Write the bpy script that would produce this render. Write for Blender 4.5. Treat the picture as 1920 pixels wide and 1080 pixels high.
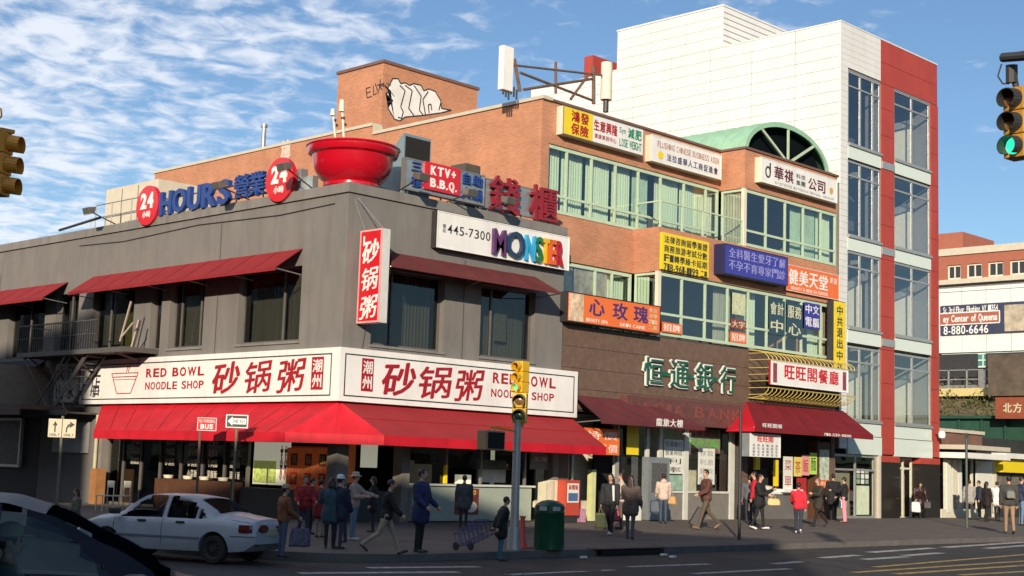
import bpy, bmesh, math, random
from mathutils import Vector, Matrix, noise
random.seed(7)
for o in list(bpy.data.objects): bpy.data.objects.remove(o)
scn = bpy.context.scene
col = scn.collection
R = math.radians
# ---------------------------------------------------------------- camera
CAM = Vector((-25.0856, -31.1415, 2.0))
FPX = 2673.93
U = Vector((0.69657, -0.11186, -0.70873)); V = Vector((-0.71672, -0.06362, -0.69447)); W = Vector((0.03258, 0.99169, -0.12449))
def _vp(x, y):
    v = Vector((x - 960.0, -(y - 540.0), -FPX)); v.normalize(); return v
U = _vp(3588, 962); V = _vp(-1800, 785); V = (V - U * V.dot(U)).normalized(); W = U.cross(V)
M = Matrix((( U.x, V.x, W.x), (U.y, V.y, W.y), (U.z, V.z, W.z)))      # world -> camera
Rm = M.transposed()
cam = bpy.data.cameras.new('camera'); camo = bpy.data.objects.new('camera', cam); col.objects.link(camo)
camo.matrix_world = Matrix.Translation(CAM) @ Rm.to_4x4()
cam.sensor_width = 36; cam.lens = FPX / 1920 * 36; cam.clip_start = .1; cam.clip_end = 3000
scn.camera = camo
# ---------------------------------------------------------------- light
SUN_EL = R(17.0)
SH = Vector((0.785, 0.62, 0)).normalized()                       # the way the light travels over the ground
sun = bpy.data.lights.new('sun', 'SUN'); sun.energy = 5.0; sun.angle = R(.53); sun.color = (1, .86, .67)
suno = bpy.data.objects.new('sun', sun); col.objects.link(suno)
sd = Vector((SH.x * math.cos(SUN_EL), SH.y * math.cos(SUN_EL), -math.sin(SUN_EL)))
suno.rotation_euler = sd.to_track_quat('-Z', 'Y').to_euler()
wd = bpy.data.worlds.new('World'); scn.world = wd; wd.use_nodes = True
nt = wd.node_tree; nt.nodes.clear()
def N(t, **k):
    n = nt.nodes.new(t)
    for a, b in k.items(): setattr(n, a, b)
    return n
L = lambda a, b: nt.links.new(a, b)
sky = N('ShaderNodeTexSky', sky_type='NISHITA', sun_disc=False, sun_elevation=SUN_EL, sun_rotation=math.atan2(-SH.x, -SH.y) % (2 * math.pi))
sky.altitude = 50; sky.air_density = 1.0; sky.dust_density = .25; sky.ozone_density = 3.0
tc = N('ShaderNodeTexCoord'); sep = N('ShaderNodeSeparateXYZ'); L(tc.outputs['Generated'], sep.inputs[0])
zc = N('ShaderNodeMath', operation='MAXIMUM'); L(sep.outputs[2], zc.inputs[0]); zc.inputs[1].default_value = .02
za = N('ShaderNodeMath', operation='ADD'); L(zc.outputs[0], za.inputs[0]); za.inputs[1].default_value = .09
dv = N('ShaderNodeVectorMath', operation='DIVIDE'); L(tc.outputs['Generated'], dv.inputs[0])
cb = N('ShaderNodeCombineXYZ')
for i in range(3): L(za.outputs[0], cb.inputs[i])
L(cb.outputs[0], dv.inputs[1])
mp = N('ShaderNodeMapping'); mp.inputs['Rotation'].default_value = (0, 0, R(28)); mp.inputs['Scale'].default_value = (1.0, 1.0, 0.02)
L(dv.outputs[0], mp.inputs[0])
n1 = N('ShaderNodeTexNoise'); n1.inputs['Scale'].default_value = 1.1; n1.inputs['Detail'].default_value = 4; n1.inputs['Distortion'].default_value = .5
n2 = N('ShaderNodeTexNoise'); n2.inputs['Scale'].default_value = 12; n2.inputs['Detail'].default_value = 7; n2.inputs['Roughness'].default_value = .55; n2.inputs['Distortion'].default_value = .4
L(mp.outputs[0], n1.inputs[0]); L(mp.outputs[0], n2.inputs[0])
# more cloud to the picture's left (+Y side), clearer to the right
dt = N('ShaderNodeVectorMath', operation='DOT_PRODUCT'); L(tc.outputs['Generated'], dt.inputs[0]); dt.inputs[1].default_value = (-.71, .70, 0)
a1 = N('ShaderNodeMath', operation='MULTIPLY_ADD'); L(n1.outputs[0], a1.inputs[0]); a1.inputs[1].default_value = .75
a0 = N('ShaderNodeMath', operation='MULTIPLY'); L(dt.outputs['Value'], a0.inputs[0]); a0.inputs[1].default_value = .50
L(a0.outputs[0], a1.inputs[2])
a2 = N('ShaderNodeMath', operation='MULTIPLY_ADD'); L(n2.outputs[0], a2.inputs[0]); a2.inputs[1].default_value = .95; L(a1.outputs[0], a2.inputs[2])
rp = N('ShaderNodeMapRange'); rp.interpolation_type = 'SMOOTHSTEP'; rp.inputs[1].default_value = .82; rp.inputs[2].default_value = 1.17; L(a2.outputs[0], rp.inputs[0])
rp.inputs[3].default_value = .0; rp.inputs[4].default_value = .86
mx = N('ShaderNodeMix', data_type='RGBA'); L(rp.outputs[0], mx.inputs[0])
gm = N('ShaderNodeMix', data_type='RGBA', blend_type='MULTIPLY'); gm.inputs[0].default_value = 1; L(sky.outputs[0], gm.inputs[6]); gm.inputs[7].default_value = (1.10, 1.16, 1.22, 1)
L(gm.outputs[2], mx.inputs[6]); mx.inputs[7].default_value = (9.2, 9.6, 10.4, 1)
bg = N('ShaderNodeBackground'); bg.inputs[1].default_value = .092
L(mx.outputs[2], bg.inputs[0]); wo = N('ShaderNodeOutputWorld'); L(bg.outputs[0], wo.inputs[0])
vs = scn.view_settings; vs.view_transform = 'Standard'; vs.look = 'None'; vs.gamma = 1; vs.exposure = 0.12; vs.use_curve_mapping = False
try:
    scn.cycles.use_denoising = True; scn.cycles.max_bounces = 6; scn.cycles.transparent_max_bounces = 12
    scn.cycles.sample_clamp_indirect = 4; scn.cycles.caustics_reflective = False; scn.cycles.caustics_refractive = False
except Exception: pass
# ---------------------------------------------------------------- pixel <-> place helpers (to read positions off known planes)
def ray(px, py):
    return Rm @ Vector((px - 960.0, -(py - 540.0), -FPX)) / FPX
def on(px, py, **k):
    a, v = list(k.items())[0]; d = ray(px, py); i = 'xyz'.index(a)
    return CAM + d * ((v - CAM[i]) / d[i])
def G(x, y):                                                     # pavement height
    return .15 + .02 * min(max(y + 9.0, 0), 9.0) + .0012 * min(max(x, 0), 60)
def GR(x, y): return .0010 * min(max(x, 0), 90)                   # road height
# ---------------------------------------------------------------- materials
MATS = {}
def mat(name, c, rough=.8, metal=0, var=.12, vs_=3.0, bump=0, bs=40, emit=None, es=1, spec=None, streak=0, coat=0, grime=0):
    if name in MATS: return MATS[name]
    m = bpy.data.materials.new(name); m.use_nodes = True; MATS[name] = m
    t = m.node_tree; b = t.nodes['Principled BSDF']
    b.inputs['Roughness'].default_value = rough; b.inputs['Metallic'].default_value = metal
    if spec is not None: b.inputs['Specular IOR Level'].default_value = spec
    if coat: b.inputs['Coat Weight'].default_value = coat; b.inputs['Coat Roughness'].default_value = .08
    ge = t.nodes.new('ShaderNodeNewGeometry')
    nz = t.nodes.new('ShaderNodeTexNoise'); nz.inputs['Scale'].default_value = vs_; nz.inputs['Detail'].default_value = 6; nz.inputs['Roughness'].default_value = .62
    src = ge.outputs['Position']
    if streak:
        mpn = t.nodes.new('ShaderNodeMapping'); mpn.inputs['Scale'].default_value = (1, 1, streak)
        t.links.new(src, mpn.inputs[0]); src = mpn.outputs[0]
    t.links.new(src, nz.inputs[0])
    mr = t.nodes.new('ShaderNodeMapRange'); mr.inputs[1].default_value = .25; mr.inputs[2].default_value = .75
    mr.inputs[3].default_value = 1 - var; mr.inputs[4].default_value = 1 + var; t.links.new(nz.outputs[0], mr.inputs[0])
    mm = t.nodes.new('ShaderNodeVectorMath'); mm.operation = 'SCALE'; mm.inputs[0].default_value = c[:3]
    t.links.new(mr.outputs[0], mm.inputs['Scale']); t.links.new(mm.outputs[0], b.inputs['Base Color'])
    if grime:                                   # rain streaks and stains with a shape of their own
        m2 = t.nodes.new('ShaderNodeMapping'); m2.inputs['Scale'].default_value = (1.3, 1.3, .22); t.links.new(ge.outputs['Position'], m2.inputs[0])
        g2 = t.nodes.new('ShaderNodeTexNoise'); g2.inputs['Scale'].default_value = 1.6; g2.inputs['Detail'].default_value = 7; g2.inputs['Roughness'].default_value = .7; t.links.new(m2.outputs[0], g2.inputs[0])
        r2 = t.nodes.new('ShaderNodeMapRange'); r2.inputs[1].default_value = .48; r2.inputs[2].default_value = .72; r2.inputs[3].default_value = 1; r2.inputs[4].default_value = 1 - grime; t.links.new(g2.outputs[0], r2.inputs[0])
        g3 = t.nodes.new('ShaderNodeTexNoise'); g3.inputs['Scale'].default_value = .55; g3.inputs['Detail'].default_value = 3; t.links.new(ge.outputs['Position'], g3.inputs[0])
        r3 = t.nodes.new('ShaderNodeMapRange'); r3.inputs[1].default_value = .5; r3.inputs[2].default_value = .53; r3.inputs[3].default_value = 1; r3.inputs[4].default_value = 1 + grime * .28; t.links.new(g3.outputs[0], r3.inputs[0])
        mu = t.nodes.new('ShaderNodeMath'); mu.operation = 'MULTIPLY'; t.links.new(r2.outputs[0], mu.inputs[0]); t.links.new(r3.outputs[0], mu.inputs[1])
        sc = t.nodes.new('ShaderNodeVectorMath'); sc.operation = 'SCALE'; t.links.new(mm.outputs[0], sc.inputs[0]); t.links.new(mu.outputs[0], sc.inputs['Scale']); t.links.new(sc.outputs[0], b.inputs['Base Color'])
    if bump:
        n2 = t.nodes.new('ShaderNodeTexNoise'); n2.inputs['Scale'].default_value = bs; n2.inputs['Detail'].default_value = 4
        t.links.new(ge.outputs['Position'], n2.inputs[0])
        bp = t.nodes.new('ShaderNodeBump'); bp.inputs['Strength'].default_value = bump; bp.inputs['Distance'].default_value = .02
        t.links.new(n2.outputs[0], bp.inputs['Height']); t.links.new(bp.outputs[0], b.inputs['Normal'])
    if emit:
        b.inputs['Emission Color'].default_value = (*emit, 1); b.inputs['Emission Strength'].default_value = es
    return m
def brick_mat(name, c1, c2, mortar, bw=.2, bh=.067):
    if name in MATS: return MATS[name]
    m = bpy.data.materials.new(name); m.use_nodes = True; MATS[name] = m
    t = m.node_tree; b = t.nodes['Principled BSDF']; b.inputs['Roughness'].default_value = .88
    ge = t.nodes.new('ShaderNodeNewGeometry'); sp = t.nodes.new('ShaderNodeSeparateXYZ'); t.links.new(ge.outputs['Position'], sp.inputs[0])
    ad = t.nodes.new('ShaderNodeMath'); ad.operation = 'ADD'; t.links.new(sp.outputs[0], ad.inputs[0]); t.links.new(sp.outputs[1], ad.inputs[1])
    cb = t.nodes.new('ShaderNodeCombineXYZ'); t.links.new(ad.outputs[0], cb.inputs[0]); t.links.new(sp.outputs[2], cb.inputs[1])
    br = t.nodes.new('ShaderNodeTexBrick'); br.inputs['Scale'].default_value = 1; br.inputs['Brick Width'].default_value = bw; br.inputs['Row Height'].default_value = bh
    br.inputs['Mortar Size'].default_value = .008; br.inputs['Color1'].default_value = (*c1, 1); br.inputs['Color2'].default_value = (*c2, 1); br.inputs['Mortar'].default_value = (*mortar, 1)
    br.inputs['Bias'].default_value = 0
    t.links.new(cb.outputs[0], br.inputs['Vector'])
    nz = t.nodes.new('ShaderNodeTexNoise'); nz.inputs['Scale'].default_value = .9; nz.inputs['Detail'].default_value = 8; nz.inputs['Roughness'].default_value = .65; t.links.new(ge.outputs['Position'], nz.inputs[0])
    mr = t.nodes.new('ShaderNodeMapRange'); mr.inputs[1].default_value = .3; mr.inputs[2].default_value = .7; mr.inputs[3].default_value = .84; mr.inputs[4].default_value = 1.14; t.links.new(nz.outputs[0], mr.inputs[0])
    mm = t.nodes.new('ShaderNodeVectorMath'); mm.operation = 'SCALE'; t.links.new(br.outputs[0], mm.inputs[0]); t.links.new(mr.outputs[0], mm.inputs['Scale'])
    t.links.new(mm.outputs[0], b.inputs['Base Color'])
    bp = t.nodes.new('ShaderNodeBump'); bp.inputs['Strength'].default_value = .5; bp.inputs['Distance'].default_value = .01; bp.invert = True
    t.links.new(br.outputs['Fac'], bp.inputs['Height']); t.links.new(bp.outputs[0], b.inputs['Normal'])
    return m
def glass_mat(name, tint=(.55, .62, .6), base=.06, k=.9):
    if name in MATS: return MATS[name]
    m = bpy.data.materials.new(name); m.use_nodes = True; MATS[name] = m
    t = m.node_tree; t.nodes.clear()
    tr = t.nodes.new('ShaderNodeBsdfTransparent'); tr.inputs[0].default_value = (*[c ** .5 for c in tint], 1)
    gl = t.nodes.new('ShaderNodeBsdfGlossy'); gl.inputs['Roughness'].default_value = .015; gl.inputs[0].default_value = (.95, .98, 1, 1)
    ge = t.nodes.new('ShaderNodeNewGeometry'); nz = t.nodes.new('ShaderNodeTexNoise'); nz.inputs['Scale'].default_value = .8; nz.inputs['Detail'].default_value = 1
    t.links.new(ge.outputs['Position'], nz.inputs[0])
    bp = t.nodes.new('ShaderNodeBump'); bp.inputs['Strength'].default_value = .12; bp.inputs['Distance'].default_value = .05; t.links.new(nz.outputs[0], bp.inputs['Height']); t.links.new(bp.outputs[0], gl.inputs['Normal'])
    fr = t.nodes.new('ShaderNodeFresnel'); fr.inputs[0].default_value = 1.5
    ma = t.nodes.new('ShaderNodeMath'); ma.operation = 'MULTIPLY_ADD'; ma.inputs[1].default_value = k; ma.inputs[2].default_value = base; t.links.new(fr.outputs[0], ma.inputs[0])
    inv = t.nodes.new('ShaderNodeMath'); inv.operation = 'SUBTRACT'; inv.inputs[0].default_value = 1; t.links.new(ge.outputs['Backfacing'], inv.inputs[1])
    ml = t.nodes.new('ShaderNodeMath'); ml.operation = 'MULTIPLY'; t.links.new(ma.outputs[0], ml.inputs[0]); t.links.new(inv.outputs[0], ml.inputs[1]); ma = ml
    mx = t.nodes.new('ShaderNodeMixShader'); t.links.new(ma.outputs[0], mx.inputs[0]); t.links.new(tr.outputs[0], mx.inputs[1]); t.links.new(gl.outputs[0], mx.inputs[2])
    o = t.nodes.new('ShaderNodeOutputMaterial'); t.links.new(mx.outputs[0], o.inputs[0])
    return m
# ---------------------------------------------------------------- object helpers
def tag(o, label=None, cat=None, group=None, kind=None):
    if label: o['label'] = label
    if cat: o['category'] = cat
    if group: o['group'] = group
    if kind: o['kind'] = kind
    return o
def empty(name, loc, label=None, cat=None, group=None):
    o = bpy.data.objects.new(name, None); o.empty_display_size = .2; o.location = loc; col.objects.link(o)
    return tag(o, label, cat, group)
def toploc(p):
    while p is not None and p.parent is not None: p = p.parent
    return Vector(p.location) if p is not None else Vector((0, 0, 0))
def link(name, me, m=None, parent=None, label=None):
    o = bpy.data.objects.new(name, me)
    if m is not None and not len(me.materials): me.materials.append(m)
    if parent is not None: o.parent = parent
    col.objects.link(o)
    if label: o['label'] = label
    return o
class FR:                                     # a facade that looks towards -Y; s = x
    def __init__(s, y0): s.y0 = y0
    def p(s, a, o, z): return Vector((a, s.y0 - o, z))
    sg = 1
class FL:                                     # a facade that looks towards -X; s = y
    def __init__(s, x0): s.x0 = x0
    def p(s, a, o, z): return Vector((s.x0 - o, a, z))
    sg = -1
class MB:
    def __init__(s): s.v = []; s.f = []; s.mi = []; s.cur = 0
    def add(s, vs, fs):
        n = len(s.v); s.v += [tuple(v) for v in vs]; s.f += [tuple(n + i for i in f) for f in fs]; s.mi += [s.cur] * len(fs); return s
    def box(s, x0, x1, y0, y1, z0, z1):
        if x0 > x1: x0, x1 = x1, x0
        if y0 > y1: y0, y1 = y1, y0
        if z0 > z1: z0, z1 = z1, z0
        v = [(x, y, z) for z in (z0, z1) for x, y in ((x0, y0), (x1, y0), (x1, y1), (x0, y1))]
        return s.add(v, [(3, 2, 1, 0), (4, 5, 6, 7), (0, 1, 5, 4), (1, 2, 6, 5), (2, 3, 7, 6), (3, 0, 4, 7)])
    def fb(s, F, a0, a1, o0, o1, z0, z1):
        p = F.p(a0, o0, z0); q = F.p(a1, o1, z1); return s.box(p.x, q.x, p.y, q.y, p.z, q.z)
    def quad(s, a, b, c, d): return s.add([a, b, c, d], [(0, 1, 2, 3)])
    def prism(s, pts, d):                    # polygon extruded by vector d
        n = len(pts); d = Vector(d); pts = [Vector(p) for p in pts]
        v = pts + [p + d for p in pts]
        nrm = Vector((0, 0, 0))
        for i in range(n): nrm += pts[i].cross(pts[(i + 1) % n])
        fs = [tuple(range(n)), tuple(range(2 * n - 1, n - 1, -1))] + [(i, i + n, (i + 1) % n + n, (i + 1) % n) for i in range(n)]
        if nrm.dot(d) > 0: fs = [tuple(reversed(f)) for f in fs]
        return s.add(v, fs)
    def beam(s, a, b, w, h=None, up=(0, 0, 1)):
        a = Vector(a); b = Vector(b); h = h or w; d = (b - a).normalized(); up = Vector(up)
        if abs(d.dot(up)) > .98: up = Vector((1, 0, 0))
        x = d.cross(up).normalized() * w / 2; y = x.cross(d).normalized() * h / 2
        v = [a - x - y, a + x - y, a + x + y, a - x + y, b - x - y, b + x - y, b + x + y, b - x + y]
        return s.add(v, [(0, 1, 2, 3), (7, 6, 5, 4), (4, 5, 1, 0), (5, 6, 2, 1), (6, 7, 3, 2), (7, 4, 0, 3)])
    def tube(s, a, b, r, r2=None, n=10, caps=True):
        a = Vector(a); b = Vector(b); r2 = r if r2 is None else r2; d = (b - a).normalized()
        up = Vector((0, 0, 1)) if abs(d.z) < .95 else Vector((1, 0, 0)); x = d.cross(up).normalized(); y = d.cross(x)
        v = []
        for c, rr in ((a, r), (b, r2)):
            for i in range(n):
                t = 2 * math.pi * i / n; v.append(c + x * math.cos(t) * rr + y * math.sin(t) * rr)
        fs = [(i, (i + 1) % n, (i + 1) % n + n, i + n) for i in range(n)]
        if caps: fs += [tuple(range(n - 1, -1, -1)), tuple(range(n, 2 * n))]
        return s.add(v, fs)
    def path(s, pts, r, n=8):
        for a, b in zip(pts[:-1], pts[1:]): s.tube(a, b, r, n=n)
        return s
    def lathe(s, prof, c, n=32, ax=None):     # prof [(r,z)], about Z through c
        c = Vector(c); v = []; m = len(prof)
        for r, z in prof:
            for i in range(n):
                t = 2 * math.pi * i / n; v.append((c.x + r * math.cos(t), c.y + r * math.sin(t), c.z + z))
        fs = [(j * n + i, j * n + (i + 1) % n, (j + 1) * n + (i + 1) % n, (j + 1) * n + i) for j in range(m - 1) for i in range(n)]
        return s.add(v, fs)
    def disc(s, F, a, o, z, ra, rz, th, n=28):
        pts = [F.p(a + ra * math.cos(2 * math.pi * i / n), o, z + rz * math.sin(2 * math.pi * i / n)) for i in range(n)]
        return s.prism(pts, F.p(0, th, 0) - F.p(0, 0, 0))
    def build(s, name, m, parent=None, smooth=False, label=None, bevel=0):
        off = toploc(parent); me = bpy.data.meshes.new(name)
        me.from_pydata([(a - off.x, b - off.y, c - off.z) for a, b, c in s.v], [], s.f)
        ms = m if isinstance(m, (list, tuple)) else [m]
        for q in ms: me.materials.append(q)
        if len(ms) > 1: me.polygons.foreach_set('material_index', s.mi)
        if smooth: me.polygons.foreach_set('use_smooth', [True] * len(me.polygons))
        o = link(name, me, None, parent, label)
        if bevel:
            b = o.modifiers.new('bevel', 'BEVEL'); b.width = bevel; b.segments = 2; b.limit_method = 'ANGLE'
        if smooth:
            try: me.set_sharp_from_angle(angle=R(38))
            except Exception: pass
        me.update()
        return o
def wallgrid(mb, F, s0, s1, z0, z1, holes, th=.35, o=0):
    ss = sorted({s0, s1, *[h[0] for h in holes], *[h[1] for h in holes]}); zs = sorted({z0, z1, *[h[2] for h in holes], *[h[3] for h in holes]})
    ss = [a for a in ss if s0 <= a <= s1]; zs = [a for a in zs if z0 <= a <= z1]
    for a, b in zip(ss[:-1], ss[1:]):
        run = None
        for c, d in zip(zs[:-1], zs[1:]):
            cx, cz = (a + b) / 2, (c + d) / 2
            solid = not any(h[0] < cx < h[1] and h[2] < cz < h[3] for h in holes)
            if solid: run = (run[0], d) if run else (c, d)
            if (not solid or d == zs[-1]) and run: mb.fb(F, a, b, o - th, o, run[0], run[1]); run = None
    return mb
# ---------------------------------------------------------------- lettering
_tc = {}
def glyph(txt, bold=0, res=3):
    k = (txt, bold, res)
    if k in _tc: return _tc[k]
    c = bpy.data.curves.new('t', 'FONT'); c.body = txt; c.resolution_u = res; c.offset = bold; c.size = 1
    o = bpy.data.objects.new('t', c); col.objects.link(o)
    dg = bpy.context.evaluated_depsgraph_get(); me = bpy.data.meshes.new_from_object(o.evaluated_get(dg))
    vs = [(v.co.x, v.co.y) for v in me.vertices]; fs = [tuple(p.vertices) for p in me.polygons]
    bpy.data.objects.remove(o); bpy.data.curves.remove(c); bpy.data.meshes.remove(me)
    _tc[k] = (vs, fs); return vs, fs
def gb(vs): return min(v[0] for v in vs), max(v[0] for v in vs), min(v[1] for v in vs), max(v[1] for v in vs)
def extrude(vs2, fs, fn, depth):              # flat mesh -> solid through fn(u, v, w)
    bm = bmesh.new(); bv = [bm.verts.new((x, y, 0)) for x, y in vs2]
    for f in fs:
        try: bm.faces.new([bv[i] for i in f])
        except Exception: pass
    bmesh.ops.recalc_face_normals(bm, faces=bm.faces)
    if bm.faces and sum(f.normal.z for f in bm.faces) < 0: bmesh.ops.reverse_faces(bm, faces=bm.faces)
    if depth > 0:
        base = bm.faces[:]; r = bmesh.ops.extrude_face_region(bm, geom=base)
        for e in r['geom']:
            if isinstance(e, bmesh.types.BMVert): e.co.z += depth
        bmesh.ops.delete(bm, geom=[f for f in base if f.is_valid], context='FACES')
    bm.verts.ensure_lookup_table(); bm.verts.index_update()
    return [fn(v.co.x, v.co.y, v.co.z) for v in bm.verts], [tuple(v.index for v in f.verts) for f in bm.faces], bm.free()
def is_cjk(ch): return ord(ch) > 0x2e80
WT = {'I': .45, 'W': 1.35, 'M': 1.25, '.': .4, ' ': .62, '1': .75, '-': .6, '!': .45, ',': .4, "'": .35, 'i': .45, 'l': .4, 'f': .6, 't': .6}
def text(F, sL, sR, z0, z1, o, txt, m, parent, depth=.01, bold=.0, shear=0, split=False, name='lettering', mats=None, gap=.86, zskew=0, jit=0, stroke=1.0):
    """lettering fitted to the rectangle sL..sR, z0..z1 of facade F; split = one object per character"""
    w = sR - sL; tot = sum(1.0 if is_cjk(c) else WT.get(c, 1.0 if c.isupper() or c.isdigit() else .85) for c in txt); u = 0; h = z1 - z0
    mb = MB(); out = []
    ref = gb(glyph('國', 0)[0]); cap = gb(glyph('H', bold)[0])
    for i, ch in enumerate(txt):
        cw = 1.0 if is_cjk(ch) else WT.get(ch, 1.0 if ch.isupper() or ch.isdigit() else .85)
        a0 = u / tot; u += cw; a1 = u / tot
        if ch == ' ': continue
        vs, fs = glyph(ch, 0 if is_cjk(ch) else bold)
        if not vs: continue
        x0, x1, y0, y1 = gb(vs)
        if is_cjk(ch):
            rx0, rx1, ry0, ry1 = ref; bx0, bx1 = min(rx0, x0), max(rx1, x1); by0, by1 = min(ry0, y0), max(ry1, y1)
        else:
            bx0, bx1 = x0, x1; by0, by1 = cap[2], cap[3]
            if ch in '.-,:+' : bx0, bx1 = x0 - .05, x1 + .05
        cs0 = sL + w * (a0 + (a1 - a0) * (1 - gap) / 2); cs1 = sL + w * (a1 - (a1 - a0) * (1 - gap) / 2)
        jz = (random.random() - .5) * jit * h
        def fn(x, y, z, cs0=cs0, cs1=cs1, bx0=bx0, bx1=bx1, by0=by0, by1=by1, jz=jz):
            tx = (x - bx0) / max(bx1 - bx0, 1e-6); ty = (y - by0) / (by1 - by0)
            sc = 1 - zskew * 1.0
            zz = z0 + jz + h * (ty + zskew * (tx - .5))
            return F.p(cs0 + (cs1 - cs0) * tx + shear * h * (ty - .5) * (1 if w > 0 else -1), o + z, zz)
        if is_cjk(ch) and bold > .012:
            vs2, fs2 = glyph(ch, 0); sets = []; k_ = bold * (.62 if ch not in '粥锅閣廳' else .34)
            for j_, (dx_, dy_) in enumerate(((-k_, 0), (k_, 0), (0, k_ * .8), (0, -k_ * .8), (k_ * .6, k_ * .6), (-k_ * .6, -k_ * .6))):
                a_, b_, _ = extrude([(q[0] + dx_, q[1] + dy_) for q in vs2], fs2, fn, depth + .0006 * j_); sets.append((a_, b_))
        else:
            a_, b_, _ = extrude(vs, fs, fn, depth); sets = [(a_, b_)]
        v3 = []; f3 = []
        for a_, b_ in sets: n_ = len(v3); v3 += a_; f3 += [tuple(i_ + n_ for i_ in f_) for f_ in b_]
        if split:
            b = MB(); b.add(v3, f3); out.append(b.build(name, mats[i % len(mats)] if mats else m, parent))
        else: mb.add(v3, f3)
    if not split and mb.v: o_ = mb.build(name, m, parent); o_['kind'] = 'stuff' if parent is not None and name.endswith('lettering') else ''; out.append(o_)
    if out and not out[-1].get('kind', 'x'): del out[-1]['kind']
    return out
def scribble(F, sL, sR, z0, z1, o, m, parent, n=8, rows=1, depth=.004, name='lettering'):
    """tiny printed characters too small to read: real glyph shapes in a row"""
    pool = '中大人小水火山石田土木米竹羊虎馬車門金雨'
    h = (z1 - z0) / rows; out = []
    for r in range(rows):
        t = ''.join(random.choice(pool) for _ in range(n))
        out += text(F, sL, sR, z1 - (r + .9) * h, z1 - (r + .15) * h, o, t, m, parent, depth=depth, bold=.01, name=name)
    return out
# ---------------------------------------------------------------- palette
m_stucco = mat('grey_stucco', (.180, .168, .158), .9, var=.12, vs_=1.2, bump=.25, bs=30, streak=.25, grime=.2)
m_coping = mat('grey_coping', (.205, .192, .18), .8, var=.15, vs_=2, streak=.3, grime=.25)
m_seam = mat('dark_seam', (.07, .06, .055), .9)
m_redaw = mat('red_awning_canvas', (.52, .011, .024), .65, var=.14, vs_=1.6, bump=.1, bs=60, spec=.3, grime=.22)
m_mar = mat('maroon_awning_canvas', (.20, .018, .024), .75, var=.16, vs_=1.5, spec=.2)
m_brownaw = mat('dusty_maroon_canvas', (.14, .035, .035), .85, var=.15, vs_=1.5, spec=.2)
m_white = mat('white_sign_face', (.80, .79, .76), .35, var=.06, vs_=1.5, grime=.12)
m_offwhite = mat('cream_board', (.70, .66, .53), .6, var=.1)
m_line = mat('dark_trim', (.03, .035, .035), .5)
m_dred = mat('crimson_lettering', (.36, .012, .02), .5, var=.12)
m_red = mat('bright_red_plastic', (.62, .012, .022), .28, var=.05, coat=.4)
m_blue = mat('blue_plastic_letter', (.022, .06, .24), .35, var=.12)
m_steel = mat('grey_steel', (.30, .30, .30), .45, metal=.5, var=.18, vs_=5)
m_galv = mat('galvanised_sheet', (.36, .40, .42), .42, metal=.55, var=.18, vs_=3)
m_dark = mat('dark_metal', (.035, .035, .037), .5, var=.2)
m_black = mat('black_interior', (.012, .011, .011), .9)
m_brownglass = glass_mat('dark_window_glass', (.30, .31, .30), .03)
m_glass = glass_mat('clear_window_glass', (.92, .95, .93), .03)
m_grglass = glass_mat('green_window_glass', (.84, .92, .86), .12)
m_curt = mat('grey_curtain', (.34, .33, .28), .95, var=.25, vs_=6, streak=.05)
m_curt_y = mat('yellow_green_curtain', (.36, .36, .10), .95, var=.3, vs_=6)
m_curt_g = mat('pale_green_blind', (.60, .68, .54), .9, var=.10, vs_=4, streak=.05)
m_gframe = mat('pale_green_frame', (.50, .62, .46), .5, var=.08)
m_wframe = mat('weathered_frame', (.13, .12, .11), .5, var=.15)
m_brick = brick_mat('orange_brick', (.55, .22, .112), (.45, .175, .088), (.47, .30, .20))
m_stone = mat('brown_stone_panel', (.145, .092, .066), .7, var=.26, vs_=7, bump=.3, bs=22)
m_tan = mat('cream_stone_coping', (.55, .50, .40), .8, var=.1)
m_panel = mat('white_metal_panel', (.72, .72, .70), .4, var=.05, vs_=.5, grime=.10)
m_gap = mat('panel_joint', (.20, .20, .20), .8)
m_rpanel = mat('red_cladding', (.40, .055, .038), .55, var=.10, vs_=1.0, grime=.12)
m_spand = mat('white_spandrel_glass', (.66, .74, .68), .18, var=.03)
m_alu = mat('grey_aluminium', (.46, .46, .44), .35, metal=.5, var=.08)
m_copper = mat('green_copper', (.30, .52, .36), .6, var=.16, vs_=2.5, bump=.1)
m_yel = mat('yellow_sign_face', (.82, .62, .02), .4, var=.05)
m_org = mat('orange_sign_face', (.80, .17, .035), .4, var=.05)
m_bsign = mat('blue_sign_face', (.045, .05, .33), .4, var=.08)
m_wood = mat('brown_wood', (.10, .042, .02), .6, var=.3, vs_=8, streak=.2)
m_grn = mat('green_letter', (.015, .10, .06), .4)
m_skin = mat('skin', (.52, .31, .21), .6, var=.06)
m_cream0 = mat('plaque_gold', (.6, .42, .12), .5)
m_conc = mat('column_plaster', (.22, .20, .18), .85, var=.15)

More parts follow.
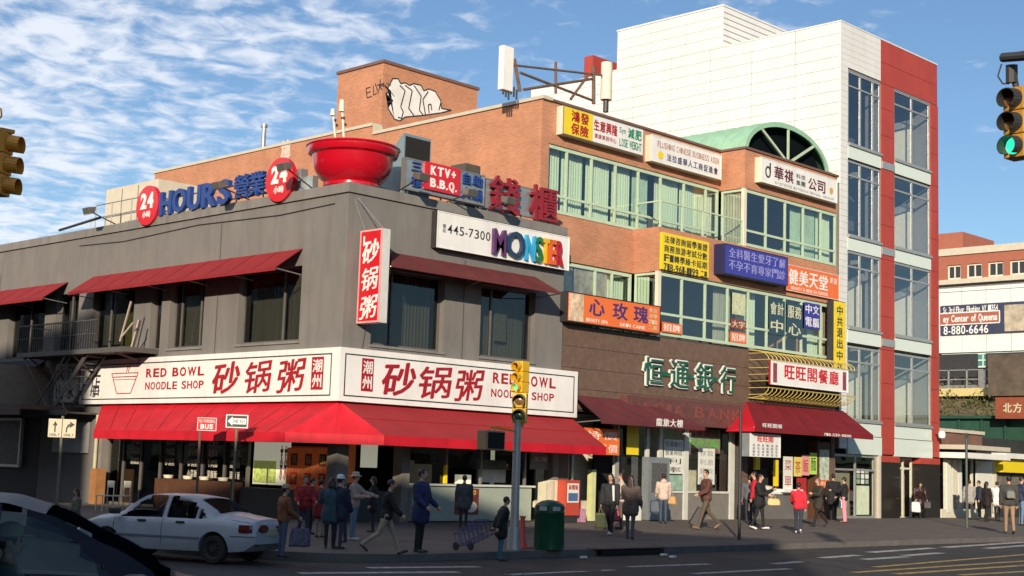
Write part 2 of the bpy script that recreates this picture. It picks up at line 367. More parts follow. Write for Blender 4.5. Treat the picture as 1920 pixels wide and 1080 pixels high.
def board(name, label, cat, F, s0, s1, z0, z1, o0, o1, face, back=None, rim=0, rimmat=None, group=None):
    """a sign box: root empty with the parts board, face and rim"""
    a, b = min(s0, s1), max(s0, s1)
    r = empty(name, F.p((a + b) / 2, o0, z0), label, cat, group)
    mb = MB(); mb.fb(F, a, b, o0, o1 - .012, z0, z1); mb.build('board', back or m_steel, r)
    mb = MB(); mb.fb(F, a + rim, b - rim, o1 - .012, o1, z0 + rim, z1 - rim); mb.build('sign_face', face, r)
    if rim:
        mb = MB()
        for q in ((a, b, z0, z0 + rim), (a, b, z1 - rim, z1), (a, a + rim, z0 + rim, z1 - rim), (b - rim, b, z0 + rim, z1 - rim)):
            mb.fb(F, q[0], q[1], o1 - .012, o1 + .014, q[2], q[3])
        mb.build('rim', rimmat or m_steel, r)
    return r
def pleats(F, s0, s1, z0, z1, o, amp=.022, lam=.13, ph=0):
    mb = MB(); n = max(6, int(abs(s1 - s0) / lam * 4)); a = []
    for i in range(n + 1):
        s = s0 + (s1 - s0) * i / n; d = amp * math.sin(s / lam * 6.28 + ph) + amp * .6 * math.sin(s * 7.3 + ph)
        a.append((F.p(s, o + d, z0), F.p(s, o + d, z1)))
    for (p, q), (p2, q2) in zip(a[:-1], a[1:]): mb.quad(p, p2, q2, q)
    return mb
def window(F, s0, s1, z0, z1, root, n=2, fm=None, gm=None, depth=.22, fw=.07, trans=None, o=0, cols=None, curtain=None, cdepth=.25, name='window'):
    """frame (child of the building) with panes, mullions; curtains behind; n = number of lights"""
    fm = fm or m_wframe; gm = gm or m_brownglass; oo = o - depth
    xs = cols or [s0 + (s1 - s0) * i / n for i in range(n + 1)]
    mb = MB(); mb.fb(F, s0, s1, oo - .05, oo + .03, z0, z0 + fw); mb.fb(F, s0, s1, oo - .05, oo + .03, z1 - fw, z1)
    for i, x in enumerate(xs):
        w = fw if i in (0, len(xs) - 1) else fw * .8
        a = x if i == 0 else (x - w if i == len(xs) - 1 else x - w / 2)
        mb.fb(F, a, a + w, oo - .048, oo + .028, z0 + fw, z1 - fw)
    if trans: mb.fb(F, s0 + fw, s1 - fw, oo - .046, oo + .026, trans - fw * .4, trans + fw * .4)
    fr = mb.build(name, fm, root)
    rows = [(z0 + fw, z1 - fw)] if not trans else [(z0 + fw, trans - fw * .4), (trans + fw * .4, z1 - fw)]
    for a, b in zip(xs[:-1], xs[1:]):
        for c, d in rows:
            mb = MB(); mb.fb(F, a + fw * .4, b - fw * .4, oo - .015, oo - .009, c, d); mb.build('pane', gm, fr)
    if curtain:
        for (a, b, m) in curtain:
            pleats(F, a, b, z0 + .03, z1 - .03, oo - cdepth, ph=a).build('curtain', m, fr)
    return fr
def canvas(pts, m, name, parent, t=.02, label=None):
    mb = MB(); mb.prism([Vector(p) for p in pts], (0, 0, -t)); return mb.build(name, m, parent, label=label)

# ================================================================ GROUND
def sheet(xs, ys, zf, name, m, kind='structure'):
    mb = MB()
    for j, y in enumerate(ys):
        for i, x in enumerate(xs): mb.v.append((x, y, zf(x, y)))
    nx = len(xs)
    for j in range(len(ys) - 1):
        for i in range(nx - 1): mb.f.append((j * nx + i, j * nx + i + 1, (j + 1) * nx + i + 1, (j + 1) * nx + i)); mb.mi.append(0)
    o = mb.build(name, m); tag(o, kind=kind); return o
m_asph = mat('asphalt', (.032, .030, .029), .82, var=.38, vs_=.7, bump=.35, bs=55)
m_walk = mat('concrete_pavement', (.125, .105, .090), .9, var=.2, vs_=1.1, bump=.2, bs=35)
m_kerb = mat('kerb_concrete', (.13, .12, .11), .9, var=.2, vs_=3)
m_paint = mat('road_paint', (.36, .35, .33), .8, var=.7, vs_=5)
m_ypaint = mat('yellow_road_paint', (.36, .24, .07), .8, var=.75, vs_=5)
sheet([-600, -60, -30, -9, 0, 20, 60, 90, 600], [-600, -60, -9, 0, 40, 600], lambda x, y: GR(x, y), 'road', m_asph)
KY = -8.95; KX = -8.6; RC = 4.0
def kerb_pts():
    pts = [Vector((KX, 60, 0)), Vector((KX, KY + RC, 0))]
    for i in range(1, 12):
        t = math.pi + math.pi / 2 * i / 12; pts.append(Vector((KX + RC + RC * math.cos(t), KY + RC + RC * math.sin(t), 0)))
    return pts + [Vector((KX + RC, KY, 0)), Vector((6, KY, 0)), Vector((20, KY, 0)), Vector((45, KY, 0)), Vector((70, KY, 0))]
kp = kerb_pts()
mb = MB()
inner = [Vector((0.5, p.y if p.y > 1 else 1, 0)) if i < 1 else p for i, p in enumerate(kp)]
def inn(p):                                    # points inside the kerb along the paved area, several bands so the slope follows
    return p
bands = []
for p in kp:
    q = Vector((1.0 if p.x < 1 else p.x, max(p.y, 1.5), 0)); bands.append([p.lerp(q, t) for t in (0.0, .02, .25, .5, .75, 1.0)])
for bnd in bands:
    for p in bnd: mb.v.append((p.x, p.y, G(p.x, p.y)))
k = 6
for i in range(len(bands) - 1):
    for j in range(k - 1):
        mb.f.append((i * k + j, (i + 1) * k + j, (i + 1) * k + j + 1, i * k + j + 1)); mb.mi.append(0)
wk = mb.build('pavement', m_walk); tag(wk, kind='structure')
# paving flags: scored joints as thin dark strips
mb = MB()
for i in range(0, 46):
    x = -4.2 + i * 1.52
    for y0, y1 in ((KY + .2, -6.0), (-6.0, -3.0), (-3.0, -.1)):
        mb.quad((x, y0, G(x, y0) + .004), (x + .02, y0, G(x, y0) + .004), (x + .02, y1, G(x, y1) + .004), (x, y1, G(x, y1) + .004))
for j in range(6):
    y = KY + .2 + j * 1.5
    for i in range(0, 22):
        x = -4 + i * 3.0; mb.quad((x, y, G(x, y) + .004), (x + 3, y, G(x + 3, y) + .004), (x + 3, y + .02, G(x + 3, y + .02) + .004), (x, y + .02, G(x, y + .02) + .004))
o = mb.build('pavement_joint', m_seam, wk)
# kerb
mb = MB()
def off_pts(pts, d):
    out = []
    for i, p in enumerate(pts):
        a = pts[max(i - 1, 0)]; b = pts[min(i + 1, len(pts) - 1)]; t = (b - a).normalized(); out.append(p + Vector((t.y, -t.x, 0)) * d)
    return out
ko = off_pts(kp, -.15); ki = off_pts(kp, .0)
for i in range(len(kp) - 1):
    a, b = ki[i], ki[i + 1]; c, d = ko[i + 1], ko[i]
    za = G(a.x, a.y) + .004; zb = G(b.x, b.y) + .004; ra = GR(a.x, a.y) - .05; rb = GR(b.x, b.y) - .05
    mb.add([(a.x, a.y, ra), (b.x, b.y, rb), (c.x, c.y, rb), (d.x, d.y, ra), (a.x, a.y, za), (b.x, b.y, zb), (c.x, c.y, zb), (d.x, d.y, za)], [(4, 5, 6, 7), (0, 1, 5, 4), (2, 3, 7, 6), (3, 2, 1, 0), (1, 2, 6, 5), (3, 0, 4, 7)])
tag(mb.build('kerb', m_kerb), kind='structure')
# storm drain in the kerb
r = empty('storm_drain', (2.0, KY - .2, 0), 'dark storm drain opening in the kerb right of the green litter bin', 'storm drain')
mb = MB(); mb.box(.7, 3.0, KY - .17, KY - .0, .02, .13); mb.build('inlet', m_black, r)
mb = MB(); mb.box(.55, 3.15, KY - .19, KY + .22, .154, .172); mb.build('lid', mat('rusty_iron', (.08, .05, .04), .8, var=.3), r)
# painted road lines
def stripe(x0, y0, x1, y1, w, m, name):
    a = Vector((x0, y0, 0)); b = Vector((x1, y1, 0)); d = (b - a).normalized(); n = Vector((-d.y, d.x, 0)) * w / 2
    mb = MB(); q = [a - n, b - n, b + n, a + n]; mb.quad(*[(p.x, p.y, GR(p.x, p.y) + .005) for p in q]); o = mb.build(name, m); tag(o, kind='structure'); return o

# ================================================================ GREY CORNER BUILDING
L0 = FL(0); R0 = FR(0)
gbld = empty('corner_building', (0, 0, 0), 'dark grey two storey stucco building on the corner under the giant red bowl', 'building')
LH = [(2.0, 5.1, 5.42, 7.62), (6.95, 8.9, 5.42, 7.62), (9.4, 10.05, 5.42, 7.62), (11.1, 13.8, 5.42, 7.62), (14.8, 16.4, 5.42, 7.62), (17.2, 20.0, 5.42, 7.62), (21, 24, 5.42, 7.62)]
RH = [(1.02, 3.83, 5.33, 7.55), (5.36, 7.8, 5.33, 7.55)]
mb = MB(); wallgrid(mb, L0, 0.0, 34, 3.3, 9.55, LH, .35); wallgrid(mb, R0, .35, 9.1, 3.3, 9.55, RH, .35)
mb.fb(L0, 12.9, 34, -.35, 0, -.2, 3.3)
mb.box(8.75, 9.1, .35, 34, 3.3, 9.55)
mb.build('wall', m_stucco, gbld)
mb = MB(); mb.box(.35, 8.75, .35, 33.6, 9.15, 9.3); mb.build('roof', m_seam, gbld)
mb = MB(); mb.fb(L0, -.06, 34, -.4, .06, 9.57, 9.85); mb.fb(R0, .41, 9.16, -.4, .06, 9.57, 9.85); mb.build('coping', m_coping, gbld)
mb = MB(); mb.fb(L0, -.012, 34, -.3, .012, 9.545, 9.57); mb.fb(R0, .3, 9.1, -.3, .012, 9.545, 9.57); mb.build('drip_groove', m_seam, gbld)
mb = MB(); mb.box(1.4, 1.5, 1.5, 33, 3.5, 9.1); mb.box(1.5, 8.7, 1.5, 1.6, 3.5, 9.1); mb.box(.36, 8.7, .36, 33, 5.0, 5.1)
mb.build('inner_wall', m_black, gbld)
window(L0, *LH[0], gbld, n=1, cols=[2.0, 3.05, 5.1], curtain=[(2.1, 4.95, m_curt)])
window(L0, *LH[1], gbld, n=1, cols=[6.95, 7.4, 8.5, 8.9], curtain=[(7.0, 8.9, m_curt)])
window(L0, *LH[2], gbld, n=1)
window(L0, *LH[3], gbld, cols=[11.1, 12.9, 13.8], curtain=[(11.2, 12.3, m_curt_y), (12.4, 13.8, m_curt)])
window(L0, *LH[4], gbld, n=2, curtain=[(14.9, 16.3, m_curt)]); window(L0, *LH[5], gbld, n=2); window(L0, *LH[6], gbld, n=2)
window(R0, *RH[0], gbld, cols=[1.02, 1.9, 3.83], curtain=[(1.6, 3.7, m_curt)])
w2 = window(R0, *RH[1], gbld, cols=[5.36, 6.0, 7.8], curtain=[(5.4, 7.7, m_curt)])
mb = MB(); mb.fb(R0, 6.25, 6.8, -.3, -.29, 5.9, 7.05); o = mb.build('window_sticker', mat('pale_sticker', (.45, .47, .36), .7, var=.5, vs_=14), w2)
# poster in the narrow window
mb = MB(); mb.fb(L0, 9.45, 10.0, -.3, -.29, 6.6, 7.4); mb.build('poster', mat('blue_poster', (.10, .22, .5), .6, var=.6, vs_=8), gbld)
# corner column and ground floor piers
for q in ((0, .42, 0, .42), (2.42, 2.72, 0, .4), (8.85, 9.1, 0, .4), (-.02, .4, 12.55, 12.88)): mb = MB(); mb.box(*q, -.2, 3.28); mb.build('column', m_conc, gbld)
# --- shop floor behind the columns
shop = empty('noodle_shop_front', (4, .5, .3), 'dark open shop front of the noodle shop below the big red awning', 'shop front')
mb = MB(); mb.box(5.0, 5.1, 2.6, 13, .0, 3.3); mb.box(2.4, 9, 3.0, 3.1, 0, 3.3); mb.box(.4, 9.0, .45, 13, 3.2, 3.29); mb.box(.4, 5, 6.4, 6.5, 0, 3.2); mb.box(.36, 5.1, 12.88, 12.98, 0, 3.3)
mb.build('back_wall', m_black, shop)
mb = MB(); mb.box(0.02, 9, 0.02, 12.9, .2, .34); mb.build('shop_floor', mat('shop_tiles', (.10, .07, .05), .5), shop)
# left side glazing: mullions every metre
ys = [4.55, 5.75, 6.95, 8.15, 9.35, 10.5, 11.6, 12.5]
mb = MB()
for y in ys: mb.fb(L0, y - .04, y + .04, -.35, -.25, .3, 3.2)
mb.fb(L0, 4.55, 12.5, -.34, -.26, 2.75, 2.85); mb.fb(L0, 4.6, 12.5, -.34, -.26, .3, .42)
fr = mb.build('glazing_frame', m_wframe, shop)
for a, b in zip(ys[:-1], ys[1:]):
    mb = MB(); mb.fb(L0, a + .04, b - .04, -.31, -.3, .42, 2.75); mb.build('pane', m_brownglass, fr)
random.seed(3)
for y in (5.2, 6.4, 7.5, 8.8, 10.9):
    n = 4 if y < 8 else 3
    for j in range(n):
        t = text(L0, y + .28, y - .28, 2.35 - j * .33, 2.58 - j * .33, -.28, random.choice(['牛肉面', '砂锅粥', '小菜飯', '湯麵飯']), m_offwhite, shop, depth=.003, bold=.01, name='window_lettering')
mb = MB(); mb.fb(L0, 4.7, 9.0, -.24, .1, .34, 1.28); mb.build('wood_counter', m_wood, shop)
mb = MB()
for y in (5.3, 6.3, 7.2, 8.3): mb.lathe([(0, .0), (.14, .02), (.17, .12), (0, .13)], (-.05, y, 1.28), 12)
mb.build('food_dish', m_offwhite, shop, smooth=True)
m_lat = mat('orange_lattice', (.42, .12, .04), .6, var=.5, vs_=5, emit=(.5, .12, .03), es=.10)  # faint glow stands in for the shop's inside lighting on the lattice
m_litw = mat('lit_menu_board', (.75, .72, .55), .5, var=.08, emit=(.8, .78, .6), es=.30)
m_gr_pic = mat('green_leaf_poster', (.45, .55, .15), .5, var=.7, vs_=7, emit=(.3, .35, .1), es=.25)  # poster glow also stands in for the inside lighting
mb = MB()
for i in range(15):
    y = .62 + i * .14; mb.fb(L0, y, y + .055, -.36, -.28, .5, 2.35)
for z in (.5, .95, 1.4, 1.85, 2.3): mb.fb(L0, .62, 2.66, -.39, -.361, z, z + .05)
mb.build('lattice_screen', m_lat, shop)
random.seed(12)
for k_ in range(9):
    y = .8 + (k_ % 3) * .66; z = .75 + (k_ // 3) * .55; mb = MB(); mb.fb(L0, y, y + .3, -.275, -.262, z, z + .34); q_ = mb.build('menu_plaque', random.choice([m_dred, m_wood, m_redaw]), shop); text(L0, y + .27, y + .03, z + .05, z + .29, -.261, random.choice('福粥魚茶'), m_cream0, q_, depth=.003, bold=.015)
mb = MB(); mb.fb(L0, .62, 2.66, -.5, -.46, .4, 2.4); mb.build('screen_back', mat('lattice_red', (.30, .03, .02), .6, emit=(.3, .03, .02), es=.12), shop)  # screen back glows a little in place of lamp light
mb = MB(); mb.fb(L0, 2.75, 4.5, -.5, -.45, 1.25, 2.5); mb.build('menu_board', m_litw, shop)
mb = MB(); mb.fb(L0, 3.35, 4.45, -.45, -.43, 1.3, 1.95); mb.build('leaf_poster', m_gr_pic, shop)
for y in (2.9, 3.1): text(L0, y + .08, y - .08, 1.4, 2.4, -.44, '茶', m_dred, shop, depth=.004, bold=.02, name='menu_lettering')
mb = MB(); mb.fb(L0, .6, 4.5, -.24, .0, .34, 1.15); mb.build('counter_base', m_dark, shop)
# right side: orange picture, white board, dark doorway
mb = MB(); mb.fb(R0, .55, 1.15, -.62, -.58, 1.4, 2.55); mb.build('orange_picture', m_lat, shop)
mb = MB(); mb.fb(R0, 1.35, 1.95, -.6, -.56, 1.85, 2.5); mb.build('menu_board', m_litw, shop)
mb = MB(); mb.fb(R0, .5, 1.95, -.5, -.1, .34, 1.2); mb.build('counter_base', m_dark, shop)
# kiosk window with pale counter
m_counter = mat('pale_green_counter', (.34, .39, .33), .4, var=.07)
mb = MB(); mb.fb(R0, 2.75, 7.75, -.42, .12, .36, 1.38); mb.build('service_counter', m_counter, shop)
mb = MB(); mb.fb(R0, 2.72, 7.85, -.5, .2, 1.383, 1.44); mb.build('counter_top', mat('counter_top', (.6, .62, .56), .3), shop)
mb = MB(); mb.fb(R0, 4.45, 5.42, .125, .14, .55, 1.32); pb = mb.build('poster', mat('food_poster', (.18, .04, .025), .5, var=.5, vs_=6), shop)
text(R0, 4.5, 5.3, 1.13, 1.27, .141, 'SEAFOOD', mat('poster_yellow', (.7, .5, .06), .5), pb, depth=.003, bold=.02)
mb = MB(); mb.disc(R0, 5.08, .141, .78, .28, .17, .012); mb.build('bun_picture', m_offwhite, pb)
mb = MB()
for x in (2.75, 4.3, 5.75, 7.7): mb.fb(R0, x - .035, x + .035, -.2, -.12, 1.44, 3.2)
mb.fb(R0, 2.72, 7.75, -.205, -.115, 2.72, 2.8)
kf = mb.build('kiosk_frame', mat('kiosk_aluminium', (.25, .25, .24), .4, metal=.4), shop)
for a, b in ((2.79, 4.26), (4.34, 5.71), (5.79, 7.66)):
    mb = MB(); mb.fb(R0, a, b, -.165, -.155, 1.44 if a < 4 else 1.9, 2.72); mb.build('pane', m_brownglass, kf)
mb = MB(); mb.fb(R0, 3.0, 4.1, -.6, -.56, 1.45, 2.1); mb.build('steam_cabinet', mat('steam_cabinet', (.42, .40, .32), .4, var=.3, vs_=9, emit=(.5, .48, .36), es=.12), shop)  # slight glow put in for the light inside the kiosk
mb = MB(); mb.fb(R0, 5.0, 5.5, -.5, -.3, 1.45, 1.72); mb.build('lit_tray', m_litw, shop)
mb = MB(); mb.fb(R0, 4.17, 4.27, -.14, -.05, 1.45, 2.0); mb.build('yellow_strip', m_yel, shop)
mb = MB(); mb.fb(R0, 3.05, 3.9, -.19, -.17, 2.0, 2.5); mb.build('paper_notice', mat('grey_notice', (.2, .18, .17), .7, var=.4, vs_=10), shop)
random.seed(5)
for k_ in range(7):
    x = 4.5 + k_ * .16; mb = MB(); mb.lathe([(.0, 0), (.05, .02), (.07, .14), (.03, .3), (0, .31)], (x, .75, 2.15), 8); mb.build('hanging_roast', m_wood, shop, smooth=True)
mb = MB(); mb.fb(R0, 6.1, 7.3, -.7, -.6, 1.5, 2.2); mb.build('steel_cabinet', m_galv, shop)
text(R0, 8.0, 8.7, 2.2, 2.35, -.1, '菜單', m_offwhite, shop, depth=.004, name='menu_lettering')
mb = MB(); mb.fb(R0, 7.95, 8.75, -.2, -.15, 1.95, 2.75); mb.build('menu_panel', mat('grey_menu', (.22, .21, .20), .6, var=.3, vs_=12), shop)

# --- long white fascia signs
SG = 'white fascia signs of the noodle shop'
m_sline = m_line
def fascia(F, a, b, label, cut=None):
    r = empty('fascia_sign', F.p((a + b) / 2, .0, 3.66), label, 'shop sign', SG)
    mb = MB(); mb.fb(F, min(a, b), max(a, b), .0, .2, 3.66, 5.15); mb.build('board', m_white, r)
    a2, b2 = min(a, b) + .17, max(a, b) - .17; mb = MB()
    for q in ((a2, b2, 3.8, 3.835), (a2, b2, 4.955, 4.99), (a2, a2 + .035, 3.835, 4.955), (b2 - .035, b2, 3.835, 4.955)): mb.fb(F, q[0], q[1], .2, .208, q[2], q[3])
    mb.build('border_line', m_sline, r); return r
fl = fascia(L0, -.0, 13.95, 'long white sign with a red bowl drawing, left of the building corner')
fr_ = fascia(R0, -.2, 9.7, 'long white sign partly hidden by the yellow signals, right of the building corner')
def yl(px, py=700, o=.21): return on(px, py, x=-o).y
def xr(px, py=700, o=.21): return on(px, py, y=-o).x
def zl(px, py, o=.21): return on(px, py, x=-o).z
def zr(px, py, o=.21): return on(px, py, y=-o).z
CH = ['砂', '锅', '粥']
for ch, a, b in zip(CH, (400, 460, 522), (449, 508, 570)):
    text(L0, yl(a), yl(b), 3.93, 4.86, .208, ch, m_dred, fl, depth=.012, bold=.032, shear=.16, zskew=.09, split=True, name='character', gap=1)
for ch, a, b in zip(CH, (718, 786, 856), (779, 846, 905)):
    text(R0, xr(a), xr(b), 3.93, 4.86, .208, ch, m_dred, fr_, depth=.012, bold=.032, shear=.16, zskew=.09, split=True, name='character', gap=1)
text(L0, yl(273), yl(384), 4.50, 4.78, .208, 'RED BOWL', m_dred, fl, depth=.008, bold=.022, split=True, name='letter', gap=.8)
text(L0, yl(273), yl(384), 4.10, 4.34, .208, 'NOODLE SHOP', m_dred, fl, depth=.008, bold=.012, split=True, name='letter', gap=.8)
text(R0, xr(923), xr(1044), 4.54, 4.86, .208, 'RED BOWL', m_dred, fr_, depth=.008, bold=.022, split=True, name='letter', gap=.8)
text(R0, xr(921), xr(1041), 4.12, 4.36, .208, 'NOODLE SHOP', m_dred, fr_, depth=.008, bold=.012, split=True, name='letter', gap=.8)
for F, r, a, b in ((L0, fl, yl(584), yl(606)), (R0, fr_, xr(678), xr(700))):
    mb = MB(); mb.fb(F, a, b, .208, .215, 3.98, 4.9); p = mb.build('red_plaque', m_dred, r)
    for j, ch in enumerate('潮州'): text(F, a, b, 4.47 - j * .43, 4.83 - j * .43, .2155, ch, m_white, p, depth=.004, bold=.02, gap=.8)
# bowl drawing
mb = MB(); ya, yb = yl(210), yl(259); w = abs(yb - ya); yc = (ya + yb) / 2
def ln(pts, t=.022):
    for p, q in zip(pts[:-1], pts[1:]): mb.beam(L0.p(p[0], .213, p[1]), L0.p(q[0], .213, q[1]), t, .012, up=(1, 0, 0))
ln([(yc + w / 2, 4.67), (yc - w / 2, 4.67), (yc - w / 2 + .05, 4.55), (yc + w / 2 - .05, 4.55), (yc + w / 2, 4.67)])
ln([(yc + w / 2 - .08, 4.52), (yc + w * .30, 4.1), (yc + w * .26, 4.0), (yc - w * .26, 4.0), (yc - w * .30, 4.1), (yc - w / 2 + .08, 4.52)])
ln([(yc - .1, 4.7), (yc - .16, 4.9)]); ln([(yc - .22, 4.7), (yc - .28, 4.9)]); ln([(yc + w / 2 - .1, 4.46), (yc - w / 2 + .1, 4.46)], .012)
mb.build('bowl_drawing', m_dred, fl)
text(L0, yl(172), yl(189), 3.92, 4.75, .208, '店', m_line, fl, depth=.006, gap=1, bold=.01); text(L0, yl(172), yl(189), 3.9, 4.3, .209, '子', m_line, fl, depth=.006, gap=1, bold=.01)

# --- big red awning round the corner
aw = empty('corner_awning', (0, 0, 2.5), 'bright red awning wrapping round the corner under the white signs', 'awning')
zt, zf, zb = 3.655, 2.74, 2.47
A = (0, 0, zt); cl = (-1.5, .4, zf); cr = (.4, -1.5, zf)
Lw = (0, 12.75, zt); Lf = (-1.5, 10.5, zf); Rw = (9.66, 0, zt); Rf = (9.66, -1.5, zf)
def sagged(ps, sag=.05, nu=26, nv=6, th=.02, scal=.0, rp=1.15):
    # canvas stretched over ribs: rib lines stay up, cloth sinks between them
    a, b, c, d = [Vector(p) for p in (ps if len(ps) == 4 else (ps[0], ps[1], ps[2], ps[2]))]; n = (b - a).cross(d - a) if (b - a).cross(d - a).length > 1e-6 else (c - a).cross(d - a); n.normalize()
    if n.z < 0: n = -n
    ln_ = max((b - a).length, (c - d).length); nu = max(6, int(ln_ / .18)); ribs = max(1, round(ln_ / rp)); mb = MB(); top = []
    for i in range(nu + 1):
        u = i / nu; row = []
        for j in range(nv + 1):
            v = j / nv; p = (a.lerp(b, u)).lerp(d.lerp(c, u), v); k = abs(math.sin(math.pi * u * ribs)); q = p - n * (sag * k * math.sin(math.pi * min(1, v * .93 + .03)) + noise.noise(p * 1.3) * .012 * math.sin(math.pi * v)); row.append(q)
        top.append(row)
    for r_ in top: mb.v += [tuple(q) for q in r_]
    off_ = len(mb.v)
    for r_ in top: mb.v += [tuple(q - n * th) for q in r_]
    w_ = nv + 1; flip = ((top[1][0] - top[0][0]).cross(top[0][1] - top[0][0])).dot(n) < 0
    for i in range(nu):
        for j in range(nv):
            f = (i * w_ + j, (i + 1) * w_ + j, (i + 1) * w_ + j + 1, i * w_ + j + 1); g = tuple(off_ + t for t in reversed(f))
            if flip: f = tuple(reversed(f)); g = tuple(reversed(g))
            mb.f += [f, g]; mb.mi += [0, 0]
    seams = MB()
    for k in range(1, ribs):
        u = k / ribs; p0 = a.lerp(b, u); p1 = d.lerp(c, u); seams.beam(p0 + n * .006, p1 + n * .006, .018, .008, up=n)
    return mb, seams
def awn(pts, nm, m=m_redaw):
    n = Vector((0, 0, 0)); ps = [Vector(p) for p in pts]
    for i in range(len(ps)): n += ps[i].cross(ps[(i + 1) % len(ps)])
    n.normalize()
    if n.z < 0: n = -n
    mb, se = sagged(ps if len(ps) == 4 else [ps[0], ps[0], ps[1], ps[2]], .045); o_ = mb.build(nm, m, aw, smooth=True)
    if se.v: q_ = se.build('seam', mat('seam_red', (.40, .01, .02), .7), o_); q_['kind'] = 'stuff'
    return o_
awn([A, Lw, Lf, cl], 'left_canvas'); awn([A, cl, cr], 'corner_canvas'); awn([A, cr, Rf, Rw], 'right_canvas', mat('muted_red_canvas', (.34, .032, .038), .7, var=.12, vs_=1.3, spec=.2))  # right canvas gets a darker, duller red than left and corner
awn([Lw, (0, 12.75, zf), Lf], 'end_canvas'); 
mb = MB()
for p, q in ((Lf, cl), (cl, cr), (cr, Rf)):
    a = Vector(p); b = Vector(q); n = (b - a).cross(Vector((0, 0, 1))).normalized() * .02
    mb.prism([a, b, Vector((b.x, b.y, zb)), Vector((a.x, a.y, zb))], n)
mb.build('valance', m_redaw, aw)
mb = MB()
for y in (1.5, 3.7, 5.9, 8.1, 10.2): mb.tube((-1.44, y, zf - .05), (0, y, zf - .05), .02, n=6); mb.tube((-1.44, y, zf - .05), (0, y, zt - .1), .02, n=6)
for x in (1.5, 3.7, 5.9, 8.1, 9.55): mb.tube((x, -1.44, zf - .05), (x, 0, zf - .05), .02, n=6); mb.tube((x, -1.44, zf - .05), (x, 0, zt - .1), .02, n=6)
mb.build('awning_frame', m_dark, aw)

def simple_awning(label, F, w0, w1, f0, f1, zt, zf, p, m, val=.1, name='awning', group='awnings over the upper windows', sides=None, valm=None):
    r = empty(name, F.p((w0 + w1) / 2, 0, zf), label, 'awning', group)
    ps = [F.p(w0, .003, zt), F.p(w1, .003, zt), F.p(f1, p, zf), F.p(f0, p, zf)]
    n = (ps[1] - ps[0]).cross(ps[2] - ps[1]).normalized()
    if n.z < 0: n = -n
    mb, se = sagged(ps, .035); cv_ = mb.build('canvas', m, r, smooth=True)
    if se.v: q_ = se.build('seam', mat('seam_dark_red', (.2, .012, .02), .7), cv_); q_['kind'] = 'stuff'
    mb = MB(); mb.fb(F, f0, f1, p, p + .015, zf - val, zf); mb.build('valance', valm or m, r)
    mb = MB(); k = max(2, int((w1 - w0) / 2.2))
    for i in range(k + 1):
        t = i / k; a = w0 + (w1 - w0) * t; b = f0 + (f1 - f0) * t
        mb.tube(F.p(a, 0, zf - .12), F.p(b, p - .03, zf - .04), .018, n=6)
    mb.build('awning_arm', m_steel, r)['kind'] = 'stuff'
    if sides:
        for a, b in sides: mb = MB(); mb.prism([F.p(a, .004, zt), F.p(b, p, zf), F.p(b, p, zf - val), F.p(a, .004, zf - val)], F.p(.01, 0, 0) - F.p(0, 0, 0)); mb.build('side_panel', m, r)
    return r
m_upaw = mat('faded_red_canvas', (.26, .022, .026), .75, var=.12, vs_=1.5, spec=.2)
simple_awning('long faded red awning over the upper windows left of the corner', L0, 2.02, 13.9, 1.98, 13.85, 8.12, 7.46, .95, m_upaw)
simple_awning('short faded red awning at the left edge of the photo', L0, 15.65, 26, 15.6, 26.0, 8.05, 7.40, .95, m_upaw)
simple_awning('brownish red awning under the sign with rainbow letters', R0, 1.65, 7.75, .75, 7.8, 8.06, 7.50, 1.08, m_brownaw, .06)

# --- vertical blade sign
vx = .42
r = empty('blade_sign', (vx, -.5, 5.85), 'tall narrow red sign with white characters projecting near the corner', 'shop sign')
mb = MB(); mb.box(vx + .015, vx + .3, -1.02, -.07, 5.86, 8.5); mb.build('board', mat('white_sign_edge', (.62, .61, .58), .4), r)
mb = MB(); mb.box(vx, vx + .015, -.97, -.12, 5.91, 8.45); mb.build('sign_face', m_red, r)
mb = MB()
for q in ((-1.02, -.07, 5.86, 5.91), (-1.02, -.07, 8.45, 8.5), (-1.02, -.97, 5.91, 8.45), (-.12, -.07, 5.91, 8.45)): mb.box(vx - .01, vx + .0149, q[0], q[1], q[2], q[3])
mb.build('rim', mat('pink_rim', (.75, .35, .35), .5), r)
FV = FL(vx)
for ch, z0, z1 in zip(CH, (7.55, 6.78, 5.98), (8.2, 7.42, 6.62)): text(FV, -.22, -.9, z0, z1, .001, ch, m_white, r, depth=.01, bold=.035, shear=.14, zskew=.1, split=True, name='character', gap=1)
mb = MB(); mb.fb(FV, -.22, -.28, .001, .01, 8.05, 8.33); mb.build('mark', m_white, r)
mb = MB(); mb.tube((vx + .15, -.1, 8.52), (.2, -.0, 9.4), .012, n=6); mb.tube((vx + .15, -.9, 8.5), (.3, 0, 9.45), .012, n=6); mb.tube((vx + .15, 0, 8.3), (vx + .15, -.08, 8.3), .03, n=6); mb.tube((vx + .15, 0, 6.1), (vx + .15, -.08, 6.1), .03, n=6)
mb.build('bracket', m_steel, r)

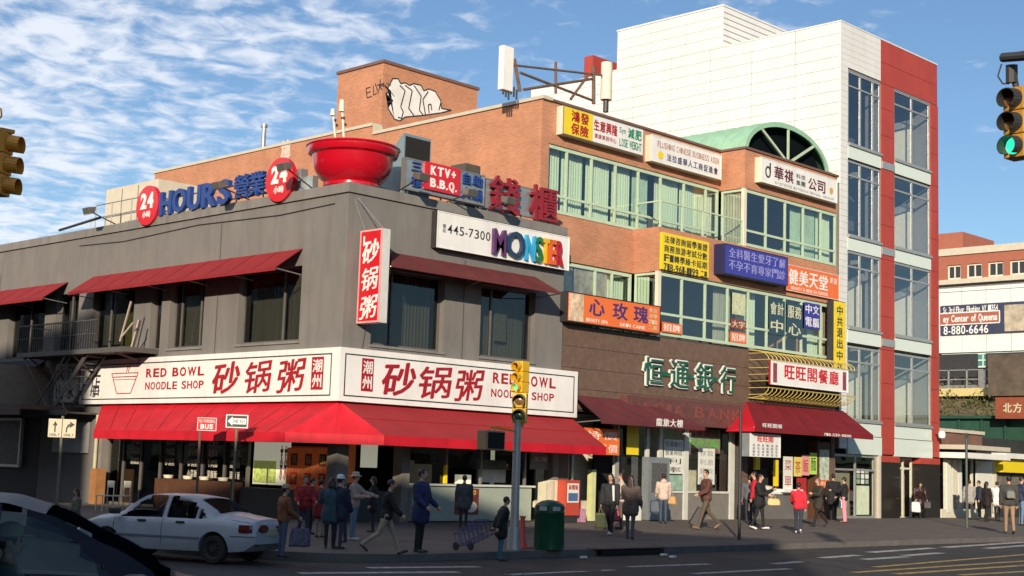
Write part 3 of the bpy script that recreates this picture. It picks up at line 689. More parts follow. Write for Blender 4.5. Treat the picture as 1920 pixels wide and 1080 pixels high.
# --- white sign with rainbow letters
r = board('wall_sign', 'white sign with thick rainbow coloured letters and a phone number', 'shop sign', R0, 3.18, 9.04, 8.39, 9.5, .004, .26, m_white, m_dark, rim=.03, rimmat=m_white)
cm = [mat('letter_' + n_, c_, .35, var=.1) for n_, c_ in (('purple', (.10, .03, .12)), ('navy', (.02, .045, .10)), ('sky_blue', (.04, .35, .62)), ('forest_green', (.02, .16, .05)), ('amber', (.75, .42, .02)), ('orange', (.7, .12, .02)), ('crimson', (.4, .02, .03)))]
for ch, a, b, c in zip('MONSTER', (926, 951, 987, 1004, 1018, 1031, 1044), (949, 985, 1005, 1019, 1032, 1045, 1058), cm):
    o_ = text(R0, xr(a, 450, .36), xr(b, 450, .36), 8.48, 9.28 if ch != 'O' else 9.3, .262, ch, c, r, depth=.12, bold=.02, split=True, name='letter', gap=1)
text(R0, xr(838, 440, .27), xr(921, 440, .27), 8.87, 9.14, .262, '445-7300', m_line, r, depth=.006, bold=.005, split=True, name='digit', gap=.78)
for j, ch in enumerate('電話'): text(R0, xr(830, 440, .27), xr(836, 440, .27), 9.0 - j * .13, 9.12 - j * .13, .262, ch, m_line, r, depth=.004, gap=1)

# --- red bowl on the corner of the roof
r = empty('giant_bowl', (1.05, .95, 9.9), 'giant glossy red bowl with chopsticks standing on the roof corner', 'bowl')
bc = (.88, 1.0, 9.88); prof = [(.0, .0), (.80, .0), (.86, .05), (.86, .14), (.80, .17), (.95, .28), (1.10, .48), (1.19, .72), (1.22, .96), (1.23, 1.0), (1.34, 1.05), (1.38, 1.14), (1.39, 1.24), (1.43, 1.28), (1.41, 1.32), (1.33, 1.29), (1.2, 1.1), (1.1, .7), (.8, .35), (0, .25)]
mb = MB(); mb.lathe([(a * .97, b * .95) for a, b in prof], bc, 56); mb.build('bowl_shell', mat('glossy_red_bowl', (.50, .005, .018), .22, var=.04, coat=.7), r, smooth=True)
mb = MB(); mb.lathe([(.95, .0), (.95, -.6), (.0, -.6)], (1.05, .95, 9.9), 24); mb.build('stand', m_dark, r)
def cs(px, py0, py1, d):
    a = on(px, py0, y=.9); b = on(px + d, py1, y=.9); return a, b
mb = MB(); a, b = cs(633, 262, 205, -9); mb.tube(a + Vector((0, 0, -.5)), b, .035, .045, n=10); a, b = cs(648, 262, 190, -7); mb.tube(a + Vector((0, 0, -.5)), b, .035, .045, n=10); mb.build('chopstick', mat('pale_pole', (.7, .62, .52), .5), r, smooth=True)
mb = MB()
for px, py in ((627, 226), (630, 235), (643, 222), (646, 234)):
    p = on(px, py, y=.9); mb.tube(p + Vector((0, 0, -.03)), p + Vector((0, 0, .04)), .06, n=10)
mb.build('collar', m_dark, r)
mb = MB(); p = on(624, 212, y=.9); mb.tube(p + Vector((0, 0, -.08)), p + Vector((0, 0, .12)), .08, .06, n=12); p = on(641, 200, y=.9); mb.tube(p + Vector((0, 0, -.15)), p + Vector((0, 0, .2)), .09, .07, n=12); mb.build('pole_cap', m_offwhite, r, smooth=True)

# --- 24 HOURS roof letters (left side)
def post(F, s, zb_, zt_, o, mb): mb.tube(F.p(s, o, zb_), F.p(s, o, zt_), .025, n=6); mb.tube(F.p(s, o, zb_ + .05), F.p(s, -.3, 9.7), .02, n=6)
for lab, yc_, zc_, txt2 in (('round red sign with white 24 at the left end of the blue roof letters', 10.44, 10.26, '小時'), ('round red sign with white 24 between blue characters and the giant bowl', 3.13, 10.27, '小時')):
    r = empty('round_sign', (-.1, yc_, zc_ - .66), lab, 'roof sign', 'round red signs with white 24')
    mb = MB(); mb.disc(L0, yc_, .02, zc_, .68, .67, .14, 40); mb.build('disc', m_red, r)
    text(L0, yc_ + .42, yc_ - .42, zc_ - .12, zc_ + .42, .162, '24', m_white, r, depth=.02, bold=.05, split=True, name='digit', gap=.84)
    text(L0, yc_ + .26, yc_ - .26, zc_ - .42, zc_ - .2, .162, txt2, m_white, r, depth=.015, bold=.02)
    mb = MB(); post(L0, yc_, 9.7, zc_, 0, mb); mb.build('post', m_steel, r)
r = empty('roof_lettering', (0, 7.6, 9.85), 'thick blue roof letters reading HOURS with two blue characters', 'roof sign')
for ch, a, b in zip('HOURS', (303, 327, 354, 381, 410), (325, 352, 379, 408, 433)):
    text(L0, yl(a, 380, .05), yl(b, 380, .05), 9.84, 10.62, .0, ch, m_blue, r, depth=.14, bold=.03, split=True, name='letter', gap=1)
for ch, a, b in zip('營業', (443, 470), (470, 500)):
    text(L0, yl(a, 345, .05), yl(b, 345, .05), 9.93, 10.66, .0, ch, m_blue, r, depth=.14, bold=.025, split=True, name='character', gap=1)
mb = MB(); mb.fb(L0, 3.8, 9.8, -.08, -.03, 9.98, 10.03); mb.fb(L0, 3.8, 9.8, -.08, -.03, 10.4, 10.44)
for s in (4.2, 5.6, 7.0, 8.2, 9.5): post(L0, s, 9.8, 10.4, -.055, mb)
mb.build('rail', m_steel, r)

# --- roof sign on the right side
r = board('roof_sign', 'steel framed roof sign with red KTV panel between blue characters', 'roof sign', R0, 2.0, 5.28, 9.97, 10.93, -.12, .06, m_galv, m_steel, rim=.04)
mb = MB(); mb.fb(R0, 2.72, 4.17, .06, .13, 10.1, 10.93); k = mb.build('red_panel', m_red, r)
text(R0, 2.92, 4.0, 10.56, 10.84, .132, 'KTV+', m_white, r, depth=.02, bold=.035, split=True, name='letter', gap=.8)
text(R0, 2.92, 4.05, 10.19, 10.46, .132, 'B.B.Q.', m_white, r, depth=.02, bold=.035, split=True, name='letter', gap=.8)
for ch, a, b, z0, z1 in (('三', 2.22, 2.62, 10.55, 10.85), ('樓', 2.22, 2.66, 10.1, 10.45), ('自', 4.27, 4.66, 10.52, 10.86), ('助', 4.72, 5.15, 10.52, 10.86), ('火', 4.27, 4.66, 10.08, 10.43), ('鍋', 4.72, 5.15, 10.08, 10.43)):
    text(R0, a, b, z0, z1, .064, ch, m_blue, r, depth=.06, bold=.04, split=True, name='character', gap=.95)
r2 = board('roof_sign', 'grey roof sign with two large dark red characters right of the red KTV panel', 'roof sign', R0, 5.36, 8.68, 9.95, 10.9, -.14, -.05, m_galv, m_steel, rim=.03)
for ch, a, b in (('錢', 5.5, 6.85), ('櫃', 7.3, 8.62)): text(R0, a, b, 9.88, 11.02, .02, ch, mat('dull_red_letter', (.26, .018, .03), .45, var=.15), r2, depth=.1, bold=.016, split=True, name='character', gap=.98)
for rr, xs_ in ((r, (2.2, 3.6, 5.1)), (r2, (5.6, 7.1, 8.4))):
    mb = MB()
    for x in xs_: mb.tube((x, .1, 9.8), (x, .1, 10.1), .03, n=6)
    mb.build('post', m_steel, rr)
# floodlights on arms above both facades
def flood(label, F, s, z, o=.75):
    r = empty('flood_light', F.p(s, o, z), label, 'flood light', 'flood lights on arms over the roof edge')
    mb = MB(); mb.tube(F.p(s, -.2, 9.88), F.p(s, o - .12, z - .02), .022, n=8); mb.tube(F.p(s, o - .12, z - .02), F.p(s, o - .05, z + .02), .022, n=8); mb.build('arm', m_dark, r)
    mb = MB(); q = [F.p(s - .2, o - .16, z + .16), F.p(s - .2, o + .17, z + .1), F.p(s - .2, o + .1, z - .12), F.p(s - .2, o - .12, z - .04)]
    mb.prism(q, F.p(.4, 0, 0) - F.p(0, 0, 0)); mb.build('lamp_housing', mat('lamp_housing', (.17, .16, .14), .4, metal=.4, var=.2), r, bevel=.02)
    mb = MB(); q = [F.p(s - .17, o + .08, z - .125), F.p(s - .17, o - .10, z - .055)]; d = F.p(.34, 0, 0) - F.p(0, 0, 0); mb.prism([q[0], q[1], q[1] + Vector((0, 0, -.02)), q[0] + Vector((0, 0, -.02))], d); mb.build('lens', m_brownglass, r)
    return r
flood('flood light standing alone at the left end of the roof edge', L0, 12.9, 10.2, .9)
flood('flood light in front of the blue character next to the S', L0, 5.0, 10.15, 1.0)
flood('flood light between the round 24 sign and the giant bowl', L0, 1.9, 10.35, .9)
flood('flood light right of the bowl in front of the steel framed sign', R0, 1.9, 10.2, .9)
flood('flood light at the lower right corner of the red KTV panel', R0, 3.85, 10.05, .9)
flood('flood light in front of the dark red roof characters', R0, 5.6, 10.1, .8)
mb = MB(); mb.tube((-.3, 13.2, 10.1), (-.2, 16.2, 9.95), .05, n=8); tag(mb.build('roof_pipe', m_dark), 'dark pipe lying along the roof edge at the far left', 'pipe')
# sheet metal vents on the roof
r = empty('vent_hood', (2.6, 1.2, 9.3), 'sheet metal vent hood with a black mouth behind the steel framed roof sign', 'vent')
mb = MB(); x0, x1 = 2.75, 3.85; ysd = .9
mb.prism([(x0, ysd, 9.3), (x0, ysd + 1.2, 9.3), (x0, ysd + 1.2, 10.9), (x0, ysd + .05, 11.95), (x0, ysd, 11.9)], (x1 - x0, 0, 0)); mb.build('hood', mat('blue_grey_sheet', (.25, .34, .37), .45, metal=.4, var=.15), r)
mb = MB(); mb.prism([(x0 + .05, ysd - .012, 10.95), (x1 - .05, ysd - .012, 10.95), (x1 - .05, ysd - .012, 11.85), (x0 + .05, ysd - .012, 11.85)], (0, .01, 0)); mb.build('mouth', m_black, r)
r = empty('vent_hood', (5.7, 1.2, 9.3), 'small dark square vent behind the gap between the roof signs', 'vent')
mb = MB(); mb.box(5.45, 6.1, 1.0, 1.7, 9.3, 11.5); mb.build('hood', mat('brown_vent', (.09, .075, .06), .6), r)
r = empty('rooftop_fan', (7.2, 1.2, 9.3), 'rounded grey rooftop fan behind the dark red characters', 'vent')
mb = MB(); mb.lathe([(.0, 1.98), (.3, 1.95), (.55, 1.8), (.6, 1.55), (.6, 0)], (7.1, 1.4, 9.3), 24); mb.build('fan_housing', m_galv, r, smooth=True)
mb = MB(); mb.fb(L0, 2.35, 2.65, -.3, -.05, 9.86, 10.55); mb.fb(L0, 2.1, 2.5, -.5, -.3, 9.86, 10.35); tag(mb.build('junction_cabinet', m_galv), 'grey metal cabinet on the roof edge left of the giant bowl', 'cabinet')
# beige roof unit and railing
r = empty('rooftop_unit', (1.5, 13.5, 9.3), 'beige box shaped air conditioning unit on the grey roof behind the round 24 sign', 'air conditioner')
m_beige = mat('beige_sheet', (.62, .56, .44), .6, var=.1)
a = on(200, 355, x=1.0); b = on(292, 335, x=1.0)
mb = MB(); mb.box(1.0, 3.2, b.y - .2, a.y, 9.3, a.z - .02); mb.build('cabinet', m_beige, r)
mb = MB()
for t in (.33, .66): y = b.y + (a.y - b.y) * t; mb.box(.985, 1.0, y - .02, y + .02, 9.5, a.z - .1)
mb.build('seam', m_gap, r)['kind'] = 'stuff'
for i in range(5):
    mb = MB(); y = b.y + .9 + i * .2; mb.box(.975, 1.0, y, y + .13, 9.95, 10.2); mb.build('louvre', m_gap, r)
r = empty('roof_railing', (.4, 13, 9.85), 'thin steel railing along the roof edge in front of the beige unit', 'railing')
mb = MB(); 
for y in (10.9, 12.2, 13.5, 14.6): mb.tube((.3, y, 9.8), (.3, y, 10.75), .02, n=6)
mb.tube((.3, 10.9, 10.75), (.3, 14.6, 10.75), .018, n=6); mb.tube((.3, 10.9, 10.3), (.3, 14.6, 10.3), .018, n=6); mb.build('rail', m_steel, r)
mb = MB(); mb.tube((2, 18.0, 9.3), (2, 18.0, 10.9), .025, n=6); mb.tube((2, 16.9, 9.3), (2, 16.2, 10.7), .03, n=6); tag(mb.build('aerial_mast', m_galv), 'two thin aerial poles on the far left of the grey roof', 'antenna')

# cables and conduits on the stucco
mb = MB(); mb.path([(-.03, .6, 9.3), (-.03, 3.2, 9.22), (-.03, 7.5, 9.34), (-.03, 12.0, 9.2), (-.03, 15, 9.3)], .014, 5); mb.tube((-.03, 6.2, 9.3), (-.03, 6.2, 5.2), .012, n=5); tag(mb.build('cable', m_dark), 'thin dark cable slung along the top of the left stucco wall', 'cable')
mb = MB(); mb.path([(.8, -.03, 8.3), (.86, -.03, 6.2), (.7, -.03, 5.2)], .012, 5); mb.path([(4.6, -.03, 8.2), (4.6, -.03, 5.2)], .012, 5); tag(mb.build('cable', m_dark), 'thin dark cable running down the right stucco wall between the windows', 'cable')
for F, a, b, z in ((L0, 1.95, 5.15, 5.42), (L0, 6.9, 8.95, 5.42), (L0, 11.05, 13.85, 5.42), (R0, .97, 3.88, 5.33), (R0, 5.31, 7.85, 5.33)):
    mb = MB(); mb.fb(F, a, b, -.2, .05, z - .07, z - .002); mb.build('window_sill', m_coping, gbld)
# patched and cracked asphalt
m_patch = mat('asphalt_patch', (.020, .019, .019), .7, var=.3, vs_=2); m_crack = mat('tar_crack', (.008, .008, .008), .5)
for i, (x0, y0, x1, y1) in enumerate(((-4.5, -12.2, -1.2, -10.4), (3.5, -11.6, 7.2, -10.2), (11, -13.2, 15.5, -11.9), (20, -11.2, 26, -10.0))):
    mb = MB(); mb.quad((x0, y0, GR(x0, 0) + .003), (x1, y0 + .2, GR(x1, 0) + .003), (x1 - .2, y1, GR(x1, 0) + .003), (x0 + .15, y1 + .1, GR(x0, 0) + .003)); tag(mb.build('asphalt_patch', m_patch), kind='structure')
random.seed(8); mb = MB()
for k in range(16):
    x = -8 + random.random() * 45; y = -9.6 - random.random() * 5; a = random.random() * .8 - .4 + (1.57 if random.random() < .3 else 0)
    for j in range(9):
        x2 = x + math.cos(a) * .45; y2 = y + math.sin(a) * .45; w = .012 + random.random() * .015; n = Vector((-math.sin(a), math.cos(a), 0)) * w
        mb.quad((x - n.x, y - n.y, GR(x, 0) + .007), (x2 - n.x, y2 - n.y, GR(x2, 0) + .007), (x2 + n.x, y2 + n.y, GR(x2, 0) + .007), (x + n.x, y + n.y, GR(x, 0) + .007)); x, y = x2, y2; a += random.gauss(0, .45)
tag(mb.build('road_crack', m_crack), kind='structure')
r = empty('manhole_cover', (-3.2, -12.0, 0), 'round iron manhole cover in the road in front of the signal post', 'manhole cover'); mb = MB(); mb.lathe([(.33, .0), (.33, .012), (.30, .014), (.28, .010), (0, .010)], (-3.2, -12.0, GR(-3, 0)), 28); mb.build('cover', mat('rusty_iron', (.08, .05, .04), .8, var=.3), r)
random.seed(31); mb = MB()
for k in range(420):
    x = -6 + random.random() * 46; y = -8.6 + random.random() * 8.2; q = .02 + random.random() * .035; mb.add([(x + q * math.cos(t * 1.05) * random.uniform(.7, 1.1), y + q * math.sin(t * 1.05), G(x, y) + .007) for t in range(6)], [(0, 1, 2, 3, 4, 5)])
tag(mb.build('gum_spots', mat('gum_spot', (.04, .036, .034), .8)), 'dark gum spots scattered over the pavement', 'stains', kind='stuff')
# ================================================================ BRICK BUILDING
bb = empty('brick_building', (9.1, 1.2, 0), 'orange brick building with green windows and many signs beside the grey corner building', 'building')
RB = FR(1.2); RP = FR(0.05); SX = 9.1; LB = FL(SX)
mb = MB()
# side wall (faces left) above the grey roof
mb.box(SX, SX + .4, 1.2 + .001, 10.0, 6, 14.38); mb.box(SX - .05, SX + .4, 10.0, 25.3, 6, 14.72)
# recessed front, third floor
W3 = (SX + .02, 19.25, 10.57, 12.93)
mb.box(SX + .4, 19.3, 1.2, 1.6, 12.93, 14.38); mb.box(SX + .4, 14.1, 1.2, 1.6, 9.02, 10.57)
# second floor projecting part + step
mb.box(14.1, 25.85, .05, .45, 9.04, 10.62); mb.box(14.1, 14.5, .45, 1.6, 9.02, 10.62)
# third floor projecting part + step
mb.box(19.25, 25.85, .05, .45, 12.86, 14.38); mb.box(19.25, 19.65, .45, 1.6, 12.86, 14.38)
mb.box(25.45, 25.85, .45, 20, 6, 14.3); mb.box(9.5, 25.45, 1.61, 20, 14.0, 14.1); mb.box(14.5, 19.3, .45, 1.6, 10.45, 10.6)
mb.build('wall', m_brick, bb)
mb = MB(); mb.box(SX - .06, SX + .42, 1.1, 10.0, 14.385, 14.5); mb.box(SX - .1, SX + .42, 10.0, 25.4, 14.725, 14.84); mb.box(SX - .04, SX + .4, 9.94, 9.998, 14.5, 14.74)
mb.build('side_coping', m_tan, bb)
mb = MB(); mb.box(SX + .425, 19.3, 1.13, 1.62, 14.385, 14.47); mb.box(19.19, 25.88, -.02, .47, 14.385, 14.47); mb.box(19.19, 19.65, .475, 1.128, 14.385, 14.47); mb.build('front_coping', mat('brown_coping', (.16, .09, .07), .7), bb)
# inner dark box so that windows have a room behind
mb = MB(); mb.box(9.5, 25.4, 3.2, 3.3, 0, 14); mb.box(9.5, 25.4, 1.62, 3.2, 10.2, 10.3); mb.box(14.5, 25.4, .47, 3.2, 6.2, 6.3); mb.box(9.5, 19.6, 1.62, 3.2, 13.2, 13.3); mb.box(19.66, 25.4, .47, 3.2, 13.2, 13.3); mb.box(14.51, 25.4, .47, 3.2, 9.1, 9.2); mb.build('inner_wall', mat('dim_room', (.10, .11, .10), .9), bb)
def gwin(F, cols, z0, z1, tr, curt=None, gm=None, depth=.06, fw=.11, o=0, cd=.3):
    return window(F, cols[0], cols[-1], z0, z1, bb, cols=cols, fm=m_gframe, gm=gm or m_grglass, depth=depth, fw=fw, trans=tr, o=o, curtain=curt, cdepth=cd)
c3 = [9.12] + [xr2 for xr2 in [on(p, 330, y=1.2).x for p in (1064, 1111, 1156, 1199, 1241, 1285, 1326)]] + [19.2]
m_curt_w = mat('ivory_blind', (.66, .64, .52), .9, var=.1, vs_=4); m_curt_d = mat('dull_green_curtain', (.38, .50, .40), .9, var=.2, vs_=3)
def bays(cols, plan):
    random.seed(len(cols) * 7 + int(cols[0])); out = []
    for (a, b), k in zip(zip(cols[:-1], cols[1:]), plan):
        w = b - a; mm_ = {'g': m_curt_g, 'w': m_curt_w, 'd': m_curt_d}.get(k[0])
        if mm_ is None: continue
        t0, t1 = (random.choice([0, 0, .08]), random.choice([1, 1, .9, .72])) if len(k) == 1 else ((0, .45) if k[1] == 'l' else (.55, 1)); out.append((a + w * t0 + .03, a + w * t1 - .02, mm_))
    return out
gwin(RB, c3, 10.6, 12.9, 11.2, bays(c3, ['g', 'g', 'g', 'g', 'd', 'g', 'g', 'w']))
c4 = [19.3] + [on(p, 420, y=.05).x for p in (1438, 1474, 1508, 1541)] + [25.83]
gwin(RP, c4, 10.65, 12.83, 11.25, bays(c4, ['x', 'x', 'dr', 'd', 'g', 'g']))
# return windows of the projecting bays (face left)
window(FL(19.27), .1, 1.15, 10.65, 12.83, bb, n=1, fm=m_gframe, gm=m_grglass, depth=.03, fw=.08, curtain=[(.2, 1.1, mat('tan_blind', (.45, .42, .34), .9))], cdepth=.1)
window(FL(14.12), .1, 1.15, 6.8, 9.0, bb, n=1, fm=m_gframe, gm=m_grglass, depth=.03, fw=.08, curtain=[(.6, 1.1, m_curt_g)], cdepth=.1)
for q in ((19.25, 19.42, .06, .2, 10.62, 12.86), (14.1, 14.27, .06, .2, 6.7, 9.04)): mb = MB(); mb.box(*q); mb.build('corner_post', m_offwhite, bb)
# second floor windows
c1 = [9.25, 11.75, 13.15, 14.05]
w1_ = gwin(RB, [10.3, 12.1, 13.0, 14.05], 6.75, 8.98, None, [(13.1, 14.0, m_curt_g)])
m_face = mat('sepia_poster', (.42, .34, .26), .6, var=.7, vs_=2.6)
for a, b in ((9.45, 11.0), (11.08, 12.8)):
    mb = MB(); mb.fb(RB, a, b, -.14, -.12, 7.4, 8.9); mb.build('poster', m_face, bb)
mb = MB(); mb.fb(RB, 9.3, 10.3, -.06, .02, 7.3, 8.98); mb.build('frame_panel', m_gframe, bb)
c2 = [14.2] + [on(p, 580, y=.05).x for p in (1280, 1324, 1366, 1405, 1440, 1473, 1505, 1541)] + [25.83]
w2_ = gwin(RP, c2, 6.78, 9.0, 7.55, [(17.9, 19.0, m_curt), (19.3, 20.6, m_curt_g), (24.3, 25.7, m_curt_g)], cd=.35)
# paper and banners in the second floor windows
def paper(px0, py0, px1, py1, m, txt=None, tm=None, rows=1, name='window_poster', o=.0, n=5):
    a = on(px0, py0, y=.05 + .03 - o); b = on(px1, py1, y=.05 + .03 - o); z1 = a.z; z0 = on(px0, py1 - (px1 - px0) * .14, y=.08 - o).z
    mb = MB(); mb.fb(RP, a.x, b.x, -.03 + o, -.02 + o, z0, z1); p = mb.build(name, m, bb)
    if txt:
        ts = txt.split('|'); h = (z1 - z0) / len(ts)
        for i, t in enumerate(ts): text(RP, a.x + .05, b.x - .05, z1 - (i + .85) * h, z1 - (i + .15) * h, -.019 + o, t, tm, p, depth=.004, bold=.02, gap=.85)
m_dblue = mat('dark_blue_film', (.03, .07, .10), .4); m_cream = mat('cream_letter', (.62, .62, .42), .5)
paper(1373, 548, 1397, 592, mat('cream_notice', (.55, .58, .38), .6, var=.3, vs_=9), None)
paper(1370, 597, 1398, 619, mat('dark_red_notice', (.26, .06, .05), .6), '大字', m_cream); paper(1369, 621, 1399, 645, m_org, '招牌', m_white)
paper(1442, 560, 1471, 630, m_dblue, '會計|中', m_cream); paper(1475, 567, 1504, 636, m_dblue, '服務|心', m_cream); paper(1508, 566, 1537, 618, m_bsign, '中文|電腦', m_white)
paper(1241, 603, 1278, 627, m_org, '招牌', m_white, o=.06)
# brown stone ground floor wall with panels
HS = [(11.7, 19.35, -1, 4.55)]
mb = MB(); wallgrid(mb, FR(.12), SX + .05, 25.8, -.2, 6.72, [(9.7, 19.2, -1, 3.9), (19.75, 25.45, -1, 3.9)], .35); mb.build('stone_backing', m_seam, bb)
random.seed(11)
zs = [3.95, 4.62, 5.3, 6.0, 6.68]; FS = FR(.07)
import itertools
for r_, (z0, z1) in enumerate(zip(zs[:-1], zs[1:])):
    x = SX + .2 + (.55 if r_ % 2 else 0); x0 = SX + .08
    while x0 < 25.7:
        x1 = min(x + 1.1, 25.75)
        mb = MB(); mb.fb(FS, x0 + .006, x1 - .006, -.05, .0 + random.random() * .008, z0 + .006, z1 - .006); mb.build('stone_panel', m_stone, bb); x0 = x1; x = x1
for x0, x1 in ((9.15, 9.65), (19.25, 19.7), (25.5, 25.78)):
    for z0, z1 in zip((.2, 1.0, 1.95, 2.9), (1.0, 1.95, 2.9, 3.9)):
        mb = MB(); mb.fb(FS, x0, x1, -.05, .004, z0 + .006, z1 - .006); mb.build('stone_panel', m_stone, bb)
# rusty stain where the cable box burnt
# balcony glass rail over the projecting second floor
r = empty('balcony_rail', (14.2, .1, 10.62), 'glass and steel balcony rail above the yellow sign', 'railing')
mb = MB(); xs = [14.25, 15.5, 16.75, 18.0, 19.2]
for x in xs: mb.box(x - .03, x + .03, .1, .16, 10.63, 11.55)
mb.box(14.25, 19.23, .1, .16, 11.55, 11.6); mb.box(14.22, 14.28, .17, 1.15, 11.55, 11.6); mb.build('rail', m_gframe, r)
for a, b in zip(xs[:-1], xs[1:]): mb = MB(); mb.box(a + .05, b - .05, .12, .13, 10.7, 11.5); mb.build('pane', m_glass, r)
# aerial on the balcony
# signs of the brick building
def rowtext(F, r, s0, s1, rows, o, m):
    for z0, z1, t, k in rows: text(F, s0, s1, z0, z1, o, t, m, r, depth=.008, bold=k, gap=.9)
r = board('wall_sign', 'long sign at roof level with yellow left part and red and green characters', 'shop sign', RB, 9.83, 14.14, 13.28, 14.26, .004, .3, m_white, m_offwhite, rim=.02, rimmat=m_steel)
mb = MB(); mb.fb(RB, 9.86, 11.35, .302, .316, 13.3, 14.24); mb.build('yellow_panel', m_yel, r)
text(RB, 10.2, 11.15, 13.8, 14.18, .318, '鴻發', m_dred, r, depth=.01, bold=.035, split=True, name='character'); text(RB, 10.2, 11.15, 13.36, 13.74, .318, '保險', m_dred, r, depth=.01, bold=.035, split=True, name='character')
text(RB, 11.4, 12.7, 13.72, 14.1, .302, '生意興隆', m_dred, r, depth=.01, bold=.03, split=True, name='character'); text(RB, 11.45, 12.65, 13.45, 13.62, .302, '健康美容中心', m_dred, r, depth=.008, bold=.01)
text(RB, 13.25, 14.05, 13.8, 14.15, .302, '減肥', mat('teal_letter', (.01, .22, .13), .5), r, depth=.01, bold=.03, split=True, name='character'); text(RB, 12.8, 14.05, 13.42, 13.7, .302, 'LOSE WEIGHT', mat('teal_letter', (.01, .22, .13), .5), r, depth=.008, bold=.005); text(RB, 12.78, 13.15, 13.9, 14.1, .302, 'Sym', mat('teal_letter', (.01, .22, .13), .5), r, depth=.008)
r = board('wall_sign', 'white sign at roof level with grey English line above small dark characters', 'shop sign', RB, 14.63, 18.9, 13.2, 14.18, .004, .3, m_white, m_offwhite, rim=.03, rimmat=m_white)
text(RB, 14.95, 18.75, 13.78, 14.0, .302, 'FLUSHING CHINESE BUSINESS ASSN', mat('rust_letter', (.38, .20, .16), .5), r, depth=.008, bold=.002, gap=.8)
text(RB, 15.5, 18.7, 13.36, 13.62, .302, '法拉盛華人工商促進會', mat('navy_letter', (.03, .03, .12), .5), r, depth=.008, bold=.015, split=True, name='character', gap=.8)
mb = MB(); mb.disc(RB, 15.15, .303, 13.5, .17, .14, .01); mb.build('emblem', m_yel, r)
r = board('wall_sign', 'white sign under the green arch with dark round logo and characters', 'shop sign', RP, 19.9, 25.35, 13.17, 14.15, .004, .3, m_white, m_offwhite, rim=.03, rimmat=m_white)
mb = MB()
for i in range(20):
    t0 = 2 * math.pi * i / 20; t1 = 2 * math.pi * (i + 1) / 20
    mb.beam(RP.p(20.35 + .15 * math.cos(t0), .31, 13.63 + .2 * math.sin(t0)), RP.p(20.35 + .15 * math.cos(t1), .31, 13.63 + .2 * math.sin(t1)), .06, .02, up=(0, 1, 0))
mb.fb(RP, 20.46, 20.53, .302, .32, 13.6, 14.0); mb.build('logo', m_line, r)
text(RP, 20.75, 22.15, 13.45, 13.95, .302, '華祺', mat('plum_letter', (.12, .02, .03), .5), r, depth=.01, bold=.03, split=True, name='character')
text(RP, 22.3, 23.0, 13.72, 13.92, .302, '科技', m_line, r, depth=.008, bold=.01); text(RP, 22.3, 23.0, 13.45, 13.65, .302, '集團', m_line, r, depth=.008, bold=.01)
text(RP, 23.15, 24.5, 13.42, 13.9, .302, '公司', mat('plum_letter', (.12, .02, .03), .5), r, depth=.01, bold=.03, split=True, name='character')
text(RP, 20.8, 25.1, 13.24, 13.34, .302, 'SYSTEMS INTERNATIONAL GROUP', mat('grey_letter', (.3, .3, .3), .5), r, depth=.005); mb = MB(); mb.disc(RP, 24.9, .303, 13.62, .14, .14, .01); mb.build('emblem', mat('gold_emblem', (.55, .38, .12), .5), r)
r = board('wall_sign', 'square yellow sign covered in four rows of black characters', 'shop sign', RP, 14.15, 16.92, 9.1, 10.42, .004, .1, m_yel, m_yel)
for i, t in enumerate(('法律咨詢留學簽證', '商務旅游考試分數', 'F1轉學綠卡延期', '718-961-1199 二樓')): text(RP, 14.25, 16.82, 10.36 - (i + .9) * (.33), 10.36 - (i + .12) * .33, .101, t, m_line, r, depth=.008, bold=.02, split=i < 3, name='character')
r = board('wall_sign', 'deep blue sign box with two rows of pale characters beside the yellow square sign', 'shop sign', RP, 17.35, 21.5, 9.3, 10.42, .004, .48, m_bsign, mat('navy_box', (.02, .02, .08), .5), rim=.03, rimmat=mat('navy_box', (.02, .02, .08), .5))
m_lblue = mat('pale_blue_letter', (.30, .30, .62), .5)
text(RP, 17.6, 21.35, 9.95, 10.3, .482, '全科醫生愛牙了解', m_lblue, r, depth=.01, bold=.015, split=True, name='character'); text(RP, 17.6, 21.35, 9.5, 9.85, .482, '不孕不育專家門診', m_lblue, r, depth=.01, bold=.015, split=True, name='character')
r = board('wall_sign', 'orange red sign with large white characters right of the deep blue sign box', 'shop sign', RP, 21.95, 25.83, 9.22, 10.25, .004, .12, m_org, m_org, rim=.02, rimmat=m_white)
text(RP, 22.1, 25.0, 9.5, 10.1, .121, '健美天堂', m_white, r, depth=.01, bold=.03, split=True, name='character'); text(RP, 25.1, 25.7, 9.85, 10.1, .121, '美容', m_white, r, depth=.006, bold=.01); text(RP, 22.3, 25.0, 9.3, 9.42, .121, 'BEAUTY & HEALTH CENTER', m_white, r, depth=.005)
r = board('wall_sign', 'orange sign box with purple characters and a small portrait at its left end', 'shop sign', RP, 8.96, 13.8, 6.74, 7.72, .004, .36, m_org, m_dark, rim=.03, rimmat=mat('dark_frame', (.06, .02, .015), .5))
mb = MB(); mb.fb(RP, 9.05, 9.75, .361, .375, 6.78, 7.68); mb.build('portrait_panel', mat('portrait_panel', (.68, .50, .34), .6, var=.5, vs_=5), r)
for ch, a in zip('心玫瑰', (10.05, 11.25, 12.35)): text(RP, a, a + .75, 7.05, 7.6, .362, ch, mat('violet_letter', (.06, .03, .16), .5), r, depth=.012, bold=.03, split=True, name='character', gap=1)
text(RP, 9.9, 11.0, 6.83, 6.94, .362, 'BEAUTY SPA', m_white, r, depth=.006); text(RP, 11.6, 13.0, 6.83, 6.94, .362, 'SKIN CARE', m_white, r, depth=.006)
for j, t in enumerate(('美容', '美甲', '718', '二樓')): text(RP, 13.15, 13.65, 7.45 - j * .2, 7.6 - j * .2, .362, t, m_cream, r, depth=.006)
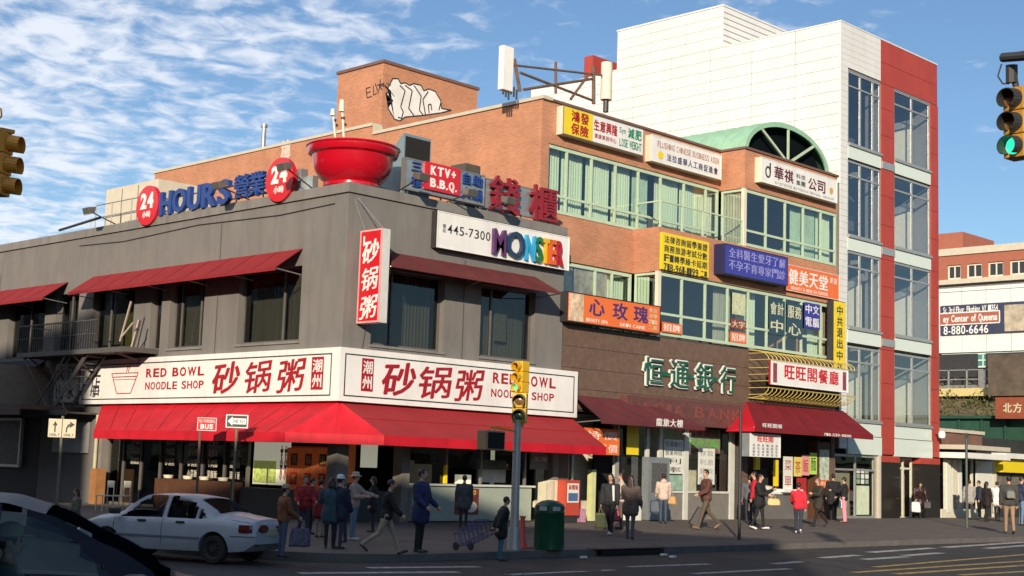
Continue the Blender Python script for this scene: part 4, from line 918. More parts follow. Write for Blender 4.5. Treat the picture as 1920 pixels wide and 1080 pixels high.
# vertical yellow blade sign
r = empty('blade_sign', (25.5, -.4, 6), 'tall narrow yellow sign with dark characters at the right end of the brick building', 'shop sign')
FY = FR(-.35); mb = MB(); mb.fb(FY, 24.98, 25.85, .0, .02, 6.1, 9.1); mb.build('sign_face', m_yel, r); mb = MB(); mb.fb(FY, 24.95, 25.88, -.28, -.002, 6.07, 9.13); mb.build('board', m_dark, r)
for ch, z in zip('中共退出中共', (8.55, 8.1, 7.65, 7.2, 6.72, 6.25)): text(FY, 25.15, 25.65, z, z + .38, .021, ch, m_line, r, depth=.01, bold=.02, split=True, name='character')
mb = MB()
for z in (6.5, 8.7): mb.box(25.3, 25.4, -.07, .05, z, z + .06)
mb.build('bracket', m_dark, r)
# bank characters
r = empty('bank_lettering', (13.2, -.05, 4.9), 'four large white edged green characters on the brown stone wall', 'wall lettering')
FBk = FR(.06)
for ch, p0, p1 in zip('恒通銀行', (1206, 1256, 1304, 1350), (1244, 1292, 1338, 1380)):
    a, b = on(p0, 700, y=-.05).x, on(p1, 700, y=-.05).x
    text(FBk, a, b, 4.95, 5.95, .05, ch, m_white, r, depth=.05, bold=.05, split=True, name='character_edge', gap=1)
    text(FBk, a + .03, b - .03, 4.97, 5.93, .101, ch, m_grn, r, depth=.05, bold=.012, split=True, name='character', gap=1)
mb = MB(); mb.fb(FBk, 13.9, 18.0, .0, .04, 5.35, 5.5); mb.build('mounting_bar', m_grn, r)
# maroon awnings
simple_awning('dull maroon awning between the corner awning and the bank entrance', FR(.02), 9.75, 13.6, 9.78, 15.3, 4.4, 3.62, 1.2, mat('dull_maroon_canvas', (.12, .022, .026), .8, var=.2, vs_=1.5, grime=.2), .14, group='awnings over the ground floor shops')
text(FR(.02 - 1.22), 12.5, 14.0, 3.52, 3.78, .04, '龍旅大樓', m_white, None, depth=.006, bold=.02)[0].name = 'awning_lettering'
tag(bpy.data.objects['awning_lettering'], 'small white characters printed on the dull maroon awning edge', 'lettering')
r = empty('bank_fascia', (16, -.1, 3.6), 'dark reddish brown fascia panel above the bank windows', 'shop sign')
mb = MB(); mb.fb(FS, 12.2, 19.3, .02, .3, 3.66, 4.55); mb.build('board', mat('dark_brown_fascia', (.13, .05, .045), .6, var=.3, vs_=4), r)
text(FS, 12.8, 18.9, 3.95, 4.35, .301, 'ASIA BANK', mat('faint_red_letter', (.22, .06, .05), .6), r, depth=.01, bold=.01, split=True, name='letter', gap=.7)
aR = simple_awning('dark red awning with bright red left end over the snack shop', FR(.02), 19.45, 26.3, 17.9, 26.1, 4.72, 3.75, 1.5, m_mar, .2, group='awnings over the ground floor shops', sides=None)
mb = MB(); mb.prism([(19.45, .012, 4.72), (17.9, -1.48, 3.75), (17.9, -1.48, 3.55), (17.9, -.2, 3.55)], (.0, -.01, .0)); mb.build('left_end_canvas', m_redaw, aR)
FA = FR(.02 - 1.52); text(FA, 18.3, 19.6, 3.72, 3.87, .02, '旺旺閣餐', m_white, aR, depth=.004, bold=.015); text(FA, 22.4, 24.4, 3.58, 3.68, .02, '718-539-8800', m_white, aR, depth=.004, bold=.01)
# cage of yellow rods with the white sign
r = empty('rod_cage', (22.8, 0, 4.9), 'curved yellow rods caging the wall around the white and red restaurant sign', 'wall frame')
n = 22
for i in range(n + 1):
    x = 19.6 + (25.7 - 19.6) * i / n
    for zc_, sgn in ((6.30, 1), (5.25, -1)):
        pts = [Vector((x, -.9 * math.sin(t), zc_ + sgn * .38 * math.cos(t))) for t in [math.pi / 2 * k_ / 5 for k_ in range(6)]]
        if sgn < 0: pts = [Vector((x, -.9 * math.sin(t), 5.25 - .38 * math.cos(t))) for t in [math.pi / 2 * k_ / 5 for k_ in range(6)]]
        mb = MB(); mb.path(pts, .018, 5); mb.build('rod', mat('yellow_rod', (.55, .45, .13), .5, var=.15), r)
mb = MB()
for z in (6.68, 6.3, 5.25, 4.87): mb.tube((19.6, -.02 if z in (6.68, 4.87) else -.9, z), (25.7, -.02 if z in (6.68, 4.87) else -.9, z), .022, n=6)
mb.build('long_rod', mat('yellow_rod', (.55, .45, .13), .5, var=.15), r)
mb = MB()
for z in (5.0, 5.25, 5.5, 5.75, 6.0, 6.3, 6.55): mb.tube((19.6, -.9, z), (19.6, 0, z), .016, n=5)
for z in (5.25, 5.6, 5.95, 6.3): mb.path([(19.6, -.9, z), (20.5, -.9, z)], .016, 5)
mb.build('end_rod', mat('yellow_rod', (.55, .45, .13), .5, var=.15), r)
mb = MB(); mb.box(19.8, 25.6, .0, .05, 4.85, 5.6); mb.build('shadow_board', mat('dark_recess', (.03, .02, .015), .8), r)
r = board('wall_sign', 'white restaurant sign with five red characters inside the yellow rod cage', 'shop sign', R0, 19.55, 24.95, 5.36, 6.26, .93, 1.03, m_white, m_dred, rim=.02, rimmat=m_white)
for ch, i in zip('旺旺閣餐廳', range(5)): text(R0, 20.45 + i * .78, 21.1 + i * .78, 5.62, 6.15, 1.031, ch, mat('vivid_red_letter', (.55, .02, .03), .5), r, depth=.01, bold=.04, split=True, name='character', gap=1)
for x in (19.68, 24.55): mb = MB(); mb.fb(R0, x, x + .25, 1.031, 1.04, 5.45, 6.17); mb.build('side_strip', mat('striped_strip', (.25, .06, .09), .6, var=.6, vs_=12), r)
# bank glazing
bk = empty('bank_shop_front', (15, .1, .3), 'bank shop front with white frames and posters in its windows', 'shop front')
mb = MB(); mb.box(9.75, 19.2, 1.6, 1.7, .2, 3.9); mb.build('back_wall', mat('cream_room', (.68, .64, .50), .8, var=.2, vs_=3), bk)
mb = MB(); mb.box(11.9, 14.6, .9, 1.0, .3, 3.6); mb.build('dark_partition', m_black, bk)
m_wfr = mat('white_shop_frame', (.62, .62, .56), .4)
FG = FR(.0); mb = MB()
for a, b in ((12.2, 12.35), (13.9, 14.05), (14.6, 14.8), (16.05, 16.3), (18.85, 19.12)): mb.fb(FG, a, b, -.35, -.25, .3, 3.66)
mb.fb(FG, 14.8, 19.0, -.34, -.26, 1.28, 1.36); gf = mb.build('frame', m_wfr, bk)
mb = MB(); mb.fb(FG, 14.6, 19.1, -.38, -.3, .3, 1.28); mb.build('stall_riser', mat('grey_riser', (.20, .19, .17), .7, var=.15), bk)
for a, b, z in ((12.35, 13.9, .4), (14.8, 16.05, 1.36), (16.3, 18.85, 1.36)): mb = MB(); mb.fb(FG, a, b, -.3, -.29, z, 3.66); mb.build('pane', m_glass, gf)
def fpap(a, b, z0, z1, m, txt=None, tm=None, o=-.27, name='poster', par=None):
    mb = MB(); mb.fb(FG, a, b, o - .01, o, z0, z1); p = mb.build(name, m, par or bk)
    if txt:
        ts = txt.split('|'); h = (z1 - z0) / len(ts)
        for i, t in enumerate(ts): text(FG, a + .05, b - .05, z1 - (i + .85) * h, z1 - (i + .2) * h, o + .001, t, tm, p, depth=.003, bold=.01)
m_paper = mat('white_paper', (.72, .73, .66), .7, var=.06); m_gpap = mat('green_hill_paper', (.28, .42, .33), .7, var=.4, vs_=4)
fpap(14.9, 16.0, 1.95, 3.15, m_paper, '恒通銀行|營業時間|利|率', m_line); fpap(14.9, 16.0, 1.38, 1.9, m_gpap)
fpap(16.9, 17.9, 1.6, 2.9, m_paper, '存款|利息|貸款|開戶', mat('grey_letter', (.3, .3, .3), .5))
mb = MB(); mb.fb(FG, 16.35, 18.6, -.6, -.55, 2.75, 3.6); p = mb.build('display_sign', mat('dim_grey_panel', (.28, .27, .22), .6), bk)
text(FG, 16.6, 18.5, 2.95, 3.25, -.54, '歡迎光臨', mat('pale_green_letter', (.2, .5, .12), .5), bk, depth=.01, bold=.03, split=True, name='character'); text(FG, 16.6, 18.5, 3.35, 3.55, -.54, '恒通銀行', m_dred, bk, depth=.01, bold=.02)
text(FG, 16.6, 18.5, 2.78, 2.9, -.54, '星期一至五', m_dred, bk, depth=.01, bold=.02)
fpap(12.75, 13.4, 2.55, 3.55, m_yel, name='yellow_banner', o=-.2); fpap(9.9, 11.7, 2.5, 3.35, m_org, '特價|大減價', m_white, o=.35, name='sale_banner')
mb = MB(); mb.fb(FG, 13.6, 14.75, -.2, .1, .35, 2.5); a_ = mb.build('cash_machine', m_galv, bk); mb = MB(); mb.fb(FG, 13.75, 14.6, .1, .115, 1.3, 2.3); mb.build('machine_panel', mat('machine_panel', (.10, .10, .10), .4, var=.5, vs_=9), bk)
mb = MB(); mb.fb(FG, 12.4, 13.0, .0, .3, .35, .95); tag(mb.build('white_box', m_paper), 'white cardboard box standing beside the bank door', 'box')
for x in (9.85, 12.15): mb = MB(); mb.fb(FG, x, x + .1, -.2, -.1, .3, 3.6); mb.build('door_post', m_alu, bk)
# snack shop
sn = empty('snack_shop_front', (22, .1, .3), 'snack shop front with bright menu papers and white counter under the dark red awning', 'shop front')
mb = MB(); mb.box(19.75, 25.45, 1.3, 1.4, .2, 3.9); mb.build('back_wall', mat('dark_brown_wall', (.05, .03, .025), .8), sn)
mb = MB(); mb.fb(FG, 20.2, 23.6, -.5, .05, .35, 1.3); mb.build('counter', mat('snack_counter', (.16, .15, .14), .5), sn)
mb = MB(); mb.fb(FG, 20.15, 22.3, -.55, .12, 1.303, 1.38); mb.fb(FG, 21.6, 22.9, -.4, .3, 1.383, 1.5); mb.build('counter_top', m_white, sn)
mb = MB(); mb.fb(FG, 24.45, 25.4, -.5, -.05, .3, 3.4); mb.build('pier', m_wood, sn)
fpap(22.05, 22.7, 1.5, 2.75, m_paper, '菜|單', m_dred, o=-.05, par=sn); fpap(22.75, 23.3, 2.0, 2.75, mat('yellow_menu', (.75, .60, .15), .6), '茶', m_dred, o=-.03, par=sn); fpap(23.32, 23.85, 2.05, 2.85, mat('pink_menu', (.75, .32, .28), .6), '飯', m_dred, o=-.03, par=sn); fpap(23.87, 24.4, 2.1, 2.95, mat('lime_menu', (.45, .72, .12), .6), '麵', m_line, o=-.03, par=sn)
fpap(21.6, 21.95, 1.6, 2.6, m_yel, o=-.2, par=sn); fpap(23.0, 23.7, .5, 1.95, mat('red_fridge', (.45, .03, .03), .4), o=-.06, par=sn, name='red_cooler'); fpap(24.6, 25.3, 1.9, 3.1, mat('picture_menu', (.45, .52, .42), .6, var=.6, vs_=5), o=-.03, par=sn, name='picture_menu'); fpap(24.6, 25.3, 1.3, 1.9, m_org, '牛肉|粉', m_white, o=-.025, par=sn)
fpap(20.5, 21.4, 1.5, 2.3, m_black, o=-.3, par=sn, name='opening')
mb = MB(); mb.box(20.25, 20.55, .1, .2, 2.2, 2.8); mb.build('yellow_lantern', m_yel, sn); mb = MB(); mb.lathe([(0, 0), (.2, .05), (.26, .2), (0, .25)], (21.0, .1, 1.38), 14); mb.build('pan', m_offwhite, sn, smooth=True)
r = board('menu_box', 'white menu box with red heading hanging under the bright red awning end', 'shop sign', FR(-1.2), 18.0, 19.95, 2.66, 3.5, -.35, .0, m_white, m_galv, rim=.03, rimmat=m_white)
text(FR(-1.2), 18.45, 19.5, 3.2, 3.42, .001, '旺旺閣', mat('vivid_red_letter', (.55, .02, .03), .5), r, depth=.006, bold=.04, split=True, name='character')
random.seed(2)
for i in range(6):
    for j in range(4): text(FR(-1.2), 18.17 + i * .29, 18.32 + i * .29, 3.03 - j * .115, 3.12 - j * .115, .001, random.choice('魚肉粥飯麵湯茶菜'), m_line, r, depth=.003, bold=.01, gap=1)
mb = MB(); mb.tube((18.3, -1.1, 3.5), (18.3, -1.1, 3.75), .02, n=6); mb.tube((19.6, -1.1, 3.5), (19.6, -1.1, 3.8), .02, n=6); mb.build('hanger', m_dark, r)

# penthouse with graffiti
ph = empty('brick_penthouse', (11, 11.85, 14.1), 'orange brick stair tower with graffiti on the roof of the brick building', 'rooftop tower')
mb = MB(); mb.box(11, 16.3, 11.85, 14.75, 14.1, 17.98); mb.build('wall', m_brick, ph); mb = MB(); mb.box(10.94, 16.36, 11.79, 14.81, 17.98, 18.1); mb.build('coping', mat('brown_coping', (.16, .09, .07), .7), ph)
FP = FR(11.85); m_gw = mat('graffiti_white', (.72, .72, .70), .8, var=.12, vs_=2); m_gk = mat('graffiti_black', (.03, .03, .035), .8)
def gp(x, y): p = on(560 + x / 3, 60 + y / 3, y=11.83); return p.x, p.z
blob = [(485, 300), (500, 320), (530, 262), (560, 262), (575, 290), (600, 285), (625, 300), (650, 290), (690, 300), (705, 330), (735, 320), (770, 335), (800, 385), (805, 430), (860, 440), (800, 455), (690, 470), (600, 478), (570, 500), (540, 490), (505, 430), (500, 395), (530, 385), (490, 345), (520, 335)]
mb = MB(); pts = [FP.p(gp(*q)[0], .0, gp(*q)[1]) for q in blob]; 
bm = bmesh.new(); vv = [bm.verts.new(p + Vector((0, -.004, 0))) for p in pts]; f_ = bm.faces.new(vv); bmesh.ops.triangulate(bm, faces=[f_]); me = bpy.data.meshes.new('graffiti_fill'); off = toploc(ph); bmesh.ops.translate(bm, verts=bm.verts, vec=-off); bm.to_mesh(me); bm.free(); link('graffiti_fill', me, m_gw, ph)
mb = MB()
def gl(q, t=.055):
    q = [gp(*a) for a in q]
    for a, b in zip(q[:-1], q[1:]): mb.beam(FP.p(a[0], .008, a[1]), FP.p(b[0], .008, b[1]), t, .004, up=(0, 1, 0))
gl(blob + [blob[0]])
gl([(570, 300), (600, 330), (575, 420), (590, 450), (580, 485), (560, 480)]); gl([(600, 300), (640, 330), (620, 430), (650, 470)]); gl([(650, 300), (690, 360), (680, 440), (700, 465)]); gl([(715, 470), (700, 380), (730, 335)]); gl([(735, 455), (730, 410), (745, 405), (750, 440)]); gl([(790, 440), (800, 400)]); gl([(530, 385), (520, 400), (530, 430)])
mb.build('graffiti_outline', m_gk, ph)
FP2 = FL(11); q0 = on(685, 165, x=11); mb = MB()
def gl2(q, t=.05):
    q = [on(560 + a / 3, 60 + b / 3, x=11) for a, b in q]
    for a, b in zip(q[:-1], q[1:]): mb.beam(FP2.p(a.y, .006, a.z), FP2.p(b.y, .006, b.z), t, .004, up=(1, 0, 0))
gl2([(405, 310), (380, 318), (385, 372), (412, 362)]); gl2([(382, 345), (405, 335)]); gl2([(420, 300), (422, 355), (440, 345)]); gl2([(430, 290), (450, 345)]); gl2([(440, 300), (480, 290)]); gl2([(462, 265), (452, 330)]); gl2([(480, 300), (455, 305), (470, 325)]); gl2([(495, 290), (520, 300)])
mb.build('graffiti_tag', m_gk, ph)
# chimney pipe, painted patch and junk on the side wall
mb = MB(); p = on(483, 262, x=9.6); mb.tube((9.9, p.y, 14.0), (9.9, p.y, p.z + .6), .1, n=14); mb.tube((9.9, p.y, p.z + .6), (9.9, p.y, p.z + .72), .15, n=14); tag(mb.build('flue_pipe', m_galv, smooth=True), 'shiny metal flue pipe rising above the long orange brick wall', 'chimney')
mb = MB(); a = on(528, 265, x=SX - .05); b = on(543, 305, x=SX - .05); FW = FL(SX - .05)
text(FW, a.y, b.y, b.z, a.z, .002, '樓', mat('faded_white_paint', (.62, .50, .42), .9, var=.2, vs_=8), bb, depth=.004, bold=.05, gap=1, name='faded_mark')
# antennas on the front parapet
r = empty('antenna_frame', (10, 1.6, 14.5), 'scaffold of rusty steel tubes carrying two white antenna panels on the brick parapet', 'antenna')
m_rust = mat('rusty_tube', (.17, .11, .08), .7, metal=.3, var=.3, vs_=6)
def gA(px, py, y=2.0): return on(px, py, y=y)
mb = MB(); mb.tube(gA(962, 122), gA(1128, 141), .04, n=8); mb.tube(gA(975, 136), gA(1110, 188), .05, n=8); mb.tube(gA(982, 168), gA(1110, 148), .05, n=8); mb.tube(gA(1070, 186), gA(1105, 138), .05, n=8); mb.tube(gA(1042, 116), gA(1042, 175), .05, n=8); mb.tube(gA(964, 110), gA(975, 172), .06, n=8); mb.tube(gA(1113, 125), gA(1113, 195), .07, n=8)
mb.build('tube', m_rust, r)
mb = MB(); a = gA(943, 84); b = gA(963, 84); c = gA(943, 168); mb.box(a.x, b.x, 1.95, 2.2, c.z, a.z); mb.build('antenna_panel', m_white, r, bevel=.03)
a = gA(1138, 118); c = gA(1138, 188); mb = MB(); mb.tube((a.x, 2, c.z), (a.x, 2, a.z), .21, n=20); mb.build('antenna_drum', m_offwhite, r, smooth=True)
mb = MB(); mb.tube((a.x, 2, c.z - .45), (a.x, 2, c.z), .1, n=10); 
mb.build('antenna_foot', m_dark, r)
for i in range(6): mb = MB(); p = gA(944 + i * 5, 158 + (i % 3) * 5); mb.tube(p + Vector((0, 0, -.35)), p, .035, n=6); mb.build('cable_stub', m_dark, r)

# green copper barrel vault
cx = 22.72; rz0 = 14.47; rad = 3.0; rh = 1.56
vt = empty('copper_vault', (cx, .5, 14.47), 'green copper barrel roof with a fan shaped window on top of the brick building', 'roof')
mb = MB(); n = 28; ysv = (.42, 9.0)
arc = [(cx - rad * math.cos(math.pi * i / n), rz0 + rh * math.sin(math.pi * i / n)) for i in range(n + 1)]
for (x0, z0), (x1, z1) in zip(arc[:-1], arc[1:]): mb.quad((x0, ysv[0], z0), (x1, ysv[0], z1), (x1, ysv[1], z1), (x0, ysv[1], z0))
mb.build('copper_sheet', m_copper, vt, smooth=True)
for j in range(13):
    mb = MB(); y = .9 + j * .62
    for (x0, z0), (x1, z1) in zip(arc[:-1], arc[1:]): mb.beam((x0, y, z0 + .02), (x1, y, z1 + .02), .05, .05)
    mb.build('standing_seam', m_copper, vt)
mb = MB()
for i in range(n):
    t0, t1 = math.pi * i / n, math.pi * (i + 1) / n
    q = [(cx - r0 * math.cos(t), .36, rz0 + r1 * math.sin(t)) for t, (r0, r1) in ((t0, (rad + .03, rh + .03)), (t1, (rad + .03, rh + .03)), (t1, (rad - .17, rh - .17)), (t0, (rad - .17, rh - .17)))]
    mb.prism(q, (0, .12, 0))
mb.build('arch_trim', m_copper, vt)
mb = MB(); mb.add([(cx - (rad - .16) * math.cos(math.pi * i / n), .43, rz0 + (rh - .16) * math.sin(math.pi * i / n)) for i in range(n + 1)], [tuple(range(n + 1))]); mb.build('fan_pane', glass_mat('dark_fan_glass', (.10, .13, .14), .10), vt)
mb = MB(); mb.add([(cx - (rad - .16) * math.cos(math.pi * i / n), .75, rz0 + (rh - .16) * math.sin(math.pi * i / n)) for i in range(n + 1)], [tuple(range(n + 1))]); mb.build('fan_back', mat('fan_gloom', (.05, .07, .075), .9), vt)
mb = MB(); hub = Vector((cx, .4, rz0 + .0))
for t in (math.pi * .27, math.pi * .5, math.pi * .73): mb.beam(hub, (cx - (rad - .15) * math.cos(t), .4, rz0 + (rh - .15) * math.sin(t)), .1, .06, up=(0, 1, 0))
mb.build('glazing_bar', m_gframe, vt)
mb = MB(); mb.box(cx - rad, cx + rad, .45, 9, 14.1, 14.46); mb.build('upstand', m_copper, vt)
p = on(1460, 225, y=3)

# ================================================================ WHITE AND RED TOWER
tw = empty('white_tower', (26.5, .3, 0), 'tall modern building clad in white panels with red columns and glass bays', 'building')
TX = 26.5; TY = .3; FT = FR(TY); FTL = FL(TX)
mb = MB(); mb.box(TX + .05, 27.05, TY + .05, TY + .5, 3.2, 19.3); mb.box(TX + .05, 34.9, TY + .05, 13, 19.3, 21.3); mb.box(TX + .05, TX + .5, TY + .5, 18.5, 5, 21.3); mb.box(TX + .05, 34, 6.5, 12.7, 21.3, 23.25)
mb.box(34.3, 34.9, TY + .06, 13, 3.4, 19.3); mb.box(29.85, 30.9, TY + .06, TY + .8, 3.4, 19.3)
mb.build('core', m_gap, tw)
mb = MB(); mb.box(TX - .02, 34.95, TY - .02, 13, 21.302, 21.36); mb.box(TX - .02, 34.1, 6.42, 12.8, 23.26, 23.34); mb.build('coping', m_panel, tw)
random.seed(4)
for F_, ln_, z0_, rows_, n_ in ((FTL, (TY, 18.5), 14.3, 14, 8), (FTL, (6.44, 12.76), 21.37, 4, 3)):
    h_ = (21.3 - z0_) / rows_ if rows_ == 14 else (23.25 - z0_) / rows_
    for r0 in range(rows_):
        for c0 in range(n_):
            a = ln_[0] + (ln_[1] - ln_[0]) * c0 / n_; b = ln_[0] + (ln_[1] - ln_[0]) * (c0 + 1) / n_
            mb = MB(); mb.fb(F_, a + .016, b - .016, -.045, .0 + random.random() * .003, z0_ + r0 * h_ + .008, z0_ + (r0 + 1) * h_ - .008); mb.build('cladding_panel', m_panel, tw)
# narrow boards on the front
z = 21.3
while z > 3.4:
    h = .27; x1 = 29.8 if z > 19.45 else 27.08; mb = MB(); mb.fb(FT, TX, x1, -.045, .002, z - h + .005, z - .005); mb.build('cladding_board', m_panel, tw); z -= h
z = 23.25
while z > 21.5: mb = MB(); mb.fb(FR(6.44), TX, 34.0, -.05, .0, z - .25, z - .02); mb.build('cladding_board', m_panel, tw); z -= .27
# red panels
for r0, (z0, z1) in enumerate(((19.35, 20.3), (20.3, 21.3))):
    for c0 in range(4):
        a = 29.82 + c0 * 1.28; mb = MB(); mb.fb(FT, a + .008, a + 1.272, -.045, .004, z0 + .008, z1 - .008); mb.build('red_panel', m_rpanel, tw)
zz = [3.05, 4.6, 6.1, 7.55, 9.0, 10.3, 11.5, 13.0, 14.3, 15.5, 17.0, 18.2, 19.33]
for a, b in ((29.85, 30.92), (34.28, 34.95)):
    for z0, z1 in zip(zz[:-1], zz[1:]): mb = MB(); mb.fb(FT, a, b, -.04, .03, z0 + .008, z1 - .008); mb.build('red_panel', m_rpanel, tw)
for z0, z1 in zip(zz[:-1], zz[1:]): mb = MB(); mb.box(34.955, 34.99, TY + .0, TY + 6, z0 + .008, z1 - .008); mb.build('red_panel', m_rpanel, tw)
# glass bays
lev = [(16.1, 19.3), (12.15, 15.4), (8.25, 11.5), (4.4, 7.5)]
m_bluegl = glass_mat('blue_grey_glass', (.90, .93, .93), .15, 1.0)
m_lit = mat('cream_blind', (.80, .77, .62), .8, var=.08)
for (x0, x1, cols) in ((27.08, 29.83, [27.08, 28.15, 29.2, 29.83]), (30.94, 34.26, [30.94, 32.6, 34.26])):
    for li, (z0, z1) in enumerate(lev):
        mb = MB(); mb.fb(FT, x0, x1, -.25, -.05, z1 - .02, z1 + .0); 
        fr = window(FT, x0, x1, z0, z1, tw, cols=cols, fm=m_alu, gm=m_bluegl, depth=.05, fw=.09, trans=z1 - .65)
        mb = MB(); mb.fb(FT, x0 + .01, x1 - .01, -.06, .02, z0 - .62, z0 - .01); mb.build('spandrel', m_spand, tw)
        mb = MB(); mb.fb(FT, x0 + .01, x1 - .01, -.05, .1, z0 - .08, z0 + .02); mb.build('sill', m_alu, tw)
        if not (x0 < 28 and li < 2):
            # pale interior partition seen through the glass, cut on a slope by the stair
            mb = MB(); zt0 = z0 + .1; a_ = x0 + .3; b_ = x1 - .05
            mb.prism([FT.p(a_, -.9, zt0), FT.p(b_, -.9, zt0), FT.p(b_, -.9, z1 - .8), FT.p(a_, -.9, z0 + (z1 - z0) * .45)], (0, .05, 0)); mb.build('blind', m_lit, fr)
            mb = MB(); mb.beam(FT.p(a_, -.85, z0 + (z1 - z0) * .47), FT.p(b_, -.85, z1 - .75), .16, .3); mb.build('stair_beam', m_alu, fr)
        mb = MB(); mb.fb(FT, x0, x1, -3.0, -.12, z0 - .62, z0 - .3); mb.build('floor_slab', m_alu, tw)
mb = MB(); mb.fb(FT, 27.08, 34.28, -3.1, -3.0, .3, 19.3); mb.build('inner_wall', mat('office_wall', (.12, .12, .12), .9), tw)
mb = MB(); mb.fb(FT, 29.85, 34.28, -.04, .0, 19.28, 19.33); mb.build('lintel', m_alu, tw)
# cross rods between the bays
for z in (7.9, 11.9, 15.7): mb = MB(); mb.fb(FT, 29.85, 30.92, .032, .07, z - .2, z + .12); mb.build('joint_plate', m_alu, tw)
# ground floor: glass, black stone columns, spandrel
mb = MB(); mb.fb(FT, 27.1, 29.83, -.06, .05, 3.0, 3.75); mb.fb(FT, 30.94, 34.26, -.06, .05, 3.0, 3.75); mb.build('spandrel', m_spand, tw)
m_granite = mat('black_granite', (.022, .017, .015), .3, var=.3, vs_=14)
for a, b in ((29.75, 31.35), (33.2, 34.95)):
    for z0, z1 in zip((.3, 1.2, 2.1), (1.2, 2.1, 2.72)): mb = MB(); mb.fb(FT, a, b, -.5, .05, z0 + .004, z1 - .004); mb.build('granite_block', m_granite, tw)
    mb = MB(); mb.fb(FT, a, b, -.5, .05, 2.73, 3.0); mb.build('red_panel', m_rpanel, tw)
m_film = mat('tan_door_film', (.30, .28, .19), .6, var=.15, vs_=3)
gl_ = window(FT, 26.2, 29.6, .35, 2.98, tw, cols=[26.2, 27.9, 29.6], fm=m_alu, gm=m_glass, depth=.1, fw=.1, trans=2.35)
mb = MB(); mb.fb(FT, 26.3, 27.8, -.35, -.3, .4, 2.3); mb.build('door_film', m_film, gl_); mb = MB(); mb.fb(FT, 28.0, 29.0, -.09, -.08, .5, 1.7); mb.build('poster', mat('pale_green_poster', (.60, .68, .50), .6, var=.15), gl_)
random.seed(9)
for i in range(9): 
    x = 28.0 + (i % 3) * .35; z = 1.78 + (i // 3) * .22; mb = MB(); mb.fb(FT, x, x + .26, -.088, -.08, z, z + .18); mb.build('paper_notice', random.choice([m_paper, m_gpap, m_paper]), gl_)
mb = MB(); mb.fb(FT, 26.95, 27.4, -.088, -.08, 1.4, 1.6); mb.build('door_sign', m_dred, gl_)
mb = MB(); mb.fb(FT, 31.35, 33.2, -.8, -.75, .3, 3.0); mb.build('lobby_blind', mat('striped_blind', (.45, .36, .20), .8, var=.25, vs_=6), tw)
window(FT, 31.38, 33.18, .3, 2.98, tw, cols=[31.38, 32.4, 33.18], fm=m_offwhite, gm=m_glass, depth=.4, fw=.1, trans=2.5)
mb = MB(); mb.fb(FT, 29.6, 29.75, -.3, .06, .3, 3.0); mb.build('door_jamb', m_tan, tw)
r = empty('wall_lamp', on(1764, 815, y=.2), 'white round lamp on the right edge of the tower above the low shops', 'lamp')
p = on(1764, 815, y=0); mb = MB(); mb.lathe([(0, -.2), (.14, -.14), (.17, 0), (.14, .14), (0, .2)], (p.x, -.05, p.z), 14); mb.build('lamp_globe', m_white, r, smooth=True); mb = MB(); mb.tube((p.x, .3, p.z), (p.x, .0, p.z), .03, n=6); mb.build('bracket', m_dark, r)
# red block behind
mb = MB(); a = on(1112, 103, y=16); b = on(1156, 92, y=16); mb.box(a.x, b.x + 3, 16, 16.6, 14, a.z); o = mb.build('stair_head', m_rpanel); tag(o, 'red clad roof block behind the white antenna drum', 'rooftop block')
import numpy as np
# ================================================================ PEOPLE
def cap_mesh(bm, a, ra, b, rb, seg=10):
    a = Vector(a); b = Vector(b); d = b - a; ln_ = d.length
    d = d / ln_ if ln_ > 1e-6 else Vector((0, 0, 1))
    up = Vector((0, 0, 1)) if abs(d.z) < .9 else Vector((0, 1, 0)); x = d.cross(up).normalized(); y = d.cross(x)
    rings = []
    for k in range(1, 5): t = math.pi / 2 * k / 4; rings.append((a - d * ra * math.cos(t), ra * math.sin(t)))
    for k in range(3, -1, -1):
        t = math.pi / 2 * (k + 0) / 4
        if k == 0: break
        rings.append((b + d * rb * math.cos(t), rb * math.sin(t)))
    rings.insert(4, (b, rb))
    vs = []
    p0 = bm.verts.new(a - d * ra); 
    for c, r in rings: vs.append([bm.verts.new(c + x * math.cos(2 * math.pi * i / seg) * r + y * math.sin(2 * math.pi * i / seg) * r) for i in range(seg)])
    p1 = bm.verts.new(b + d * rb)
    for i in range(seg): bm.faces.new((p0, vs[0][(i + 1) % seg], vs[0][i])); bm.faces.new((p1, vs[-1][i], vs[-1][(i + 1) % seg]))
    for r0, r1 in zip(vs[:-1], vs[1:]):
        for i in range(seg): bm.faces.new((r0[i], r0[(i + 1) % seg], r1[(i + 1) % seg], r1[i]))
def ell(bm, c, r, seg=14, rot=None):
    m = Matrix.Translation(Vector(c)) @ (rot or Matrix.Identity(4)) @ Matrix.Diagonal((r[0], r[1], r[2], 1))
    bmesh.ops.create_uvsphere(bm, u_segments=seg, v_segments=seg // 2 + 2, radius=1, matrix=m)
def remesh(bm, vox, smooth=2):
    bmesh.ops.recalc_face_normals(bm, faces=bm.faces); me = bpy.data.meshes.new('tmp'); bm.to_mesh(me); bm.free()
    o = bpy.data.objects.new('tmp', me); col.objects.link(o)
    r = o.modifiers.new('r', 'REMESH'); r.mode = 'VOXEL'; r.voxel_size = vox; r.use_smooth_shade = True
    if smooth: s = o.modifiers.new('s', 'SMOOTH'); s.iterations = smooth; s.factor = .5
    dg = bpy.context.evaluated_depsgraph_get(); m2 = bpy.data.meshes.new_from_object(o.evaluated_get(dg)); bpy.data.objects.remove(o); bpy.data.meshes.remove(me)
    return m2
def cmat(c, r=.85, var=.16): return mat('cloth_%02d_%02d_%02d' % tuple(int(v * 99) for v in c), c, r, var=var, vs_=9, bump=.15, bs=60)
def seg_d(p, a, b):
    ab = b - a; t = 0 if ab.length_squared < 1e-9 else max(0, min(1, (p - a).dot(ab) / ab.length_squared)); return (p - a - ab * t).length, t
